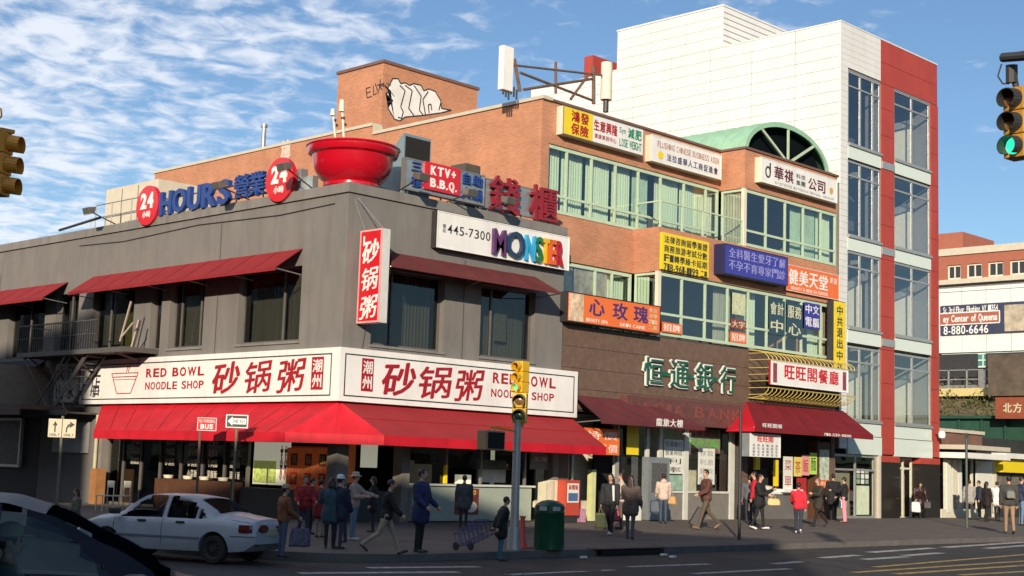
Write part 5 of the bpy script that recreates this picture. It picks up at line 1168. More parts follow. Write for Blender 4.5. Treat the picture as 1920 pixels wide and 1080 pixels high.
def person(label, x, y, face, h=1.7, stride=0, arms=((8, 5), (8, 5)), lean=0, top=(.1, .1, .1), legs=(.03, .04, .07), shoes=(.03, .03, .03), hair=(.015, .012, .01), skin=None,
           coat=.0, hairlen=.0, hat=None, hood=None, vox=.0155, group=None, build=1.14, headturn=0, pattern=None, skirt=None, abduct=(6, 6), z=None, bag=None, sit=False):
    """arms: ((left shoulder swing, left elbow bend), (right ...)) degrees, forward positive; face in degrees"""
    s = h / 1.72; skin = skin or (.50, .30, .21)
    J = {}
    lk = R(stride)
    def rx(v, a): return Vector((v.x, v.y * math.cos(a) - v.z * math.sin(a), v.y * math.sin(a) + v.z * math.cos(a)))
    # facing +Y, left is -X
    hipz = .90
    for sd_, sgn, ph in (('L', -1, 1), ('R', 1, -1)):
        a = lk * ph if not sit else R(78); th = rx(Vector((0, 0, -.43)), a); bend = max(0, -a) * 1.1 + R(4) if not sit else R(18); sh_ = rx(Vector((0, 0, -.42)), a - bend)
        J['hip' + sd_] = Vector((sgn * .09, 0, 0)); J['kn' + sd_] = J['hip' + sd_] + th; J['an' + sd_] = J['kn' + sd_] + sh_
        f = rx(Vector((0, .17, -.035)), (a - bend) * .8); J['toe' + sd_] = J['an' + sd_] + f; J['heel' + sd_] = J['an' + sd_] + rx(Vector((0, -.03, -.035)), (a - bend) * .8)
    low = min(min(J['toe' + q].z, J['heel' + q].z) for q in 'LR') - .035
    for k in J: J[k].z -= low
    pz = -low; P = Vector((0, 0, pz)); ln2 = R(-lean)
    def T(v): return P + rx(Vector(v), ln2)
    J['pel'] = P + Vector((0, 0, .02)); J['waist'] = T((0, 0, .18)); J['chest'] = T((0, .0, .40)); J['neck'] = T((0, -.005, .56)); J['headb'] = T((0, .01, .64)); J['head'] = T((0, .025 + lean * .0008, .735))
    for i, (sd_, sgn) in enumerate((('L', -1), ('R', 1))):
        sw, el = arms[i]; ab = R(abduct[i]) * sgn
        J['sh' + sd_] = T((sgn * .185 * build, 0, .49))
        v = rx(Vector((math.sin(ab) * .28, 0, -math.cos(ab) * .28)), R(sw)); v2 = rx(Vector((math.sin(ab * .3) * .25, 0, -math.cos(ab * .3) * .25)), R(sw + el))
        J['el' + sd_] = J['sh' + sd_] + v; J['wr' + sd_] = J['el' + sd_] + v2; J['hd' + sd_] = v2.normalized()
    B = build
    C = []      # (a, ra, b, rb, group)
    def c(a, ra, b, rb, g): C.append((Vector(a), ra, Vector(b), rb, g))
    for q in 'LR':
        c(J['hip' + q], .088 * B, J['kn' + q], .056, 'leg'); c(J['kn' + q], .058, J['an' + q] + Vector((0, 0, .02)), .043, 'leg'); c(J['heel' + q] + Vector((0, 0, .005)), .036, J['toe' + q], .034, 'shoe')
        c(J['sh' + q], .058, J['el' + q], .045, 'top'); c(J['el' + q], .045, J['wr' + q], .031, 'top')
        w = J['wr' + q]; d = J['hd' + q]; sgn = -1 if q == 'L' else 1; fw = rx(Vector((0, 1, 0)), 0); n_ = Vector((sgn, 0, 0)); sdv = d.cross(n_).normalized()
        c(w, .027, w + d * .075, .033, 'skin')
        for k_, (ofs, ln3) in enumerate(((-.030, .070), (-.010, .082), (.010, .076), (.028, .060))):
            b0 = w + d * .08 + sdv * ofs; b1 = b0 + d * ln3 * .55 - n_ * .006; b2 = b1 + d * ln3 * .4 - n_ * .022; c(b0, .0105, b1, .0098, 'skin'); c(b1, .0098, b2, .009, 'skin')
        b0 = w + d * .03 - sdv * .03; b1 = b0 - sdv * .025 + d * .04; c(b0, .013, b1, .011, 'skin'); c(b1, .011, b1 + d * .03, .010, 'skin')
    c(J['hipL'] + Vector((.0, 0, .03)), .10 * B, J['hipR'] + Vector((.0, 0, .03)), .10 * B, 'leg')
    c(J['pel'] + Vector((-.05, 0, .05)), .10 * B, J['waist'] + rx(Vector((-.03, 0, 0)), 0), .105 * B, 'top'); c(J['pel'] + Vector((.05, 0, .05)), .10 * B, J['waist'] + Vector((.03, 0, 0)), .105 * B, 'top')
    c(J['waist'] + Vector((-.03, 0, 0)), .105 * B, J['chest'] + Vector((-.07, 0, 0)), .11 * B, 'top'); c(J['waist'] + Vector((.03, 0, 0)), .105 * B, J['chest'] + Vector((.07, 0, 0)), .11 * B, 'top')
    c(J['chest'] + Vector((-.10, 0, .05)), .075, J['chest'] + Vector((.10, 0, .05)), .075, 'top'); c(J['neck'] - Vector((0, 0, .04)), .06, J['headb'], .048, 'skin')
    bm = bmesh.new()
    for a, ra, b, rb, g in C: cap_mesh(bm, a, ra, b, rb)
    hm = Matrix.Rotation(R(headturn), 4, 'Z') @ Matrix.Rotation(R(-lean * .5), 4, 'X'); H = J['head']
    def hp(v): return H + (hm @ Vector(v))
    ell(bm, H + hm @ Vector((0, -.008, .02)), (.074, .092, .098), rot=hm); ell(bm, hp((0, .022, -.045)), (.055, .062, .062), rot=hm)
    cap_mesh(bm, hp((0, .088, .015)), .010, hp((0, .103, -.018)), .014); 
    for sgn in (-1, 1): ell(bm, hp((sgn * .076, -.008, .0)), (.011, .02, .03), seg=8, rot=hm)
    me = remesh(bm, vox, 1)
    pts = [(Vector(a), Vector(b), g) for a, ra, b, rb, g in C]
    mats_ = [cmat(skin, .6, .06), cmat(top), cmat(legs), cmat(shoes, .5), cmat((.02, .012, .01), .5)]
    for m_ in mats_: me.materials.append(m_)
    gi = {'skin': 0, 'top': 1, 'leg': 2, 'shoe': 3}; idx = []
    eyes = [hp((-.03, .083, .018)), hp((.03, .083, .018))]; mo = hp((0, .085, -.058)); mo1 = [hp((-.02, .084, -.058)), hp((.02, .084, -.058))]
    brow = [(hp((-.045, .082, .042)), hp((-.015, .09, .042))), (hp((.045, .082, .042)), hp((.015, .09, .042)))]
    rad = [ra for a, ra, b, rb, g in C]
    nf = len(me.polygons); cc = np.empty(nf * 3, 'f'); me.polygons.foreach_get('center', cc); cc = cc.reshape(-1, 3)
    best = np.full(nf, 9.0); idx = np.ones(nf, 'i')
    def nd(a, b):
        a = np.array(a); ab = np.array(b) - a; t = np.clip(((cc - a) @ ab) / max(ab @ ab, 1e-9), 0, 1); return np.linalg.norm(cc - a - t[:, None] * ab, axis=1)
    for (a, b, gg), rr in zip(pts, rad):
        d_ = nd(a, b) - rr; k = d_ < best; best[k] = d_[k]; idx[k] = gi[gg]
    hh = (cc[:, 2] > J['headb'].z - .02) & (np.linalg.norm(cc - np.array(H), axis=1) < .16); idx[hh] = 0
    ft = np.minimum.reduce([nd(e, e) - .004 for e in eyes] + [nd(*mo1)] + [nd(*b_) + .001 for b_ in brow]); idx[hh & (ft < .0105)] = 4
    idx = [int(v) for v in idx]
    me.polygons.foreach_set('material_index', idx)
    root = empty('person', (0, 0, 0), label, 'person', group)
    body = link('body', me, None, root)
    # garment over torso and arms
    bm = bmesh.new(); k_ = .024
    def gc(a, ra, b, rb): cap_mesh(bm, a, ra + k_, b, rb + k_, 12)
    for q in 'LR':
        gc(J['sh' + q], .060, J['el' + q], .050); gc(J['el' + q], .050, J['el' + q].lerp(J['wr' + q], .93), .037)
    for sx in (-1, 1):
        gc(J['pel'] + Vector((sx * .055 * B, 0, .0 if coat < .1 else -.02)), .105 * B, J['waist'] + Vector((sx * .035, 0, 0)), .106 * B); gc(J['waist'] + Vector((sx * .035, 0, 0)), .106 * B, J['chest'] + Vector((sx * .075 * B, 0, .0)), .112 * B)
    gc(J['chest'] + Vector((-.11 * B, 0, .06)), .078, J['chest'] + Vector((.11 * B, 0, .06)), .078); gc(J['chest'], .09, J['neck'] - Vector((0, 0, .02)), .052)
    if coat:
        for q in 'LR':
            m_ = J['hip' + q].lerp(J['kn' + q], min(1, coat)); gc(J['hip' + q], .11 * B, m_, .115 * B)
        gc(J['hipL'].lerp(J['knL'], coat), .09, J['hipR'].lerp(J['knR'], coat), .09)
    if hood: ell(bm, J['neck'] + Vector((0, -.07, .02)), (.12, .08, .09))
    gm_ = remesh(bm, .022, 1)
    for v in gm_.vertices:
        n_ = noise.noise(Vector((v.co.x * 9, v.co.y * 9, v.co.z * 13)) + Vector((x, y, 0))) * .014 + noise.noise(v.co * 24) * .007
        v.co += v.normal * n_
    link('jacket' if not coat else 'coat', gm_, pattern or cmat(top, .85, .22), root)
    # hair / hat
    bm = bmesh.new(); ell(bm, H + hm @ Vector((0, -.018, .032)), (.085, .098, .100), rot=hm)
    if hairlen: 
        for sx in (-.05, 0, .05): cap_mesh(bm, hp((sx, -.06, .0)), .05, hp((sx * 1.2, -.075, -.06 - hairlen)), .045)
    hmesh = remesh(bm, .020, 1)
    bmh = bmesh.new(); bmh.from_mesh(hmesh)
    kill = [v for v in bmh.verts if (hm.inverted() @ (v.co - H)).y > .055 and (hm.inverted() @ (v.co - H)).z < .055]
    bmesh.ops.delete(bmh, geom=kill, context='VERTS'); bmh.to_mesh(hmesh); bmh.free()
    for p in hmesh.polygons: p.use_smooth = True
    link('hair', hmesh, cmat(hair, .45), root)
    if hat:
        kind, hc = hat; mb = MB()
        if kind == 'cap': mb.lathe([(.098, .0), (.098, .04), (.08, .085), (.04, .105), (0, .11)], (0, 0, 0), 18); mb.prism([(-.06, .07, .0), (.06, .07, .0), (.045, .17, -.01), (-.045, .17, -.01)], (0, 0, .012))
        else: mb.lathe([(.17, -.02), (.165, -.005), (.1, .01), (.098, .07), (.07, .10), (0, .105)], (0, 0, 0), 20)
        mb.v = [tuple(hp(Vector(v) + Vector((0, -.012, .05)))) for v in mb.v]; o_ = mb.build('hat', cmat(hc), None, smooth=True); o_.parent = root
    if skirt: pass
    root.scale = (s, s, s); root.rotation_euler.z = R(face - 90); root.location = (x, y, G(x, y) + .003 if z is None else z)
    # hand places in the world, for bags
    mw = Matrix.Translation(root.location) @ Matrix.Rotation(R(face - 90), 4, 'Z') @ Matrix.Scale(s, 4)
    root_h = {q: mw @ (J['wr' + q] + J['hd' + q] * .10) for q in 'LR'}; root_h['shL'] = mw @ J['shL']; root_h['shR'] = mw @ J['shR']; root_h['back'] = mw @ (J['chest'] + Vector((0, -.2, 0)))
    root['_'] = 0; del root['_']
    return root, root_h
def carrier(name, label, hand, w=.3, h=.36, d=.1, m=None, face=0, handle=.16, cat='bag'):
    """soft bag hanging from a hand"""
    t = Vector((math.cos(R(face)), math.sin(R(face)), 0)); n = Vector((-t.y, t.x, 0)); top = hand + Vector((0, 0, -handle))
    r = empty(name, top + Vector((0, 0, -h)), label, cat)
    bm = bmesh.new(); bmesh.ops.create_cube(bm, size=1); bmesh.ops.subdivide_edges(bm, edges=bm.edges, cuts=5, use_grid_fill=True)
    for v in bm.verts:
        u_, w_, z_ = v.co.x, v.co.y, v.co.z + .5; k = .82 + .30 * math.sin(min(1, (1.15 - z_)) * 1.9); wr = noise.noise(Vector((u_ * 3, w_ * 3, z_ * 4)) + hand) * .05
        q = t * (u_ * w * k) + n * ((w_ * d * (1.5 * k + .2)) * (1 - .5 * z_)) + Vector((0, 0, z_ * h)); q += Vector((wr, wr, wr)) * w; v.co = q
    me = bpy.data.meshes.new('sack'); bm.to_mesh(me); bm.free()
    for p in me.polygons: p.use_smooth = True
    link('sack', me, m, r)
    mb = MB(); a = top + t * w * .25; b = top - t * w * .25; mb.path([a + Vector((0, 0, -.02)), a.lerp(hand, .8), hand, b.lerp(hand, .8), b + Vector((0, 0, -.02))], .008, 5); mb.build('handle', m, r)
    return r
aR_, aA, aL, aT = -44.6, 45.3, 135.3, 225.3            # facing picture right, away, left, towards us
def fp(px, py, dz=.0):                                  # ground point under a pixel on the pavement
    z = .15
    for _ in range(4): p = on(px, py, z=z); z = G(p.x, p.y) if (p.y > KY and p.x > KX) else GR(p.x, p.y)
    return p.x, p.y, z
ph_ = fp
def P(label, px, py, top_y, face, **k):
    x, y, z = fp(px, py); p = Vector((x, y, z)); v = M @ (p - CAM); sc_ = FPX / -v.z; k.setdefault('h', (py - top_y) / sc_ * 1.0)
    return person(label, x, y, face, z=z + .003, **k)
plaid = mat('red_plaid', (.30, .02, .02), .85, var=.85, vs_=14)
P('pedestrian in long olive coat with dark hair at the far left by the signpost', 140, 990, 892, aL + 30, top=(.16, .14, .10), coat=.9, hairlen=.08, legs=(.05, .05, .05))
_, hb = P('person in a rusty brown jacket and pale cap just behind the white sedan', 528, 1046, 916, aR_ + 30, top=(.20, .07, .03), legs=(.07, .11, .17), hat=('cap', (.35, .30, .2)), arms=((20, 50), (15, 40)))
carrier('carrier_bag', 'black and white patterned bag held by the person behind the white sedan', hb['R'], .34, .34, .14, mat('patterned_bag', (.07, .07, .11), .7, var=.9, vs_=18), aR_)
P('woman in a red patterned jacket with black trousers and white shoes by the orange lattice', 567, 1014, 898, aT + 20, top=(.22, .02, .02), pattern=plaid, shoes=(.7, .7, .68), arms=((15, 60), (12, 55)), stride=6)
P('person in a plain dark red coat right of the woman in the patterned jacket', 598, 1008, 903, aA - 20, top=(.20, .02, .025), coat=.5, legs=(.25, .22, .18))
P('person with a white cap and navy jacket in the huddle left of the hat wearer', 632, 1030, 898, aR_ + 60, top=(.015, .02, .05), hat=('cap', (.75, .75, .75)), arms=((20, 50), (10, 20)), coat=.3)
P('person in black with teal sleeves standing in front of the white capped one', 616, 1046, 918, aA + 10, top=(.03, .07, .09), legs=(.012, .012, .014), arms=((30, 60), (30, 60)), coat=.4, hairlen=.05)
P('person with a sun hat, beige jacket and jeans reaching towards the right', 661, 1013, 892, aR_ - 10, top=(.38, .28, .24), legs=(.12, .22, .30), shoes=(.5, .5, .5), hat=('brim', (.45, .38, .28)), arms=((50, 30), (20, 70)))
P('man in a black jacket and khaki trousers walking to the right', 722, 1040, 900, aR_, stride=24, top=(.012, .012, .014), legs=(.33, .29, .20), shoes=(.015, .012, .01), arms=((-20, 10), (28, 15)), build=1.12, lean=5)
P('woman in a navy coat and black trousers standing alone looking right', 785, 1051, 900, aR_ - 25, top=(.018, .025, .085), legs=(.012, .012, .012), coat=.45, build=1.2, arms=((12, 40), (12, 40)), shoes=(.06, .05, .04), headturn=10)
_, hb = P('short woman in a black coat and teal jeans pulling a blue wire trolley', 938, 1052, 936, aR_ + 12, top=(.014, .013, .018), legs=(.04, .15, .20), coat=.45, build=1.15, arms=((-28, 8), (-28, 8)), lean=8)
# trolley
x, y, z = fp(868, 1046); r = empty('shopping_trolley', (x, y, z), 'blue two wheeled wire shopping trolley tilted behind the short woman', 'trolley')
hnd = hb['L'].lerp(hb['R'], .5); base = Vector((x, y, z)); wp = base + Vector((0, 0, .09)); dr = (hnd - wp).normalized(); sdv = dr.cross(Vector((0, 0, 1))).normalized() * .2; up2 = sdv.cross(dr).normalized()
if up2.z < 0: up2 = -up2
m_tr = mat('blue_wire', (.03, .05, .22), .4, metal=.3); mb = MB(); a0 = wp + dr * .02; a1 = wp + dr * .75
for sx in (-1, -.5, 0, .5, 1):
    for (u0, v0, u1, v1) in ((a0, 0, a1, 0), (a0, .28, a1, .34)): mb.tube(u0 + sdv * sx + up2 * v0, u1 + sdv * sx + up2 * v1, .007, n=5)
    mb.tube(a0 + sdv * sx, a0 + sdv * sx + up2 * .28, .007, n=5)
for t in (0, .2, .4, .6, .8, 1):
    q = a0.lerp(a1, t); hgt = .28 + .06 * t
    for A_, B_ in ((q - sdv, q + sdv), (q - sdv, q - sdv + up2 * hgt), (q + sdv, q + sdv + up2 * hgt), (q - sdv + up2 * hgt, q + sdv + up2 * hgt)): mb.tube(A_, B_, .008, n=5)
mb.build('basket', m_tr, r); mb = MB()
for sx in (-1, 1): mb.tube(a1 + sdv * sx, hnd + sdv * sx * .8, .011, n=6)
mb.tube(hnd - sdv * .8, hnd + sdv * .8, .014, n=6); mb.build('handle', m_dark, r)
for sx in (-1.15, 1.05): mb = MB(); mb.tube(wp + sdv * sx, wp + sdv * (sx + .12), .09, n=18); mb.build('wheel', m_dark, r)
_, hb = P('pedestrian in a black jacket with white scarf and white shoes carrying a yellow bag', 1143, 1004, 893, aT - 25, top=(.02, .02, .025), legs=(.012, .015, .03), shoes=(.75, .75, .75), stride=10, hood=1, hairlen=.03)
mb = MB(); v_ = hb['shL'].lerp(hb['shR'], .5); mb.tube(v_ + Vector((-.08, -.16, .02)), v_ + Vector((-.10, -.20, -.40)), .035, .03, n=10); mb.tube(v_ + Vector((.10, -.17, .02)), v_ + Vector((.08, -.20, -.3)), .035, .03, n=10); tag(mb.build('white_scarf', cmat((.7, .68, .62)), smooth=True), 'white scarf hanging round the neck of the pedestrian with the yellow bag', 'scarf')
carrier('carrier_bag', 'pale yellow plastic bag carried by the pedestrian with white scarf', hb['R'], .26, .42, .12, mat('yellow_plastic', (.62, .52, .18), .5), aR_)
_, hb = P('person in light patterned top behind the pedestrian with the white scarf', 1163, 992, 890, aL, top=(.50, .42, .36), legs=(.10, .08, .08), arms=((10, 20), (10, 20)))
carrier('carrier_bag', 'dark red carrier bag low between two pedestrians left of the bank door', hb['L'], .3, .36, .12, mat('dark_red_plastic', (.25, .015, .02), .4), aR_, handle=.2)
P('woman with long dark hair, brown jacket and grey jeans seen from behind', 1181, 1012, 897, aA - 20, top=(.12, .085, .07), legs=(.07, .08, .10), hair=(.03, .012, .012), hairlen=.24, coat=.35, arms=((25, 60), (10, 30)), stride=5)
_, hb = P('woman in a pale pink hooded top and jeans facing the bank', 1243, 981, 892, aA, top=(.58, .45, .38), legs=(.05, .07, .11), hood=1, build=1.1, arms=((15, 30), (10, 15)))
carrier('shoulder_bag', 'tan shoulder bag hanging right of the woman in the pale hooded top', hb['R'] + Vector((.05, -.05, .3)), .26, .26, .12, mat('tan_leather', (.45, .24, .07), .5), aR_)
carrier('carrier_bag', 'slate blue carrier bag held low by the woman in the pale hooded top', hb['L'], .32, .42, .12, mat('slate_bag', (.05, .07, .10), .6), aR_, handle=.08)
_, hb = P('man in a brown leather jacket striding past the bank window', 1323, 993, 882, aL + 15, stride=20, top=(.10, .04, .03), legs=(.10, .075, .05), shoes=(.20, .13, .08), arms=((20, 50), (-18, 20)), headturn=15)
# wheeled case
x, y, z = fp(1300, 990); r = empty('wheeled_case', (x, y, z), 'dark wheeled suitcase tilted beside the man in the leather jacket', 'suitcase'); t = Vector((.71, -.70, 0)); q0 = Vector((x, y, z + .07))
d_ = (t * .45 + Vector((0, 0, .8))).normalized(); s_ = Vector((.70, .71, 0)) * .14; n_ = s_.cross(d_).normalized() * .17
mb = MB(); mb.prism([q0 - s_ - n_, q0 + s_ - n_, q0 + s_ + n_, q0 - s_ + n_], d_ * .62); mb.build('case', mat('dark_case', (.05, .045, .05), .6), r, bevel=.03)
mb = MB(); mb.tube(q0 + d_ * .6 + s_ * .5, q0 + d_ * .98 + s_ * .5, .012, n=6); mb.tube(q0 + d_ * .6 - s_ * .5, q0 + d_ * .98 - s_ * .5, .012, n=6); mb.tube(q0 + d_ * .98 - s_ * .5, q0 + d_ * .98 + s_ * .5, .014, n=6); mb.build('pull_handle', m_alu, r)
for k_ in (-1, 1): mb = MB(); mb.tube(q0 + s_ * k_ * .9 - Vector((0, 0, .02)), q0 + s_ * k_ * 1.1 - Vector((0, 0, .02)), .05, n=12); mb.build('wheel', m_dark, r)
P('person in a bright red top at the snack shop counter behind the woman in black', 1414, 984, 888, aL - 10, top=(.45, .015, .03), legs=(.06, .06, .07))
_, hb = P('woman in black with white trainers and a straw coloured handbag', 1424, 993, 893, aR_ - 30, top=(.014, .014, .016), legs=(.012, .012, .02), shoes=(.7, .7, .7), stride=9, arms=((25, 90), (20, 60)), coat=.25)
carrier('handbag', 'straw coloured handbag on the arm of the woman in black', hb['R'] + Vector((.1, -.05, .05)), .36, .2, .13, mat('straw_bag', (.62, .46, .20), .6), aR_, handle=.14)
P('person in a vivid red jacket, dark jeans and white trainers walking away', 1497, 1000, 908, aA - 15, top=(.58, .02, .04), legs=(.025, .035, .06), shoes=(.8, .8, .8), stride=14, arms=((25, 40), (-15, 20)), build=1.08)
P('woman in a short black jacket and black leggings walking right of the red jacket', 1534, 988, 898, aL + 20, top=(.035, .028, .02), legs=(.012, .012, .012), stride=18, coat=.45, hair=(.20, .10, .05), arms=((30, 70), (10, 30)))
_, hb = P('person in black half hidden beside the woman with pink trousers', 1562, 975, 892, aA, top=(.02, .02, .02), legs=(.02, .02, .02), coat=.6)
carrier('carrier_bag', 'white plastic bag held by the half hidden person in black', hb['R'], .28, .34, .12, m_paper, aR_, handle=.0)
P('woman in a black top and pale pink trousers near the right end of the awning', 1583, 980, 898, aL - 30, top=(.02, .018, .02), legs=(.72, .28, .36), shoes=(.2, .1, .1), arms=((40, 60), (20, 40)), build=.95)
_, hb = P('stooping figure in a dark hooded coat between the black granite columns', 1722, 972, 904, aT, top=(.025, .018, .016), legs=(.02, .02, .02), coat=.7, lean=24, build=1.3, hair=(.015, .012, .01), hairlen=.1, arms=((15, 20), (15, 20)))
carrier('carrier_bag', 'white carrier bag hanging from the stooping figure', hb['R'], .34, .42, .14, m_paper, aR_, handle=.05); carrier('carrier_bag', 'dark bag on the right of the stooping figure', hb['L'], .3, .3, .14, mat('dark_case', (.05, .045, .05), .6), aR_, handle=.0)
P('man in a light grey jacket and dark trousers beyond the tower by the thin pole', 1818, 974, 903, aA, top=(.32, .30, .28), legs=(.04, .04, .04), coat=.2)
P('woman dressed all in black with long dark hair beyond the tower', 1850, 978, 906, aR_ + 20, top=(.018, .01, .01), legs=(.012, .012, .012), hair=(.03, .012, .01), hairlen=.25, coat=.4, stride=8)
P('person in a white jacket beside the woman dressed all in black', 1870, 977, 906, aA - 30, top=(.75, .75, .72), legs=(.012, .012, .015), coat=.3, stride=8)
_, hb = P('man in a dark jacket and tan trousers at the right edge', 1893, 1002, 897, aA - 10, top=(.05, .045, .05), legs=(.30, .20, .13), stride=8, build=1.1)
carrier('shoulder_bag', 'small grey bag hanging behind the man in tan trousers', hb['back'] + Vector((0, 0, .05)), .26, .26, .12, mat('grey_bag', (.18, .18, .16), .7), aR_, handle=.06)
P('person in a dark top and blue jeans cut off by the right edge', 1916, 985, 897, aR_, top=(.03, .04, .09), legs=(.14, .22, .32))

P('dark clothed figure in shadow between the red coat and the corner column', 582, 1002, 900, aR_, top=(.02, .02, .022), legs=(.02, .02, .02), coat=.3)
P('dark clothed figure waiting inside the doorway right of the corner column', 697, 998, 898, aL, top=(.016, .016, .02), legs=(.02, .02, .025), coat=.4, hairlen=.05)
P('small figure in a dark jacket partly behind the navy jacket in the huddle', 645, 1018, 910, aL, top=(.03, .025, .03), legs=(.03, .035, .05))
P('figure in a grey coat at the kiosk window left of the short woman', 868, 992, 895, aA, top=(.06, .06, .065), legs=(.02, .02, .025), coat=.4)
P('grey clothed figure in the shadow beside the snack shop counter', 1404, 980, 895, aA, top=(.10, .10, .12), legs=(.03, .03, .04))
P('figure in a dark blue jacket in front of the low shop canopy', 1836, 972, 904, aL, top=(.02, .03, .06), legs=(.02, .02, .02))
# ================================================================ CARS
def lerpk(keys, x):
    if x <= keys[0][0]: return keys[0][1]
    for (a, p), (b, q) in zip(keys[:-1], keys[1:]):
        if x <= b:
            t = (x - a) / (b - a); t = t * t * (3 - 2 * t) * .35 + t * .65; return p + (q - p) * t
    return keys[-1][1]
def make_car(name, label, cat, loc, heading, L_, Wd, shape, paint, glassm, wheels, wr, windows, detail, scale=1):
    """x forward along the car (nose at +), y left; shape: dict of key curves over x"""
    r = empty(name, (0, 0, 0), label, cat)
    xs = []; n = 110
    for i in range(n + 1): xs.append(-L_ / 2 + L_ * i / n)
    K = shape
    def sect(x):
        hw = lerpk(K['hw'], x); zb_ = lerpk(K['bot'], x); zs_ = lerpk(K['belt'], x); zt_ = lerpk(K['top'], x); rw = lerpk(K['roofw'], x) * hw
        th = zt_ - zs_
        pts = [(0, zb_), (hw * .75, zb_), (hw * .93, zb_ + .03), (hw * .985, zb_ + .16), (hw, zb_ + (zs_ - zb_) * .5), (hw * .985, zs_ - .12), (hw * .95, zs_ - .03), (hw * .915, zs_ + .0)]
        cab = max(0, min(1, (th - .06) / .25)); sw = hw * .915
        for t in (.2, .4, .6, .8, 1.0):
            y_ = sw + (rw - sw) * (t ** 1.15 if cab > .5 else t); z_ = zs_ + th * (t * (.93)) if cab > .5 else zs_ + th * t * .75; pts.append((y_, z_))
        for t in (.35, .7, 1.0): pts.append((rw * (1 - t) , zs_ + th * ((.93 if cab > .5 else .75) + (.07 if cab > .5 else .25) * math.sin(t * math.pi / 2))))
        return pts
    mb = MB(); m = None; grid = []
    for x in xs:
        p = sect(x); m = len(p); row = [(x, y_, z_) for y_, z_ in p] + [(x, -y_, z_) for y_, z_ in reversed(p[1:-1])]; grid.append(row); mb.v += row
    k = len(grid[0])
    for i in range(n):
        for j in range(k): mb.f.append((i * k + j, i * k + (j + 1) % k, (i + 1) * k + (j + 1) % k, (i + 1) * k + j)); mb.mi.append(0)
    mb.f.append(tuple(range(k - 1, -1, -1))); mb.f.append(tuple(n * k + j for j in range(k))); mb.mi += [0, 0]
    bm = bmesh.new(); vs = [bm.verts.new(v) for v in mb.v]
    for f in mb.f: bm.faces.new([vs[i] for i in f])
    bmesh.ops.remove_doubles(bm, verts=bm.verts, dist=1e-5); bmesh.ops.recalc_face_normals(bm, faces=bm.faces); me = bpy.data.meshes.new('body'); bm.to_mesh(me); bm.free()
    body = bpy.data.objects.new('body', me); col.objects.link(body)
    cutters = []
    for wx in wheels:
        for sy in (-1, 1):
            c = MB(); c.tube((wx, sy * (Wd / 2 + .2), wr + .02), (wx, sy * (Wd / 2 - .26), wr + .02), wr + .055, n=32); co = c.build('cut', None); cutters.append(co); md = body.modifiers.new('b', 'BOOLEAN'); md.object = co; md.operation = 'DIFFERENCE'; md.solver = 'EXACT'
    dg = bpy.context.evaluated_depsgraph_get(); m2 = bpy.data.meshes.new_from_object(body.evaluated_get(dg)); bpy.data.objects.remove(body)
    for c in cutters: bpy.data.objects.remove(c)
    # open the cabin: take away the skin behind every pane
    rng = [(a['x'][0] + .03, a['x'][1] - .03, a) for nm_, a in windows['side']]; bmx = bmesh.new(); bmx.from_mesh(m2); kill = []
    for f in bmx.faces:
        q = f.calc_center_median(); p = sect(q.x); zb2, zt2 = p[7][1], p[12][1]
        if zt2 - zb2 < .05: continue
        t = (q.z - zb2) / (zt2 - zb2); ew = p[12][0]
        if abs(f.normal.y) > .5 and 0 < t < 1:
            for x0, x1, a in rng:
                if x0 < q.x < x1 and lerpk(a['bot'], q.x) + .02 < t < lerpk(a['top'], q.x) - .02: kill.append(f); break
        elif t >= .9 or abs(f.normal.y) <= .5:
            for nm_, x0, x1, wf in windows['across']:
                if x0 + .02 < q.x < x1 - .02 and abs(q.y) < ew * wf - .03 and q.z > zb2 + .03: kill.append(f); break
    bmesh.ops.delete(bmx, geom=list(set(kill)), context='FACES'); bmx.to_mesh(m2); bmx.free()
    mi_ = MB(); cx0, cx1 = windows['cabin']; hw_ = Wd / 2 - .14; mi_.box(cx0, cx1, -hw_, hw_, .42, .46); mi_.box(cx1 - .35, cx1, -hw_, hw_, .46, windows['dash']); mi_.box(cx0, cx0 + .3, -hw_, hw_, .46, windows['dash']); mi_.box(cx0, cx1, -hw_, -hw_ + .05, .46, windows['dash'] - .03); mi_.box(cx0, cx1, hw_ - .05, hw_, .46, windows['dash'] - .03); mi_.build('cabin_lining', mat('cabin_lining', (.03, .03, .033), .9), r)
    m2.materials.clear(); m2.materials.append(paint)
    for p in m2.polygons: p.use_smooth = True; p.material_index = 0
    try: m2.set_sharp_from_angle(angle=R(32))
    except Exception: pass
    body = link('body', m2, None, r)
    def side(x, t, sy, o=.012):                 # point on the side glass; t 0 belt .. 1 roof edge
        p = sect(x); a = Vector(p[7]); ps = [Vector(q) for q in p[7:13]]; u = t * 5; i = min(4, int(u)); q = ps[i].lerp(ps[i + 1], u - i); return Vector((x, sy * (q.x + o), q.y))
    for nm, poly in windows['side']:
        for sy in (-1, 1):
            mb = MB(); a = poly; N_ = 14; bot, topk = a['bot'], a['top']; x0, x1 = a['x']
            P0 = []; 
            for i in range(N_ + 1):
                x = x0 + (x1 - x0) * i / N_; b_ = lerpk(bot, x); t_ = lerpk(topk, x); P0.append([side(x, b_ + (t_ - b_) * j / 5, sy) for j in range(6)])
            for i in range(N_):
                for j in range(5): mb.quad(P0[i][j], P0[i + 1][j], P0[i + 1][j + 1], P0[i][j + 1])
            mb.build(nm, glassm, r, smooth=True)
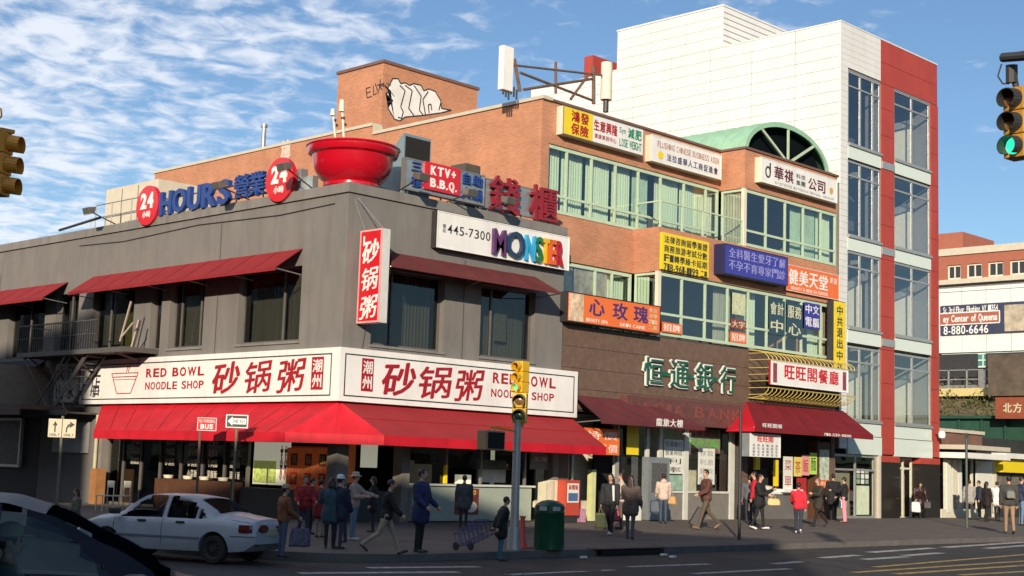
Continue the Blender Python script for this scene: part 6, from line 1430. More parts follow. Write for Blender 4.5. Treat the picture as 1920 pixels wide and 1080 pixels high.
    for nm, x0, x1, wfrac in windows['across']:  # windscreen / rear glass follows the centre line, between x0 and x1
        mb = MB(); rows = []
        for i in range(9):
            x = x0 + (x1 - x0) * i / 8; p = sect(x); ps = [Vector(q) for q in p[7:]]; zc_ = p[-1][1]; row = []
            # sample across at the roof edge of this section
            edge = Vector(p[12]); 
            for j in range(-8, 9):
                u = j / 8; y_ = u * edge.x * wfrac; t = 1 - abs(y_) / max(edge.x, 1e-3)
                th = p[-1][1] - p[7][1]; z_ = edge.y + (p[-1][1] - edge.y) * math.sin(max(0, t) * math.pi / 2); row.append(Vector((x, y_, z_ + .012)))
            rows.append(row)
        for a_, b_ in zip(rows[:-1], rows[1:]):
            for j in range(16): mb.quad(a_[j], a_[j + 1], b_[j + 1], b_[j])
        mb.build(nm, glassm, r, smooth=True)
    m_tyre = mat('tyre_rubber', (.025, .024, .023), .85); m_rim = detail.get('rim', m_galv)
    for wx in wheels:
        for sy in (-1, 1):
            w = MB(); yo = sy * (Wd / 2 - .02); yi = sy * (Wd / 2 - .21); cx_ = Vector((wx, 0, wr))
            prof = [(wr * .62, yo - sy * .02), (wr * .66, yo), (wr * .93, yo), (wr, yo - sy * .03), (wr, yi + sy * .03), (wr * .93, yi), (wr * .6, yi)]; n2 = 36
            vv = [(wx + rr * math.cos(2 * math.pi * i / n2), yy, wr + rr * math.sin(2 * math.pi * i / n2)) for rr, yy in prof for i in range(n2)]
            ff = [(j * n2 + i, j * n2 + (i + 1) % n2, (j + 1) * n2 + (i + 1) % n2, (j + 1) * n2 + i) for j in range(len(prof) - 1) for i in range(n2)]
            w.add(vv, ff if sy > 0 else [tuple(reversed(f)) for f in ff]); wh = w.build('wheel', m_tyre, r, smooth=True)
            q = MB(); prof = [(0, yo - sy * .01), (wr * .16, yo - sy * .01), (wr * .2, yo - sy * .04), (wr * .5, yo - sy * .05), (wr * .56, yo - sy * .02), (wr * .64, yo - sy * .015)]
            vv = [(wx + rr * math.cos(2 * math.pi * i / n2), yy, wr + rr * math.sin(2 * math.pi * i / n2)) for rr, yy in prof for i in range(n2)]
            ff = [(j * n2 + i, j * n2 + (i + 1) % n2, (j + 1) * n2 + (i + 1) % n2, (j + 1) * n2 + i) for j in range(len(prof) - 1) for i in range(n2)]
            q.add(vv, ff); q.build('rim', m_rim, wh, smooth=True)
            q = MB()
            for i in range(8):
                t = 2 * math.pi * i / 8; cxx = wx + wr * .38 * math.cos(t); czz = wr + wr * .38 * math.sin(t); q.tube((cxx, yo - sy * .03, czz), (cxx, yo - sy * .055, czz), wr * .085, n=10)
            o_ = q.build('rim_hole', m_black, wh); o_['kind'] = 'stuff'
    for fn in detail['extra']: fn(r, sect, side)
    r.location = loc; r.rotation_euler.z = heading; r.scale = (scale,) * 3
    return r
m_wpaint = mat('dusty_white_car_paint', (.42, .445, .49), .38, var=.10, vs_=2.2, coat=.2, grime=.12)
m_cglass = glass_mat('car_glass', (.40, .42, .45), .05, 1.0)
m_dglass = glass_mat('teal_car_glass', (.34, .50, .52), .01, .45)
# --- white sedan
def sed_extra(r, sect, side):
    tl = mat('tail_light', (.12, .01, .012), .2, coat=.5)
    for sy in (-1, 1):
        mb = MB(); rows = []
        for i in range(9):
            x = -1.90 - i * .045 if i < 6 else -1.90 - 5 * .045 - .015 * (i - 5)
            p = sect(x); y5 = p[4][0]; y6 = p[5][0]; rows.append([(x, sy * (y5 + .012), .66), (x, sy * (y5 + .016), .74), (x, sy * (y6 + .014), .82)])
        for a, b in zip(rows[:-1], rows[1:]):
            for j in range(2): mb.quad(a[j], a[j + 1], b[j + 1], b[j])
        mb.build('tail_light', tl, r, smooth=True)
        mb = MB(); pts = [(-2.235, sy * (.36 + .2 * math.cos(t) * 1), .74 + .085 * math.sin(t)) for t in [2 * math.pi * i / 20 for i in range(20)]]; mb.prism(pts, (.12, 0, 0)); mb.build('tail_light', tl, r)
        for x in (.42, -.52):
            p = sect(x); mb = MB(); mb.box(x - .10, x + .10, sy * (p[5][0] - .015), sy * (p[5][0] + .022), .80, .845); mb.build('door_handle', m_dark, r, bevel=.01)
        mb = MB(); p = sect(0); mb.box(-1.0, 1.05, sy * (p[4][0] - .02), sy * (p[4][0] + .014), .50, .535); mb.build('side_moulding', mat('grey_moulding', (.16, .19, .23), .5), r)
        for x in (-.08, 1.12):
            mb = MB(); p = sect(x); 
            for (a, b) in zip(p[3:7], p[4:8]): mb.beam((x, sy * (a[0] + .0), a[1]), (x, sy * (b[0] + .0), b[1]), .008, .012, up=(0, 1, 0))
            mb.build('door_seam', m_line, r)
        mb = MB(); mb.box(.95, 1.13, sy * .80, sy * 1.0, .93, 1.06); mb.build('wing_mirror', m_dark, r, bevel=.03)
        mb = MB(); mb.box(-.12, -.02, sy * (.0), sy * 0, 0, 0)
        mb = MB(); prev = None
        for i in range(14):
            x = -1.72 - i * .038; p = sect(x); q = Vector((x, sy * (p[4][0] + .004), .585))
            if prev: mb.beam(prev, q, .012, .012)
            prev = q
        mb.build('bumper_seam', m_line, r)
        mb = MB(); pts_ = [Vector((x, sy * (sect(x)[7][0] - .06), sect(x)[7][1] + .02)) for x in (-1.5, -1.7, -1.9, -2.08)]
        for a, b in zip(pts_[:-1], pts_[1:]): mb.beam(a, b, .008, .01)
        mb.build('boot_seam', m_line, r)
    # bumper line, plate
    mb = MB(); mb.box(-2.26, -2.2, -.17, .17, .60, .74); mb.build('number_plate', mat('plate_yellow', (.55, .50, .35), .5), r)
    mb = MB(); mb.box(-2.24, -2.14, -.6, .6, .405, .43); mb.build('bumper_strip', m_dark, r)
    for sy in (-1, 1): mb = MB(); mb.box(2.12, 2.2, sy * .35, sy * .7, .60, .74); mb.build('headlight', m_glass, r)
    # seats and steering wheel seen through the glass
    for x, y_ in ((-.15, .35), (-.15, -.35)): mb = MB(); mb.box(x - .08, x + .08, y_ - .22, y_ + .22, .6, 1.15); mb.box(x - .04, x + .04, y_ - .12, y_ + .12, 1.15, 1.27); mb.build('seat', m_dark, r, bevel=.03)
sed = {
 'hw': [(-2.22, .66), (-2.1, .76), (-1.6, .83), (0, .84), (1.5, .82), (2.0, .72), (2.22, .58)],
 'bot': [(-2.22, .42), (-2.0, .26), (-1.6, .22), (1.6, .20), (2.0, .24), (2.22, .36)],
 'belt': [(-2.22, .72), (-2.12, .84), (-1.5, .90), (-.2, .90), (1.0, .88), (1.6, .82), (2.1, .70), (2.22, .58)],
 'top': [(-2.22, .80), (-2.14, .93), (-1.55, 1.0), (-1.42, 1.02), (-.78, 1.34), (-.4, 1.385), (.2, 1.39), (.45, 1.37), (1.12, .97), (1.6, .91), (2.1, .77), (2.22, .62)],
 'roofw': [(-2.22, .55), (-1.5, .66), (-1.3, .68), (-.8, .66), (0, .66), (.4, .68), (1.1, .78), (1.6, .65), (2.22, .5)]}
sw_ = {'side': [
   ('side_window', {'x': (-.07, .98), 'bot': [(-.07, .06), (.98, .08)], 'top': [(-.07, .93), (.32, .93), (.55, .80), (.98, .14)]}),
   ('side_window', {'x': (-.86, -.14), 'bot': [(-.86, .06), (-.14, .06)], 'top': [(-.86, .62), (-.6, .90), (-.14, .93)]}),
   ('side_window', {'x': (-1.12, -.89), 'bot': [(-1.12, .10), (-.89, .06)], 'top': [(-1.12, .14), (-.98, .5), (-.89, .6)]})],
  'across': [('rear_window', -1.36, -.84, .90), ('windscreen', .5, 1.08, .92)], 'cabin': (-1.3, 1.05), 'dash': .86}
rw = on(398, 1058, z=0); hd = math.radians(114.0); fwd = Vector((math.cos(hd), math.sin(hd), 0)); lft = Vector((-fwd.y, fwd.x, 0))
loc = Vector((rw.x, rw.y, 0)) + fwd * 1.32 * .92 - lft * .78 * .92
make_car('sedan', 'dusty white four door sedan turning into the side street', 'car', loc, hd, 4.44, 1.68, sed, m_wpaint, m_cglass, (-1.32, 1.28), .295, sw_, {'extra': [sed_extra], 'rim': mat('dark_steel_rim', (.06, .06, .065), .5, metal=.5)}, scale=.92)
# --- dark blue car in the foreground
m_bpaint = mat('dark_blue_car_paint', (.006, .008, .018), .45, var=.05, spec=.3)
def mpv_extra(r, sect, side):
    for sy in (-1, 1):
        mb = MB(); mb.box(.66, .84, sy * .90, sy * 1.12, 1.05, 1.2); mb.build('wing_mirror', m_bpaint, r, bevel=.04)
        mb = MB(); 
        for x in (-.52,):
            p = [side(x, t, sy, .016) for t in (0, .3, .6, .95)]
            for a, b in zip(p[:-1], p[1:]): mb.beam(a, b, .07, .02, up=(0, 1, 0))
        mb.build('door_pillar', m_dark, r)
        mb = MB(); mb.box(2.1, 2.25, sy * .45, sy * .75, .62, .8); mb.build('headlight', m_glass, r)
        mb = MB(); mb.box(-2.27, -2.2, sy * .55, sy * .8, .8, 1.1); mb.build('tail_light', mat('tail_light', (.12, .01, .012), .2), r)
        mb = MB(); mb.box(-.35, -.15, sy * .88, sy * .93, .93, .97); mb.build('door_handle', m_bpaint, r)
    for x, y_ in ((-.3, .38), (-.3, -.38)): mb = MB(); mb.box(x - .3, x - .14, y_ - .24, y_ + .24, .6, 1.26); mb.box(x - .28, x - .18, y_ - .13, y_ + .13, 1.265, 1.42); mb.build('seat', mat('grey_seat', (.10, .11, .12), .8), r, bevel=.03)
    mb = MB(); n_ = 16; c = Vector((.5, .38, 1.02))
    for i in range(n_):
        a = 2 * math.pi * i / n_; b = 2 * math.pi * (i + 1) / n_; u = Vector((-.35, 0, 1)).normalized(); v = Vector((0, 1, 0)); mb.tube(c + u * .18 * math.cos(a) + v * .18 * math.sin(a), c + u * .18 * math.cos(b) + v * .18 * math.sin(b), .015, n=6)
    mb.build('steering_wheel', m_dark, r)
mpv = {
 'hw': [(-2.25, .74), (-2.1, .84), (-1.5, .90), (0, .92), (1.4, .90), (1.95, .80), (2.25, .60)],
 'bot': [(-2.25, .42), (-2.0, .28), (1.9, .26), (2.25, .38)],
 'belt': [(-2.25, .95), (-2.1, 1.06), (-1.0, 1.06), (0, 1.05), (.9, 1.02), (1.5, .94), (2.1, .80), (2.25, .62)],
 'top': [(-2.25, 1.1), (-2.15, 1.45), (-1.9, 1.62), (-1.2, 1.70), (-.5, 1.71), (-.15, 1.69), (.15, 1.61), (.55, 1.40), (1.08, 1.10), (1.5, 1.03), (2.1, .88), (2.25, .68)],
 'roofw': [(-2.25, .7), (-1.9, .72), (0, .72), (.2, .72), (1.05, .84), (1.5, .75), (2.25, .5)]}
mw_ = {'side': [
   ('side_window', {'x': (-.48, .80), 'bot': [(-.48, .05), (.80, .06)], 'top': [(-.48, .92), (.05, .92), (.25, .86), (.80, .20)]}),
   ('side_window', {'x': (-1.5, -.56), 'bot': [(-1.5, .05), (-.56, .05)], 'top': [(-1.5, .88), (-.56, .92)]})],
  'across': [('rear_window', -2.2, -1.98, .88), ('windscreen', .12, 1.02, .92)], 'cabin': (-2.0, 1.0), 'dash': 1.0}
hd2 = R(-44.6 + 12)
fw2 = Vector((math.cos(hd2), math.sin(hd2), 0)); 
tgt = on(338, 1062, z=1.10)                            # foot of the windscreen
d_ = (tgt - CAM); pt = CAM + ray(338, 1062) * 10.6; 
mpv_loc = Vector((pt.x, pt.y, 0)) - fw2 * 1.05 
mpv_r = make_car('hatchback', 'dark blue car in the foreground cut off by the left edge with its driver inside', 'car', mpv_loc, hd2, 4.5, 1.84, mpv, m_bpaint, m_dglass, (-1.35, 1.32), .32, mw_, {'extra': [mpv_extra]})

_c, _s = math.cos(hd2), math.sin(hd2)
drv = Vector((-.22 * _c - .38 * _s, -.22 * _s + .38 * _c, 0)) + mpv_loc
person('driver with a pale cap behind the wheel of the dark blue foreground car', drv.x, drv.y, -44.6 + 12, 1.72, z=.20, sit=True, top=(.10, .12, .12), legs=(.04, .04, .05), hat=('cap', (.42, .38, .28)), arms=((42, 35), (42, 35)), vox=.014)
drv = Vector((-.0 * _c, -.0 * _s, 0)) + Vector(loc) + Vector((math.cos(hd) * .0 - math.sin(hd) * .33, math.sin(hd) * .0 + math.cos(hd) * .33, 0))
person('driver in a dark jacket inside the dusty white sedan', drv.x, drv.y, 114, 1.50, z=.15, sit=True, top=(.03, .03, .035), legs=(.03, .03, .03), arms=((42, 35), (42, 35)))
# ================================================================ STREET FURNITURE
m_ysig = mat('signal_yellow', (.72, .42, .015), .45, var=.12, vs_=5)
m_osig = mat('aged_signal_ochre', (.80, .34, .035), .5, var=.2, vs_=5)
m_pole = mat('silver_pole', (.42, .43, .42), .42, metal=.35, var=.15, vs_=3)
def lensm(n_, c, e=0): return mat('lens_' + n_, c, .25, emit=c if e else None, es=e, coat=.5)
lr, lyw, lgo = lensm('red_off', (.14, .015, .01)), lensm('amber_off', (.16, .07, .01)), lensm('green_off', (.01, .06, .03))
lgon = lensm('green_lit', (.03, .75, .45), 1.3)
def signal(r, c, dirn, sizes, lens, body, visor=None, nm='signal_head'):
    """stack of sections from the top; c = top centre, dirn = where the lenses look"""
    d = Vector(dirn); d.z = 0; d.normalize(); s = Vector((-d.y, d.x, 0)); z = c.z; first = None
    for sz, lm in zip(sizes, lens):
        h = sz * 1.18; q = Vector((c.x, c.y, z - h / 2)); mb = MB()
        a = [q + s * (sz * .56) * i + Vector((0, 0, j * h * .49)) - d * .10 for i, j in ((-1, -1), (1, -1), (1, 1), (-1, 1))]; mb.prism([q_ - d * .09 for q_ in a], d * .29); hs = mb.build('section', body, r, bevel=.02)
        f = q + d * .102; mb = MB(); n = 20; rr = sz * .46
        for i in range(n):
            t0, t1 = 2 * math.pi * i / n, 2 * math.pi * (i + 1) / n
            if abs(((t0 + t1) / 2) - 1.5 * math.pi) < .62: continue
            p0 = f + s * math.cos(t0) * rr + Vector((0, 0, math.sin(t0) * rr)); p1 = f + s * math.cos(t1) * rr + Vector((0, 0, math.sin(t1) * rr)); ex = d * sz * .72 + Vector((0, 0, -sz * .1))
            mb.prism([p0, p1, p1 + ex, p0 + ex], ((p0 + p1) / 2 - f).normalized() * .012)
        mb.build('visor', visor or body, hs)
        mb = MB(); pts = []
        mb.add([f + d * .012] + [f + s * math.cos(2 * math.pi * i / n) * rr * .92 + Vector((0, 0, math.sin(2 * math.pi * i / n) * rr * .92)) for i in range(n)], [(0, 1 + i, 1 + (i + 1) % n) for i in range(n)])
        mb.build('lens', lm, hs); z -= h
    return z
# corner post with five lens sections
x, y, z = fp(963, 1031); r = empty('signal_post', (x, y, z), 'silver post with yellow traffic signals and a walk signal box by the green bin', 'traffic light')
zt_ = on(965, 795, y=y).z; ztop = on(965, 676, y=y).z
mb = MB(); mb.tube((x, y, z), (x, y, zt_ + .1), .10, .085, n=16); mb.tube((x, y, z), (x, y, z + .5), .16, .13, n=12); mb.build('post', m_pole, r, smooth=True)
dl = Vector((-1, -.15, 0))
z2 = signal(r, Vector((x + .05, y, ztop)), dl, (.203, .203, .203), (lr, lyw, lensm('green_lit', (.03, .75, .45), 1.3)), m_ysig, m_ysig)
z3 = signal(r, Vector((x + .05, y, z2 - .0)), Vector((-.8, -.6, 0)), (.29, .29), (lyw, lgo), m_ysig, m_dark)
mb = MB(); mb.tube((x + .16, y + .03, z3 - .1), (x + .16, y + .03, ztop), .05, n=8); mb.tube((x, y, zt_), (x, y, z3 + .02), .09, .06, n=10); mb.build('signal_mount', m_ysig, r)
a = on(905, 806, y=y - .2); b = on(938, 845, y=y - .2); mb = MB(); mb.box(a.x, b.x + .05, y - .3, y - .02, b.z, a.z); mb.build('walk_signal', mat('beige_signal_box', (.40, .26, .14), .5), r, bevel=.02)
mb = MB(); mb.box(a.x + .08, b.x, y - .32, y - .302, b.z + .04, a.z - .04); mb.build('walk_signal_face', m_black, r)
mb = MB(); mb.tube((b.x - .15, y - .15, a.z), (b.x - .15, y - .15, a.z + .08), .025, n=6); mb.tube((b.x - .3, y - .15, a.z + .08), (x, y, a.z + .02), .025, n=6); mb.tube((b.x, y - .15, b.z + .03), (x, y, b.z), .02, n=6); mb.build('arm', m_ysig, r)
# green litter bin
x, y, z = fp(1029, 1031); r = empty('litter_bin', (x, y, z), 'dark green round litter bin with domed lid on the corner', 'trash bin')
m_gbin = mat('green_bin_paint', (.008, .075, .035), .35, var=.15, coat=.2)
mb = MB(); mb.lathe([(.0, 0), (.31, .0), (.33, .02), (.33, .80), (.345, .82), (.345, .86), (0, .86)], (x, y, z), 32); mb.build('drum', m_gbin, r, smooth=True)
mb = MB(); mb.lathe([(.33, .86), (.335, 1.0), (.30, 1.04), (.2, 1.10), (.05, 1.13), (0, 1.13)], (x, y, z), 32); mb.build('lid', m_gbin, r, smooth=True)
for ang in (250, 195, 305, 130):
    mb = MB(); t = R(ang); 
    for k_ in range(5):
        t0, t1 = t - .28 + k_ * .112, t - .28 + (k_ + 1) * .112; mb.quad(*[(x + .345 * math.cos(q), y + .345 * math.sin(q), zz_) for q, zz_ in ((t0, z + .89), (t1, z + .89), (t1, z + .985), (t0, z + .985))])
    mb.build('label_strip', mat('grey_white_label', (.45, .47, .50), .5), r)
mb = MB()
for i in range(24): t = 2 * math.pi * i / 24; mb.box(x + .332 * math.cos(t) - .006, x + .332 * math.cos(t) + .006, y + .332 * math.sin(t) - .006, y + .332 * math.sin(t) + .006, z + .05, z + .8)
o_ = mb.build('rib', m_gbin, r); o_['kind'] = 'stuff'
# cone
x, y, z = fp(978, 1041); r = empty('traffic_cone', (x, y, z), 'slim pinkish orange traffic cone at the foot of the signal post', 'traffic cone'); m_cone = mat('cone_orange', (.72, .09, .07), .5, var=.1)
mb = MB(); mb.box(x - .19, x + .19, y - .19, y + .19, z, z + .03); mb.build('base', m_cone, r, bevel=.01); mb = MB(); mb.lathe([(.13, .03), (.09, .15), (.055, .62), (.05, .68), (.075, .69), (.075, .72), (0, .73)], (x, y, z), 20); mb.build('cone', m_cone, r, smooth=True)
# hanging signals
d21 = lambda px, py, d: CAM + ray(px, py) * d
r = empty('hanging_signal', d21(1897, 300, 21), 'traffic signal with a lit green lens hanging at the right edge of the photo', 'traffic light')
c = d21(1906, 165, 21); m_oc2 = mat('worn_signal_yellow', (.42, .22, .035), .5, var=.25, vs_=6)
signal(r, c, (CAM - c) * .75 + Vector((-.62, .62, 0)) * 14, (.30, .30, .30), (lr, lyw, lgon), m_oc2, m_dark)
mb = MB(); p = d21(1897, 122, 21); mb.tube(c + Vector((0, 0, -.02)), p, .05, n=8); q = d21(1880, 108, 21); e = d21(1990, 100, 20); mb.tube(q, e, .07, n=10); mb.tube(d21(1876, 106, 21), d21(1960, 92, 20.6), .03, n=8); mb.tube(p, d21(1897, 155, 21), .09, n=8); mb.path([d21(1878, 120, 21), d21(1871, 143, 21), d21(1880, 157, 21), d21(1892, 157, 21)], .012, 5); mb.build('mast_arm', m_dark, r)
r = empty('hanging_signal', d21(10, 385, 23), 'ochre traffic signal seen from the side at the left edge of the photo', 'traffic light', None)
c = d21(8, 250, 23); signal(r, c, Vector((.71, -.70, 0)) * 1.0 + Vector((-.1, -.1, 0)), (.29, .29, .29), (lr, lyw, lgo), m_osig, m_osig)
mb = MB(); mb.box(c.x - .12, c.x + .12, c.y - .12, c.y + .12, c.z, c.z + .06); mb.tube(c, d21(-30, 240, 23), .05, n=8); mb.tube(d21(-30, 240, 23), d21(-70, 240, 23), .06, n=8); mb.path([d21(-10, 197, 23), d21(2, 205, 23), d21(3, 218, 23), d21(-8, 228, 23)], .015, 5); mb.build('mast_arm', m_osig, r)
# thin poles
x, y, z = fp(1386, 1012); mb = MB(); zt_ = on(1390, 770, y=y).z; mb.tube((x, y, z), (x, y, zt_), .045, .04, n=10); tag(mb.build('thin_pole', m_dark, smooth=True), 'thin dark pole on the kerb in front of the bank', 'pole')
x, y, z = fp(1813, 990); mb = MB(); mb.tube((x, y, z), (x, y, on(1813, 822, y=y).z), .05, n=10); mb.box(x - .12, x + .12, y - .01, y + .01, on(1813, 830, y=y).z, on(1813, 822, y=y).z + .2); tag(mb.build('thin_pole', mat('green_grey_pole', (.06, .08, .07), .5)), 'thin grey green pole in front of the low shops at the right', 'pole')
# sign posts on the left
m_gpost = mat('green_signpost', (.16, .17, .12), .6, var=.2)
def face_cam_sign(r, c, w, h, m, name='plate', yaw=0):
    d = (CAM - c); d.z = 0; d.normalize(); d = Matrix.Rotation(R(yaw), 3, 'Z') @ d; s = Vector((-d.y, d.x, 0)); u = Vector((0, 0, 1))
    mb = MB(); mb.prism([c - s * w / 2 - u * h / 2, c + s * w / 2 - u * h / 2, c + s * w / 2 + u * h / 2, c - s * w / 2 + u * h / 2], d * .012); o = mb.build(name, m, r); return s, u, d
class FC:                                    # facade frame with any heading
    def __init__(s, c, S, D): s.c = c; s.S = S; s.D = D
    def p(s, a, o, z): return s.c + s.S * a + s.D * o + Vector((0, 0, z))
# left post, arrows
a = on(113, 850, x=-4.9); x, y = a.x, a.y; z = G(x, y); r = empty('sign_post', (x, y, z), 'signpost at the far left with two cream lane arrow plates', 'road sign')
zt_ = on(116, 782, x=-4.9).z; mb = MB(); mb.tube((x, y, z), (x, y, zt_ + .03), .04, n=8); mb.build('post', m_gpost, r)
sgn_c = Vector((x, y, on(116, 803, x=-4.9).z)); m_crm = mat('cream_plate', (.62, .55, .40), .5, var=.08)
for k_, ofs in enumerate((-1, 1)):
    d = (CAM - sgn_c); d.z = 0; d.normalize(); S = Vector((-d.y, d.x, 0)); c = sgn_c + d * .06 + S * ofs * .19
    s, u, d = face_cam_sign(r, c, .36, .52, m_crm); F = FC(c, s, d); mb = MB()
    pts = [(-.035, -.22), (.035, -.22), (.035, .14), (.13, .14), (0, .38), (-.13, .14), (-.035, .14)] if k_ == 0 else [(-.17, -.22), (-.10, -.22), (-.10, -.02), (.0, .12), (.05, .12), (.0, .0), (.30, .22), (.02, .38), (.05, .24), (-.06, .22), (-.17, .02)]
    mb.prism([F.p(q[0] * .5, .013, q[1] * .52) for q in pts], d * .004); mb.build('arrow', m_line, r); text(F, -.14, .14, -.22, -.15, .013, 'ONLY', m_line, r, depth=.003, bold=.02)
# red and white notice post + one way post
a = on(373, 850, x=-2.6); x, y = a.x, a.y; z = G(x, y); r = empty('sign_post', (x, y, z), 'signpost with a small red and white parking plate left of the one way sign', 'road sign')
c = Vector((x, y, on(388, 795, x=-2.6).z)); d = (CAM - c); d.z = 0; d.normalize(); S = Vector((-d.y, d.x, 0)); mb = MB(); mb.tube((x, y, z), (x, y, c.z + .16), .035, n=8); mb.build('post', mat('brown_post', (.15, .10, .075), .7), r); c = c + d * .05 + S * .17
s, u, d = face_cam_sign(r, c, .52, .36, m_red); F = FC(c, s, d); mb = MB()
for q in ((-.26, .26, -.18, -.165), (-.26, .26, .165, .18), (-.26, -.245, -.165, .165), (.245, .26, -.165, .165)): mb.prism([F.p(q[0], .013, q[2]), F.p(q[1], .013, q[2]), F.p(q[1], .013, q[3]), F.p(q[0], .013, q[3])], d * .003)
mb.build('border_line', m_white, r); text(F, -.22, .22, .04, .13, .013, 'NO PARKING', m_white, r, depth=.003); text(F, -.18, .18, -.13, .0, .013, 'BUS', m_white, r, depth=.003, bold=.03)
a = on(441, 850, x=-2.2); x, y = a.x, a.y; z = G(x, y); r = empty('sign_post', (x, y, z), 'post with a black and white one way arrow plate pointing left', 'road sign')
c = Vector((x, y, on(441, 790, x=-2.2).z)); d = (CAM - c); d.z = 0; d.normalize(); mb = MB(); mb.tube((x, y, z), (x, y, c.z + .1), .035, n=8); mb.build('post', m_gpost, r)
c += d * .05; s, u, d = face_cam_sign(r, c, .60, .36, m_white); F = FC(c, s, d); mb = MB(); mb.prism([F.p(q[0], .013, q[1]) for q in ((-.27, -.155), (.27, -.155), (.27, .155), (-.27, .155))], d * .002); mb.build('black_field', m_line, r)
mb = MB(); mb.prism([F.p(q[0], .0155, q[1]) for q in ((-.25, 0), (-.12, -.125), (-.12, -.08), (.25, -.08), (.25, .08), (-.12, .08), (-.12, .125))], d * .003); mb.build('arrow', m_white, r); text(F, -.11, .23, -.05, .05, .019, 'ONE WAY', m_line, r, depth=.002, bold=.02)
# hydrant-like red and gold stand items at the left side shop: chairs, umbrella stand
def chair(px, py, lab):
    p = on(px, py, z=.3); x, y = p.x, p.y; r = empty('cafe_chair', (x, y, .3), lab, 'chair', 'white folding chairs at the shop front')
    mb = MB(); mb.box(x - .2, x + .2, y - .2, y + .2, .74, .77); mb.build('seat', m_offwhite, r)
    for dx, dy in ((-.18, -.18), (.18, -.18), (-.18, .18), (.18, .18)): mb = MB(); mb.tube((x + dx, y + dy, .3), (x + dx, y + dy, .74 if dx < 0 else 1.2), .018, n=6); mb.build('leg', m_offwhite, r)
    mb = MB(); mb.box(x + .17, x + .2, y - .17, y + .17, 1.0, 1.2); mb.build('backrest', m_offwhite, r)
chair(195, 958, 'white chair nearest the left end of the shop front'); chair(226, 958, 'white chair second from the left end of the shop front')
# red newspaper box and folded things right of the counter
x0 = on(1060, 985, y=-.5).x; r = empty('news_box', (8.9, -.7, .33), 'red and white newspaper box standing right of the kiosk counter', 'newspaper box')
mb = MB(); mb.box(8.5, 9.15, -.9, -.45, .55, 1.65); mb.build('box_body', mat('red_news_box', (.50, .07, .04), .5), r); mb = MB(); mb.box(8.56, 9.09, -.912, -.901, .95, 1.55); mb.build('window', m_paper, r)
F = FR(-.912); text(F, 8.6, 9.05, 1.35, 1.5, .001, '新聞報', m_dred, r, depth=.004, bold=.02); mb = MB(); mb.box(8.6, 9.05, -.914, -.9121, 1.0, 1.25); mb.build('blue_panel', mat('blue_panel', (.08, .14, .3), .5), r); mb = MB(); mb.box(8.55, 9.1, -.85, -.5, .33, .55); mb.build('foot', m_dark, r)
for i, cc in enumerate(((.62, .58, .42), (.7, .66, .5), (.66, .60, .48), (.55, .5, .38), (.7, .66, .5))):
    mb = MB(); mb.box(7.95 + i * .11, 8.04 + i * .11, -.55, -.2, .35, 1.55 + .02 * i); o_ = mb.build('folded_board', mat('board_%d' % i, cc, .7), None); tag(o_, ['leftmost','second','middle','fourth','rightmost'][i] + ' of the cream boards standing on edge left of the red newspaper box', 'board', 'cream boards stacked on edge by the kiosk')
r = empty('flower_stand', (9.3, -.5, .33), 'stand with coloured bottles and pink boxes under the red newspaper box', 'stand'); mb = MB(); mb.box(9.25, 9.7, -.7, -.3, .33, .75); mb.build('crate', mat('pink_crate', (.5, .25, .35), .7, var=.4, vs_=12), r)
for i in range(4): mb = MB(); mb.lathe([(0, 0), (.035, 0), (.035, .2), (.015, .26), (.015, .31), (0, .31)], (9.3 + i * .11, -.5, .75), 8); mb.build('bottle', mat('bottle_%d' % (i % 2), ((.6, .5, .3), (.6, .1, .1))[i % 2], .3), r, smooth=True)
mb = MB(); mb.box(10.3, 10.5, -.4, -.2, .35, 2.0); tag(mb.build('yellow_post', mat('pale_yellow_post', (.60, .62, .30), .6)), 'pale yellow green post left of the pedestrian with the yellow bag', 'post')
# small litter on the road
for i, (px, py) in enumerate(((1245, 1042), (1262, 1046), (1095, 1047), (1033, 1036))):
    p = on(px, py, z=.02); mb = MB(); mb.box(p.x - .08, p.x + .07, p.y - .05, p.y + .06, p.z, p.z + .05); tag(mb.build('litter', m_paper, bevel=.01), 'scrap of white litter lying by the kerb', 'litter', 'scraps of white litter along the kerb')

# fire escape
r = empty('fire_escape', (-.6, 13, 3.3), 'dark iron fire escape balcony with zigzag stair on the left side wall', 'fire escape')
m_iron = mat('painted_iron', (.09, .085, .08), .6, var=.2)
mb = MB(); mb.box(-1.2, -.02, 9.45, 16.6, 5.30, 5.36); mb.build('platform', m_iron, r)
mb = MB(); mb.box(-1.25, -1.2, 9.4, 16.65, 5.26, 5.42); mb.box(-1.2, -.0, 9.4, 9.45, 5.26, 5.42); mb.box(-1.2, 0, 16.6, 16.65, 5.26, 5.42); mb.build('edge_beam', m_iron, r)
for k_ in range(34):
    y = 11.4 + k_ * .155; mb = MB(); mb.box(-1.22, -1.205, y, y + .015, 5.42, 6.35); mb.build('baluster', m_iron, r)
mb = MB(); mb.box(-1.24, -1.19, 11.3, 16.65, 6.35, 6.39); mb.box(-1.24, -1.19, 11.3, 16.65, 5.9, 5.92); mb.box(-1.2, -.0, 16.62, 16.65, 6.35, 6.38); mb.build('rail', m_iron, r)
for y in (10.2, 13.0, 16.0): mb = MB(); mb.beam((-1.1, y, 5.26), (0, y, 4.5 if y > 12 else 5.0), .05); mb.build('bracket', m_iron, r)
for xo in (-.35, -1.0): mb = MB(); mb.beam((xo, 12.2, 5.3), (xo, 14.4, 3.35), .04, .16); mb.build('stringer', m_iron, r)
for k_ in range(9): t = (k_ + .5) / 9; mb = MB(); mb.box(-1.0, -.35, 12.2 + 2.2 * t - .1, 12.2 + 2.2 * t + .1, 5.3 - 1.95 * t, 5.3 - 1.95 * t + .03); mb.build('tread', m_iron, r)
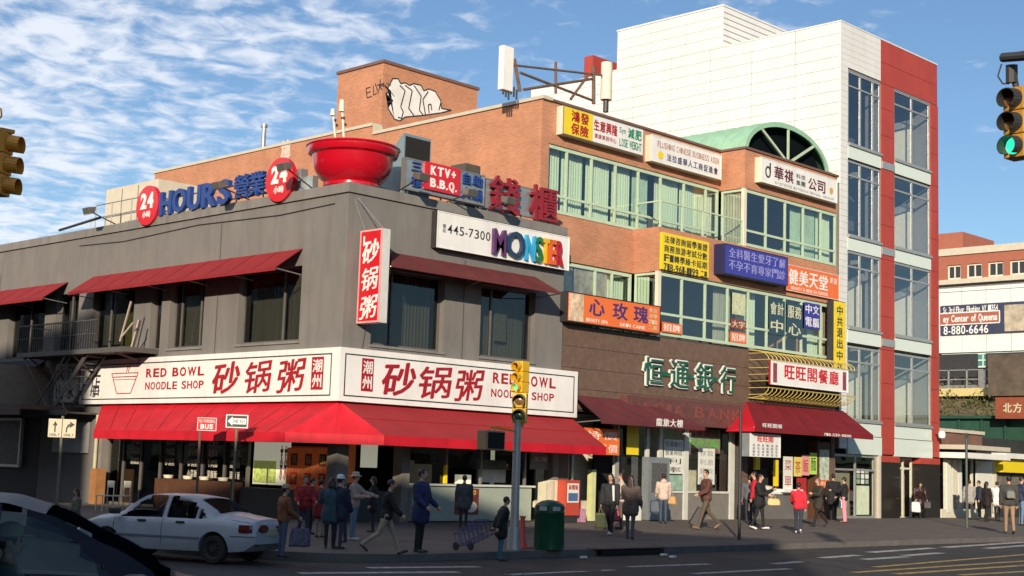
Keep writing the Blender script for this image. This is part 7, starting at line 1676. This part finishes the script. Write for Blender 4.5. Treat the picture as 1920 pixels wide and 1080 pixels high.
mb = MB(); mb.beam((-1.0, 12.3, 6.1), (-1.0, 14.5, 4.15), .035); mb.beam((-1.15, 16.3, 5.3), (-1.1, 14.3, 3.4), .05); mb.beam((-1.15, 13.3, 5.3), (-1.1, 15.4, 3.4), .04); mb.beam((-.9, 15.2, 5.3), (-1.0, 13.4, 3.4), .035); mb.build('brace', m_iron, r)
mb = MB(); mb.box(-1.2, -.05, 12.9, 17.2, 3.3, 3.36); mb.box(-1.25, -1.2, 12.9, 17.2, 3.24, 3.42); mb.build('lower_platform', m_iron, r)
mb = MB(); mb.beam(on(246, 565, x=-1.0), on(225, 640, x=-1.1), .05); mb.beam(on(250, 605, x=-1.0), on(228, 632, x=-1.1), .05); mb.build('ladder_leg', mat('pale_timber', (.38, .32, .25), .7), r)
mb = MB(); mb.beam(on(262, 600, x=-.6), on(248, 652, x=-.7), .16, .05); tag(mb.build('plank', mat('pale_timber', (.38, .32, .25), .7)), 'pale plank leaning on the fire escape balcony', 'plank')
# dark shop on the far left
r = empty('dark_shop', (0, 18, 0), 'shadowed shop front with dark blue canopy at the far left', 'shop front')
m_navycan = mat('navy_canopy', (.012, .018, .045), .8, var=.2)
mb = MB(); a = [(0.0, 16.9, 5.3), (0, 24, 5.3), (-2.2, 24, 3.6), (-2.2, 16.9, 3.6)]; mb.prism(a, (0, 0, -.03)); mb.build('canopy', m_navycan, r)
mb = MB(); mb.fb(L0, 16.55, 16.85, 0.0, 1.9, 3.6, 5.0); mb.build('side_panel', mat('tan_panel', (.28, .22, .16), .8, var=.15), r)
mb = MB(); mb.fb(L0, 14.0, 26, .02, 2.3, 3.4, 3.56); mb.fb(L0, 14.0, 26, 2.3, 2.34, 3.2, 3.58); mb.build('canopy_beam', mat('dark_maroon_metal', (.05, .03, .03), .6), r)
mb = MB(); mb.fb(L0, 14.3, 15.9, .02, .12, 3.75, 5.1); k = mb.build('sign_board', mat('dim_white_board', (.45, .45, .42), .6, var=.15), r)
for j in range(2):
    for i in range(2): text(L0, 15.8 - i * .75, 15.2 - i * .75, 4.5 - j * .65, 5.0 - j * .65, .121, '大江山水'[i + 2 * j], m_line, k, depth=.01, bold=.02)
mb = MB(); mb.fb(L0, 13.4, 15.8, .02, .1, 2.0, 3.05); mb.build('notice_board', mat('grey_notice_board', (.40, .40, .38), .7, var=.2), r)
mb = MB(); mb.fb(L0, 18.2, 20.5, .02, .1, 1.5, 3.1); k = mb.build('menu_case', mat('dark_menu', (.06, .05, .04), .5, var=.8, vs_=7), r); mb = MB()
for q in ((18.1, 18.2, 1.4, 3.2), (20.5, 20.6, 1.4, 3.2), (18.2, 20.5, 3.1, 3.2), (18.2, 20.5, 1.4, 1.5)): mb.fb(L0, q[0], q[1], .02, .14, q[2], q[3])
mb.build('case_frame', m_alu, r); mb = MB(); mb.fb(L0, 16.9, 26, .004, .016, .1, 3.2); mb.build('dark_wall_face', mat('dark_paint', (.03, .03, .035), .7), r)
mb = MB(); mb.tube((-.12, 12.75, .2), (-.12, 12.75, 3.3), .06, n=10); tag(mb.build('drain_pipe', mat('pale_pipe', (.50, .45, .30), .6)), 'pale drain pipe beside the left end of the red awning', 'pipe')
mb = MB(); mb.box(-.4, -.05, 12.1, 12.5, .3, 1.5); tag(mb.build('wood_panel', mat('orange_wood', (.35, .16, .06), .6, var=.2)), 'orange brown wooden panel beside the white chairs', 'panel')

# ================================================================ BEYOND THE TOWER
XB = 70.0
def zb(px, py): return on(px, py, x=XB).z
def yb(px, py=600): return on(px, py, x=XB).y
FB = FL(XB); y0, y1 = 4.0, 26.0
far = empty('far_building', (XB, 15, 0), 'far building with brick top, white panels and a dark banner beyond the tower', 'building')
zr_ = zb(1800, 474); H_ = [zb(1800, q) for q in (474, 490, 496, 523, 530, 570, 630, 650, 690, 720)]
mb = MB(); mb.fb(FB, y0, y1, -20, -.3, 0, H_[0] - .1); mb.build('core', m_gap, far)
mb = MB(); mb.fb(FB, y0, y1, -.4, .12, H_[0] - .15, H_[0] + .35); mb.build('coping', m_tan, far)
wins = []; ys_ = [yb(q, 510) for q in (1773, 1802, 1808, 1843, 1850, 1883, 1890, 1925)]
hol = [(yb(b_, 510), yb(a_, 510), H_[3], H_[2]) for a_, b_ in ((1776, 1802), (1812, 1842), (1852, 1882), (1893, 1925), (1935, 1965))]
mb = MB(); wallgrid(mb, FB, y0, y1, H_[4], H_[0] - .15, hol, .3); mb.build('wall', mat('far_brick', (.36, .12, .075), .85, var=.1), far)
for h_ in hol: window(FB, *h_, far, n=2, fm=m_offwhite, gm=m_brownglass, depth=.15, fw=.12)
mb = MB(); mb.fb(FB, y0, y1, -.1, .08, H_[3] - .35, H_[3] - .01); mb.build('sill_band', m_tan, far)
k_ = 0; pw = (y1 - y0) / 12
for i in range(12):
    for z0, z1 in ((H_[6] - 1.2, H_[6] + .3), (H_[5] - .2, H_[5] + .9), (H_[5] + .9, H_[4] - .35)):
        mb = MB(); mb.fb(FB, y0 + i * pw + .02, y0 + (i + 1) * pw - .02, -.3, -.0, z0 + .02, z1 - .02); mb.build('wall_panel', m_panel, far)
mb = MB(); mb.fb(FB, y0, y1, -.3, -.02, H_[6] + .3, H_[5] - .2); mb.build('wall_band', m_panel, far)
wins2 = [yb(q, 665) for q in (1920, 1895, 1868, 1842, 1815, 1790, 1765)]
window(FB, y0, yb(1765, 665), H_[8], H_[6] - 1.25, far, cols=[y0] + wins2, fm=mat('pale_teal_frame', (.55, .66, .60), .5), gm=mat('teal_glass', (.06, .22, .18), .15, var=.3, vs_=1), depth=.1, fw=.12, trans=(H_[8] + H_[6] - 1.25) / 2)
r = empty('wall_banner', (XB, yb(1830), H_[6]), 'dark blue banner with white lettering on the far white building', 'banner')
ba, bb_ = yb(1925), yb(1765); zA, zB = zb(1800, 628), zb(1800, 572); mb = MB(); mb.fb(FB, ba, bb_, .02, .12, zA, zB); mb.build('banner_sheet', mat('banner_navy', (.04, .045, .09), .5, var=.15), r)
FBn = FL(XB - .12); text(FBn, yb(1770), yb(1873), zA + (zB - zA) * .74, zB - .12, .0, 'St. 3rd Floor, Flushing, NY 11354', m_white, r, depth=.01, bold=.01, gap=.85)
mb = MB(); mb.fb(FBn, yb(1876), bb_, .0, .02, zA + (zB - zA) * .36, zA + (zB - zA) * .72); mb.build('rust_panel', mat('rust_panel', (.36, .11, .07), .5), r)
mb = MB(); q0_, q1_ = zA + (zB - zA) * .36, zA + (zB - zA) * .72
for q in ((yb(1876), bb_, q0_ - .07, q0_), (yb(1876), bb_, q1_, q1_ + .07), (yb(1877), yb(1875), q0_, q1_)): mb.fb(FBn, q[0], q[1], .02, .03, q[2], q[3])
mb.build('border_line', m_white, r); text(FBn, yb(1770), yb(1872), q0_ + .15, q1_ - .12, .021, 'ey Center of Queens', m_white, r, depth=.01, bold=.02, gap=.9)
text(FBn, yb(1770), yb(1855), zA + .05, zA + (zB - zA) * .30, .0, '8-880-6646', m_white, r, depth=.01, bold=.01, gap=.85)
mb = MB(); mb.fb(FBn, ba, yb(1885), .0, .02, zA + .1, zB - .2); mb.build('photo_panel', mat('photo_panel', (.42, .36, .27), .5, var=.6, vs_=1.2), r)
# small brick penthouse on it
mb = MB(); mb.fb(FB, yb(1793, 460), y1, -6, -1, 17, zb(1780, 432)); tag(mb.build('roof_house', mat('far_brick', (.36, .12, .075), .85)), 'small brick rooftop house on the far building just right of the tower', 'rooftop house')
# railway embankment and platform in front of it
XE = 60.0
def oe(px, py): return on(px, py, x=XE)
r = empty('rail_platform', (XE, 14, 0), 'elevated railway platform with dark fence above a planted embankment', 'railway')
mb = MB(); pz = oe(1800, 728).z; mb.box(XE, XE + 8, 2, 30, pz - .5, pz); mb.build('deck', mat('yellow_edge', (.60, .50, .22), .7), r)
mb = MB(); mb.box(XE + 1, XE + 8, 2, 30, 0, pz - .5); mb.build('wall', mat('grey_brown_wall', (.16, .13, .11), .9, var=.2, vs_=.6), r)
for i in range(18): y = 4 + i * 1.25; mb = MB(); mb.box(XE + .1, XE + .18, y, y + .08, pz, pz + 1.2); mb.build('fence_post', m_alu, r)
mb = MB(); mb.box(XE + .1, XE + .16, 2, 30, pz + 1.15, pz + 1.2); mb.box(XE + .1, XE + .16, 2, 30, pz + .55, pz + .6); mb.build('rail', m_alu, r)
for i in range(7): y = 5 + i * 3.2; mb = MB(); mb.box(XE + 1.2, XE + 1.4, y, y + 2.6, pz + .3, pz + 2.3); mb.build('screen_panel', m_dark, r)
hA = on(1852, 665, x=XE - 1); hB = on(1885, 742, x=XE - 1); mb = MB(); mb.box(XE - 1, XE + 5, 2, hA.y, hB.z, hA.z); tag(mb.build('brown_hut', mat('brown_cladding', (.10, .075, .055), .9, var=.4, vs_=1.5, bump=.5, bs=8)), 'brown clad hut on the railway platform at the right edge', 'hut')
# embankment sheet with shrubs
mb = MB(); nx = 14; ny = 24
for i in range(nx + 1):
    for j in range(ny + 1):
        u_ = i / nx; x = 50 + u_ * 10.8; y = 3 + j * 1.1; mb.v.append((x, y, .3 + (pz - .8) * u_ ** .8 + noise.noise(Vector((x * .6, y * .6, 0))) * .5))
for i in range(nx):
    for j in range(ny): mb.f.append((i * (ny + 1) + j, (i + 1) * (ny + 1) + j, (i + 1) * (ny + 1) + j + 1, i * (ny + 1) + j + 1)); mb.mi.append(0)
tag(mb.build('embankment', mat('embankment_soil', (.13, .10, .055), .95, var=.4, vs_=1.4)), kind='structure')
random.seed(21); mb = MB()
for i in range(9000):
    u_ = random.random() ** .8; x = 52 + u_ * 9; y = 4 + random.random() * 24; zc_ = .3 + (pz - .8) * ((x - 50) / 10.8) ** .8 + random.random() ** 2 * .9 * (1 + noise.noise(Vector((x * .5, y * .5, 3))) * 1.5)
    s_ = .05 + random.random() * .09; a = Vector((random.gauss(0, 1), random.gauss(0, 1), random.gauss(0, 1))).normalized(); b = a.cross(Vector((random.gauss(0, 1), random.gauss(0, 1), random.gauss(0, 1)))).normalized(); c = Vector((x, y, zc_)); mb.quad(c - a * s_, c - b * s_ * .6, c + a * s_, c + b * s_ * .6)
tag(mb.build('embankment_shrubs', mat('shrub_leaf', (.10, .11, .035), .9, var=.5, vs_=1.5)), 'olive and brown scrub growing on the railway embankment', 'shrubs', kind='stuff')
# low shops along the street
r = empty('low_shop', (41, 0, .4), 'low brick shop with white canopy strips right of the tower', 'shop')
zf0, zf1 = on(1800, 860, y=.3).z, on(1800, 848, y=.3).z; xe = on(1887, 860, y=-.8).x; zt2 = on(1800, 812, y=.4).z
mb = MB(); mb.box(35.2, xe, .4, 9, zf1 + .3, zt2); mb.build('wall', brick_mat('dark_brick', (.20, .08, .05), (.16, .065, .045), (.2, .15, .12)), r); mb = MB(); mb.box(35.1, xe + .1, .3, 9, zt2, zt2 + .15); mb.build('coping', m_tan, r)
mb = MB(); mb.box(35.1, xe, -1.0, .35, zf0, zf0 + .25); mb.build('canopy', m_white, r); mb = MB(); mb.box(35.1, xe, -1.0, .35, zf1 + .1, zf1 + .3); mb.build('canopy_top', m_tan, r)
mb = MB(); mb.box(35.2, xe, 3.5, 3.6, 0, zf0); mb.build('back_wall', mat('shop_dim', (.16, .14, .11), .9, var=.4, vs_=2), r)
for i, (px0, px1, m_) in enumerate(((1775, 1783, m_paper), (1786, 1795, m_offwhite), (1797, 1803, m_paper), (1830, 1860, m_paper), (1862, 1868, m_offwhite))):
    a, b = on(px0, 900, y=.3).x, on(px1, 900, y=.3).x; mb = MB(); mb.box(a, b, .28, .33, .6 + (i % 2) * .8, 3.0); mb.build('white_panel', m_, r)
mb = MB()
for px in (1772, 1784, 1797, 1822, 1832, 1862): a = on(px, 900, y=.35).x; mb.box(a, a + .12, .34, .44, .35, zf0)
mb.box(35.2, xe, .3, .4, .3, .75); mb.build('frame', m_offwhite, r)
mb = MB(); a = on(1798, 815, y=3); b = on(1853, 800, y=3); mb.prism([(a.x, 3, a.z), (b.x, 3, on(1853, 820, y=3).z), (b.x, 3, b.z)], (0, 3, 0)); mb.build('blue_roof', mat('pale_blue_tarp', (.30, .42, .55), .5), r)
r = empty('yellow_shop', (48, 0, .4), 'shop with a yellow sign band at the far right edge', 'shop'); x0 = on(1868, 880, y=.2).x; x1 = x0 + 9; zy0, zy1 = on(1890, 886, y=.2).z, on(1890, 870, y=.2).z
mb = MB(); mb.box(x0, x1, -.1, .3, zy0, zy1 + .2); mb.build('sign_band', m_yel, r); mb = MB(); mb.box(x0, x1, .35, 8, .3, zy1 + 1.2); mb.build('wall', m_dark, r); mb = MB(); mb.box(x0 - .2, x1, -.4, .34, zy1 + .25, zy1 + .5); mb.build('canopy', m_white, r)
for i in range(5): mb = MB(); mb.box(x0 + .3 + i * 1.6, x0 + 1.5 + i * 1.6, .3, .34, .8, 2.4); mb.build('window', mat('dusty_window', (.18, .16, .13), .4, var=.5, vs_=2), r)
# green steel bridge
r = empty('steel_bridge', (50, 4, 0), 'dark green steel railway bridge crossing the street at the right edge', 'bridge'); m_gst = mat('green_steel', (.018, .07, .045), .6, var=.25, vs_=1.5)
a = on(1862, 800, y=2); xg = a.x; zt3 = on(1862, 785, y=2).z; zb3 = on(1900, 872, y=2).z
mb = MB(); mb.box(xg, xg + 12, -30, 8, zb3, zt3); mb.build('girder', m_gst, r)
for i in range(22): y = -20 + i * 1.25; mb = MB(); mb.box(xg - .12, xg, y, y + .12, zb3, zt3); mb.build('stiffener', m_gst, r)
mb = MB(); mb.box(xg - .3, xg + 12, -30, 8, zb3 - .15, zb3); mb.box(xg - .3, xg + 12, -30, 8, zt3, zt3 + .15); mb.build('flange', m_gst, r)
for y in (3.0, -12.0): mb = MB(); mb.box(xg + .2, xg + .8, y, y + .6, .0, zb3 - .15); mb.build('leg', m_gst, r)
mb = MB(); mb.beam((xg + .4, 3.2, zb3 - 1.6), (xg + .4, 1.2, zb3 - .1), .3); mb.build('knee_brace', m_gst, r)
p0, p1 = on(1866, 745, x=xg - 1), on(1935, 785, x=xg - 1); r = empty('street_sign_board', p0, 'orange red sign board with pale figures above the green bridge', 'sign'); mb = MB(); mb.box(xg - 1, xg - .8, p1.y, p0.y, p1.z, p0.z); mb.build('board', mat('rust_orange_face', (.28, .075, .04), .5, var=.15), r)
Fq = FL(xg - 1); wq = p0.y - p1.y; text(Fq, p0.y - wq * .2, p0.y - wq * .75, p1.z + .3, p0.z - .3, .01, '北方', m_cream, r, depth=.02, bold=.02)
mb = MB(); mb.tube((xg - .9, p0.y - .5, zt3), (xg - .9, p0.y - .5, p1.z), .06, n=6); mb.tube((xg - .9, p1.y + .5, zt3), (xg - .9, p1.y + .5, p1.z), .06, n=6); mb.build('post', m_dark, r)
# road paint
for i, (x0, y0, x1, y1, w, m_) in enumerate([]): pass
def px_stripe(ax, ay, bx, by, wpx, m_, name='road_marking'):
    a = on(ax, ay, z=.01); b = on(bx, by, z=.01); c = on(ax, ay + wpx, z=.01); stripe(a.x, a.y, b.x, b.y, max(.1, abs((c - a).dot(Vector((-(b - a).y, (b - a).x, 0)).normalized()))), m_, name)
for q in ((1540, 1046, 1610, 1041, 3), (1630, 1036, 1750, 1028, 3), (1770, 1027, 1925, 1017, 3), (1620, 1049, 1700, 1044, 3), (1695, 1042, 1765, 1037, 3), (1850, 1029, 1930, 1023, 3), (1450, 1057, 1500, 1053, 3), (1300, 1075, 1480, 1066, 2.5), (1180, 1062, 1330, 1057, 2), (950, 1077, 1150, 1068, 2.5), (690, 1064, 900, 1062, 2.5), (560, 1074, 860, 1072, 3)): px_stripe(*q, m_paint)
for q in ((1640, 1063, 1925, 1040, 2.5), (1600, 1073, 1925, 1052, 2.5), (1680, 1076, 1925, 1060, 3), (1800, 1078, 1930, 1071, 2.5)): px_stripe(*q, m_ypaint)
# ================================================================ UNSEEN BUILDINGS BEHIND THE CAMERA (first four shaped and turned to shade the street)
PW = Vector((SH.y, -SH.x, 0))
def shade(name, label, w0, w1, h0, s=-56, dp=14):
    """block whose roof line lies h0 high in the sun's slanted frame"""
    h = h0 + math.tan(SUN_EL) * -s; r = empty(name, SH * s + PW * (w0 + w1) / 2, label, 'building', 'buildings across the street behind the camera'); A_ = lambda ss, ww, z: SH * ss + PW * ww + Vector((0, 0, z))
    mb = MB(); mb.prism([A_(s, w0, 0), A_(s, w1, 0), A_(s - dp, w1, 0), A_(s - dp, w0, 0)], (0, 0, h)); mb.build('wall', brick_mat('shade_brick', (.32, .2, .13), (.28, .17, .11), (.3, .25, .2)), r)
    nx = max(2, int((w1 - w0) / 3.2))
    for i in range(nx):
        for j in range(int(h // 3.4)):
            a = w0 + (w1 - w0) * (i + .25) / nx; b = w0 + (w1 - w0) * (i + .75) / nx; z = 1.2 + j * 3.4
            mb = MB(); mb.prism([A_(s + .02, a, z), A_(s + .02, b, z), A_(s + .02, b, z + 1.7), A_(s + .02, a, z + 1.7)], SH * .03); mb.build('window', m_brownglass, r)
shade('shade_block', 'unseen tall brick block behind the camera, shaped to shade the far left wall', -60, -10.6, 9.6)
shade('shade_block', 'unseen mid height brick block behind the camera, shaped to shade the left shop front', -10.6, -1, 2.2)
shade('shade_block', 'unseen narrow brick block behind the camera, shaped to shade the street corner', -1, 4.8, 2.2, dp=11)
shade('shade_block', 'unseen lower brick block behind the camera, shaped to shade the road and pavement', 4.8, 12.2, 1.2)

# building across the side street (mirrored in the left windows) and low row across the avenue
def block(name, label, x0, x1, y0, y1, h, c):
    r = empty(name, (x0, y0, 0), label, 'building', 'buildings across the street behind the camera'); mb = MB(); mb.box(x0, x1, y0, y1, 0, h); mb.build('wall', brick_mat('block_brick_%d' % int(h), c, tuple(v * .85 for v in c), (.3, .27, .22)), r)
    for j in range(int(h // 3.3)):
        z = 1.0 + j * 3.3
        for i in range(int((y1 - y0) // 3.2)): mb = MB(); mb.box(x1, x1 + .03, y0 + 1 + i * 3.2, y0 + 2.6 + i * 3.2, z, z + 1.7); mb.build('window', m_brownglass, r)
        if y1 < 0:
            for i in range(int((x1 - x0) // 3.6)): mb = MB(); mb.box(x0 + 1 + i * 3.6, x0 + 2.8 + i * 3.6, y1, y1 + .03, z, z + 1.7); mb.build('window', m_brownglass, r)
block('brick_block', 'brown brick block on the far side of the side street', -46, -24, 2, 70, 18, (.20, .12, .09))
block('brick_block', 'low grey row across the avenue', -4, 90, -60, -34, 7, (.22, .19, .16))
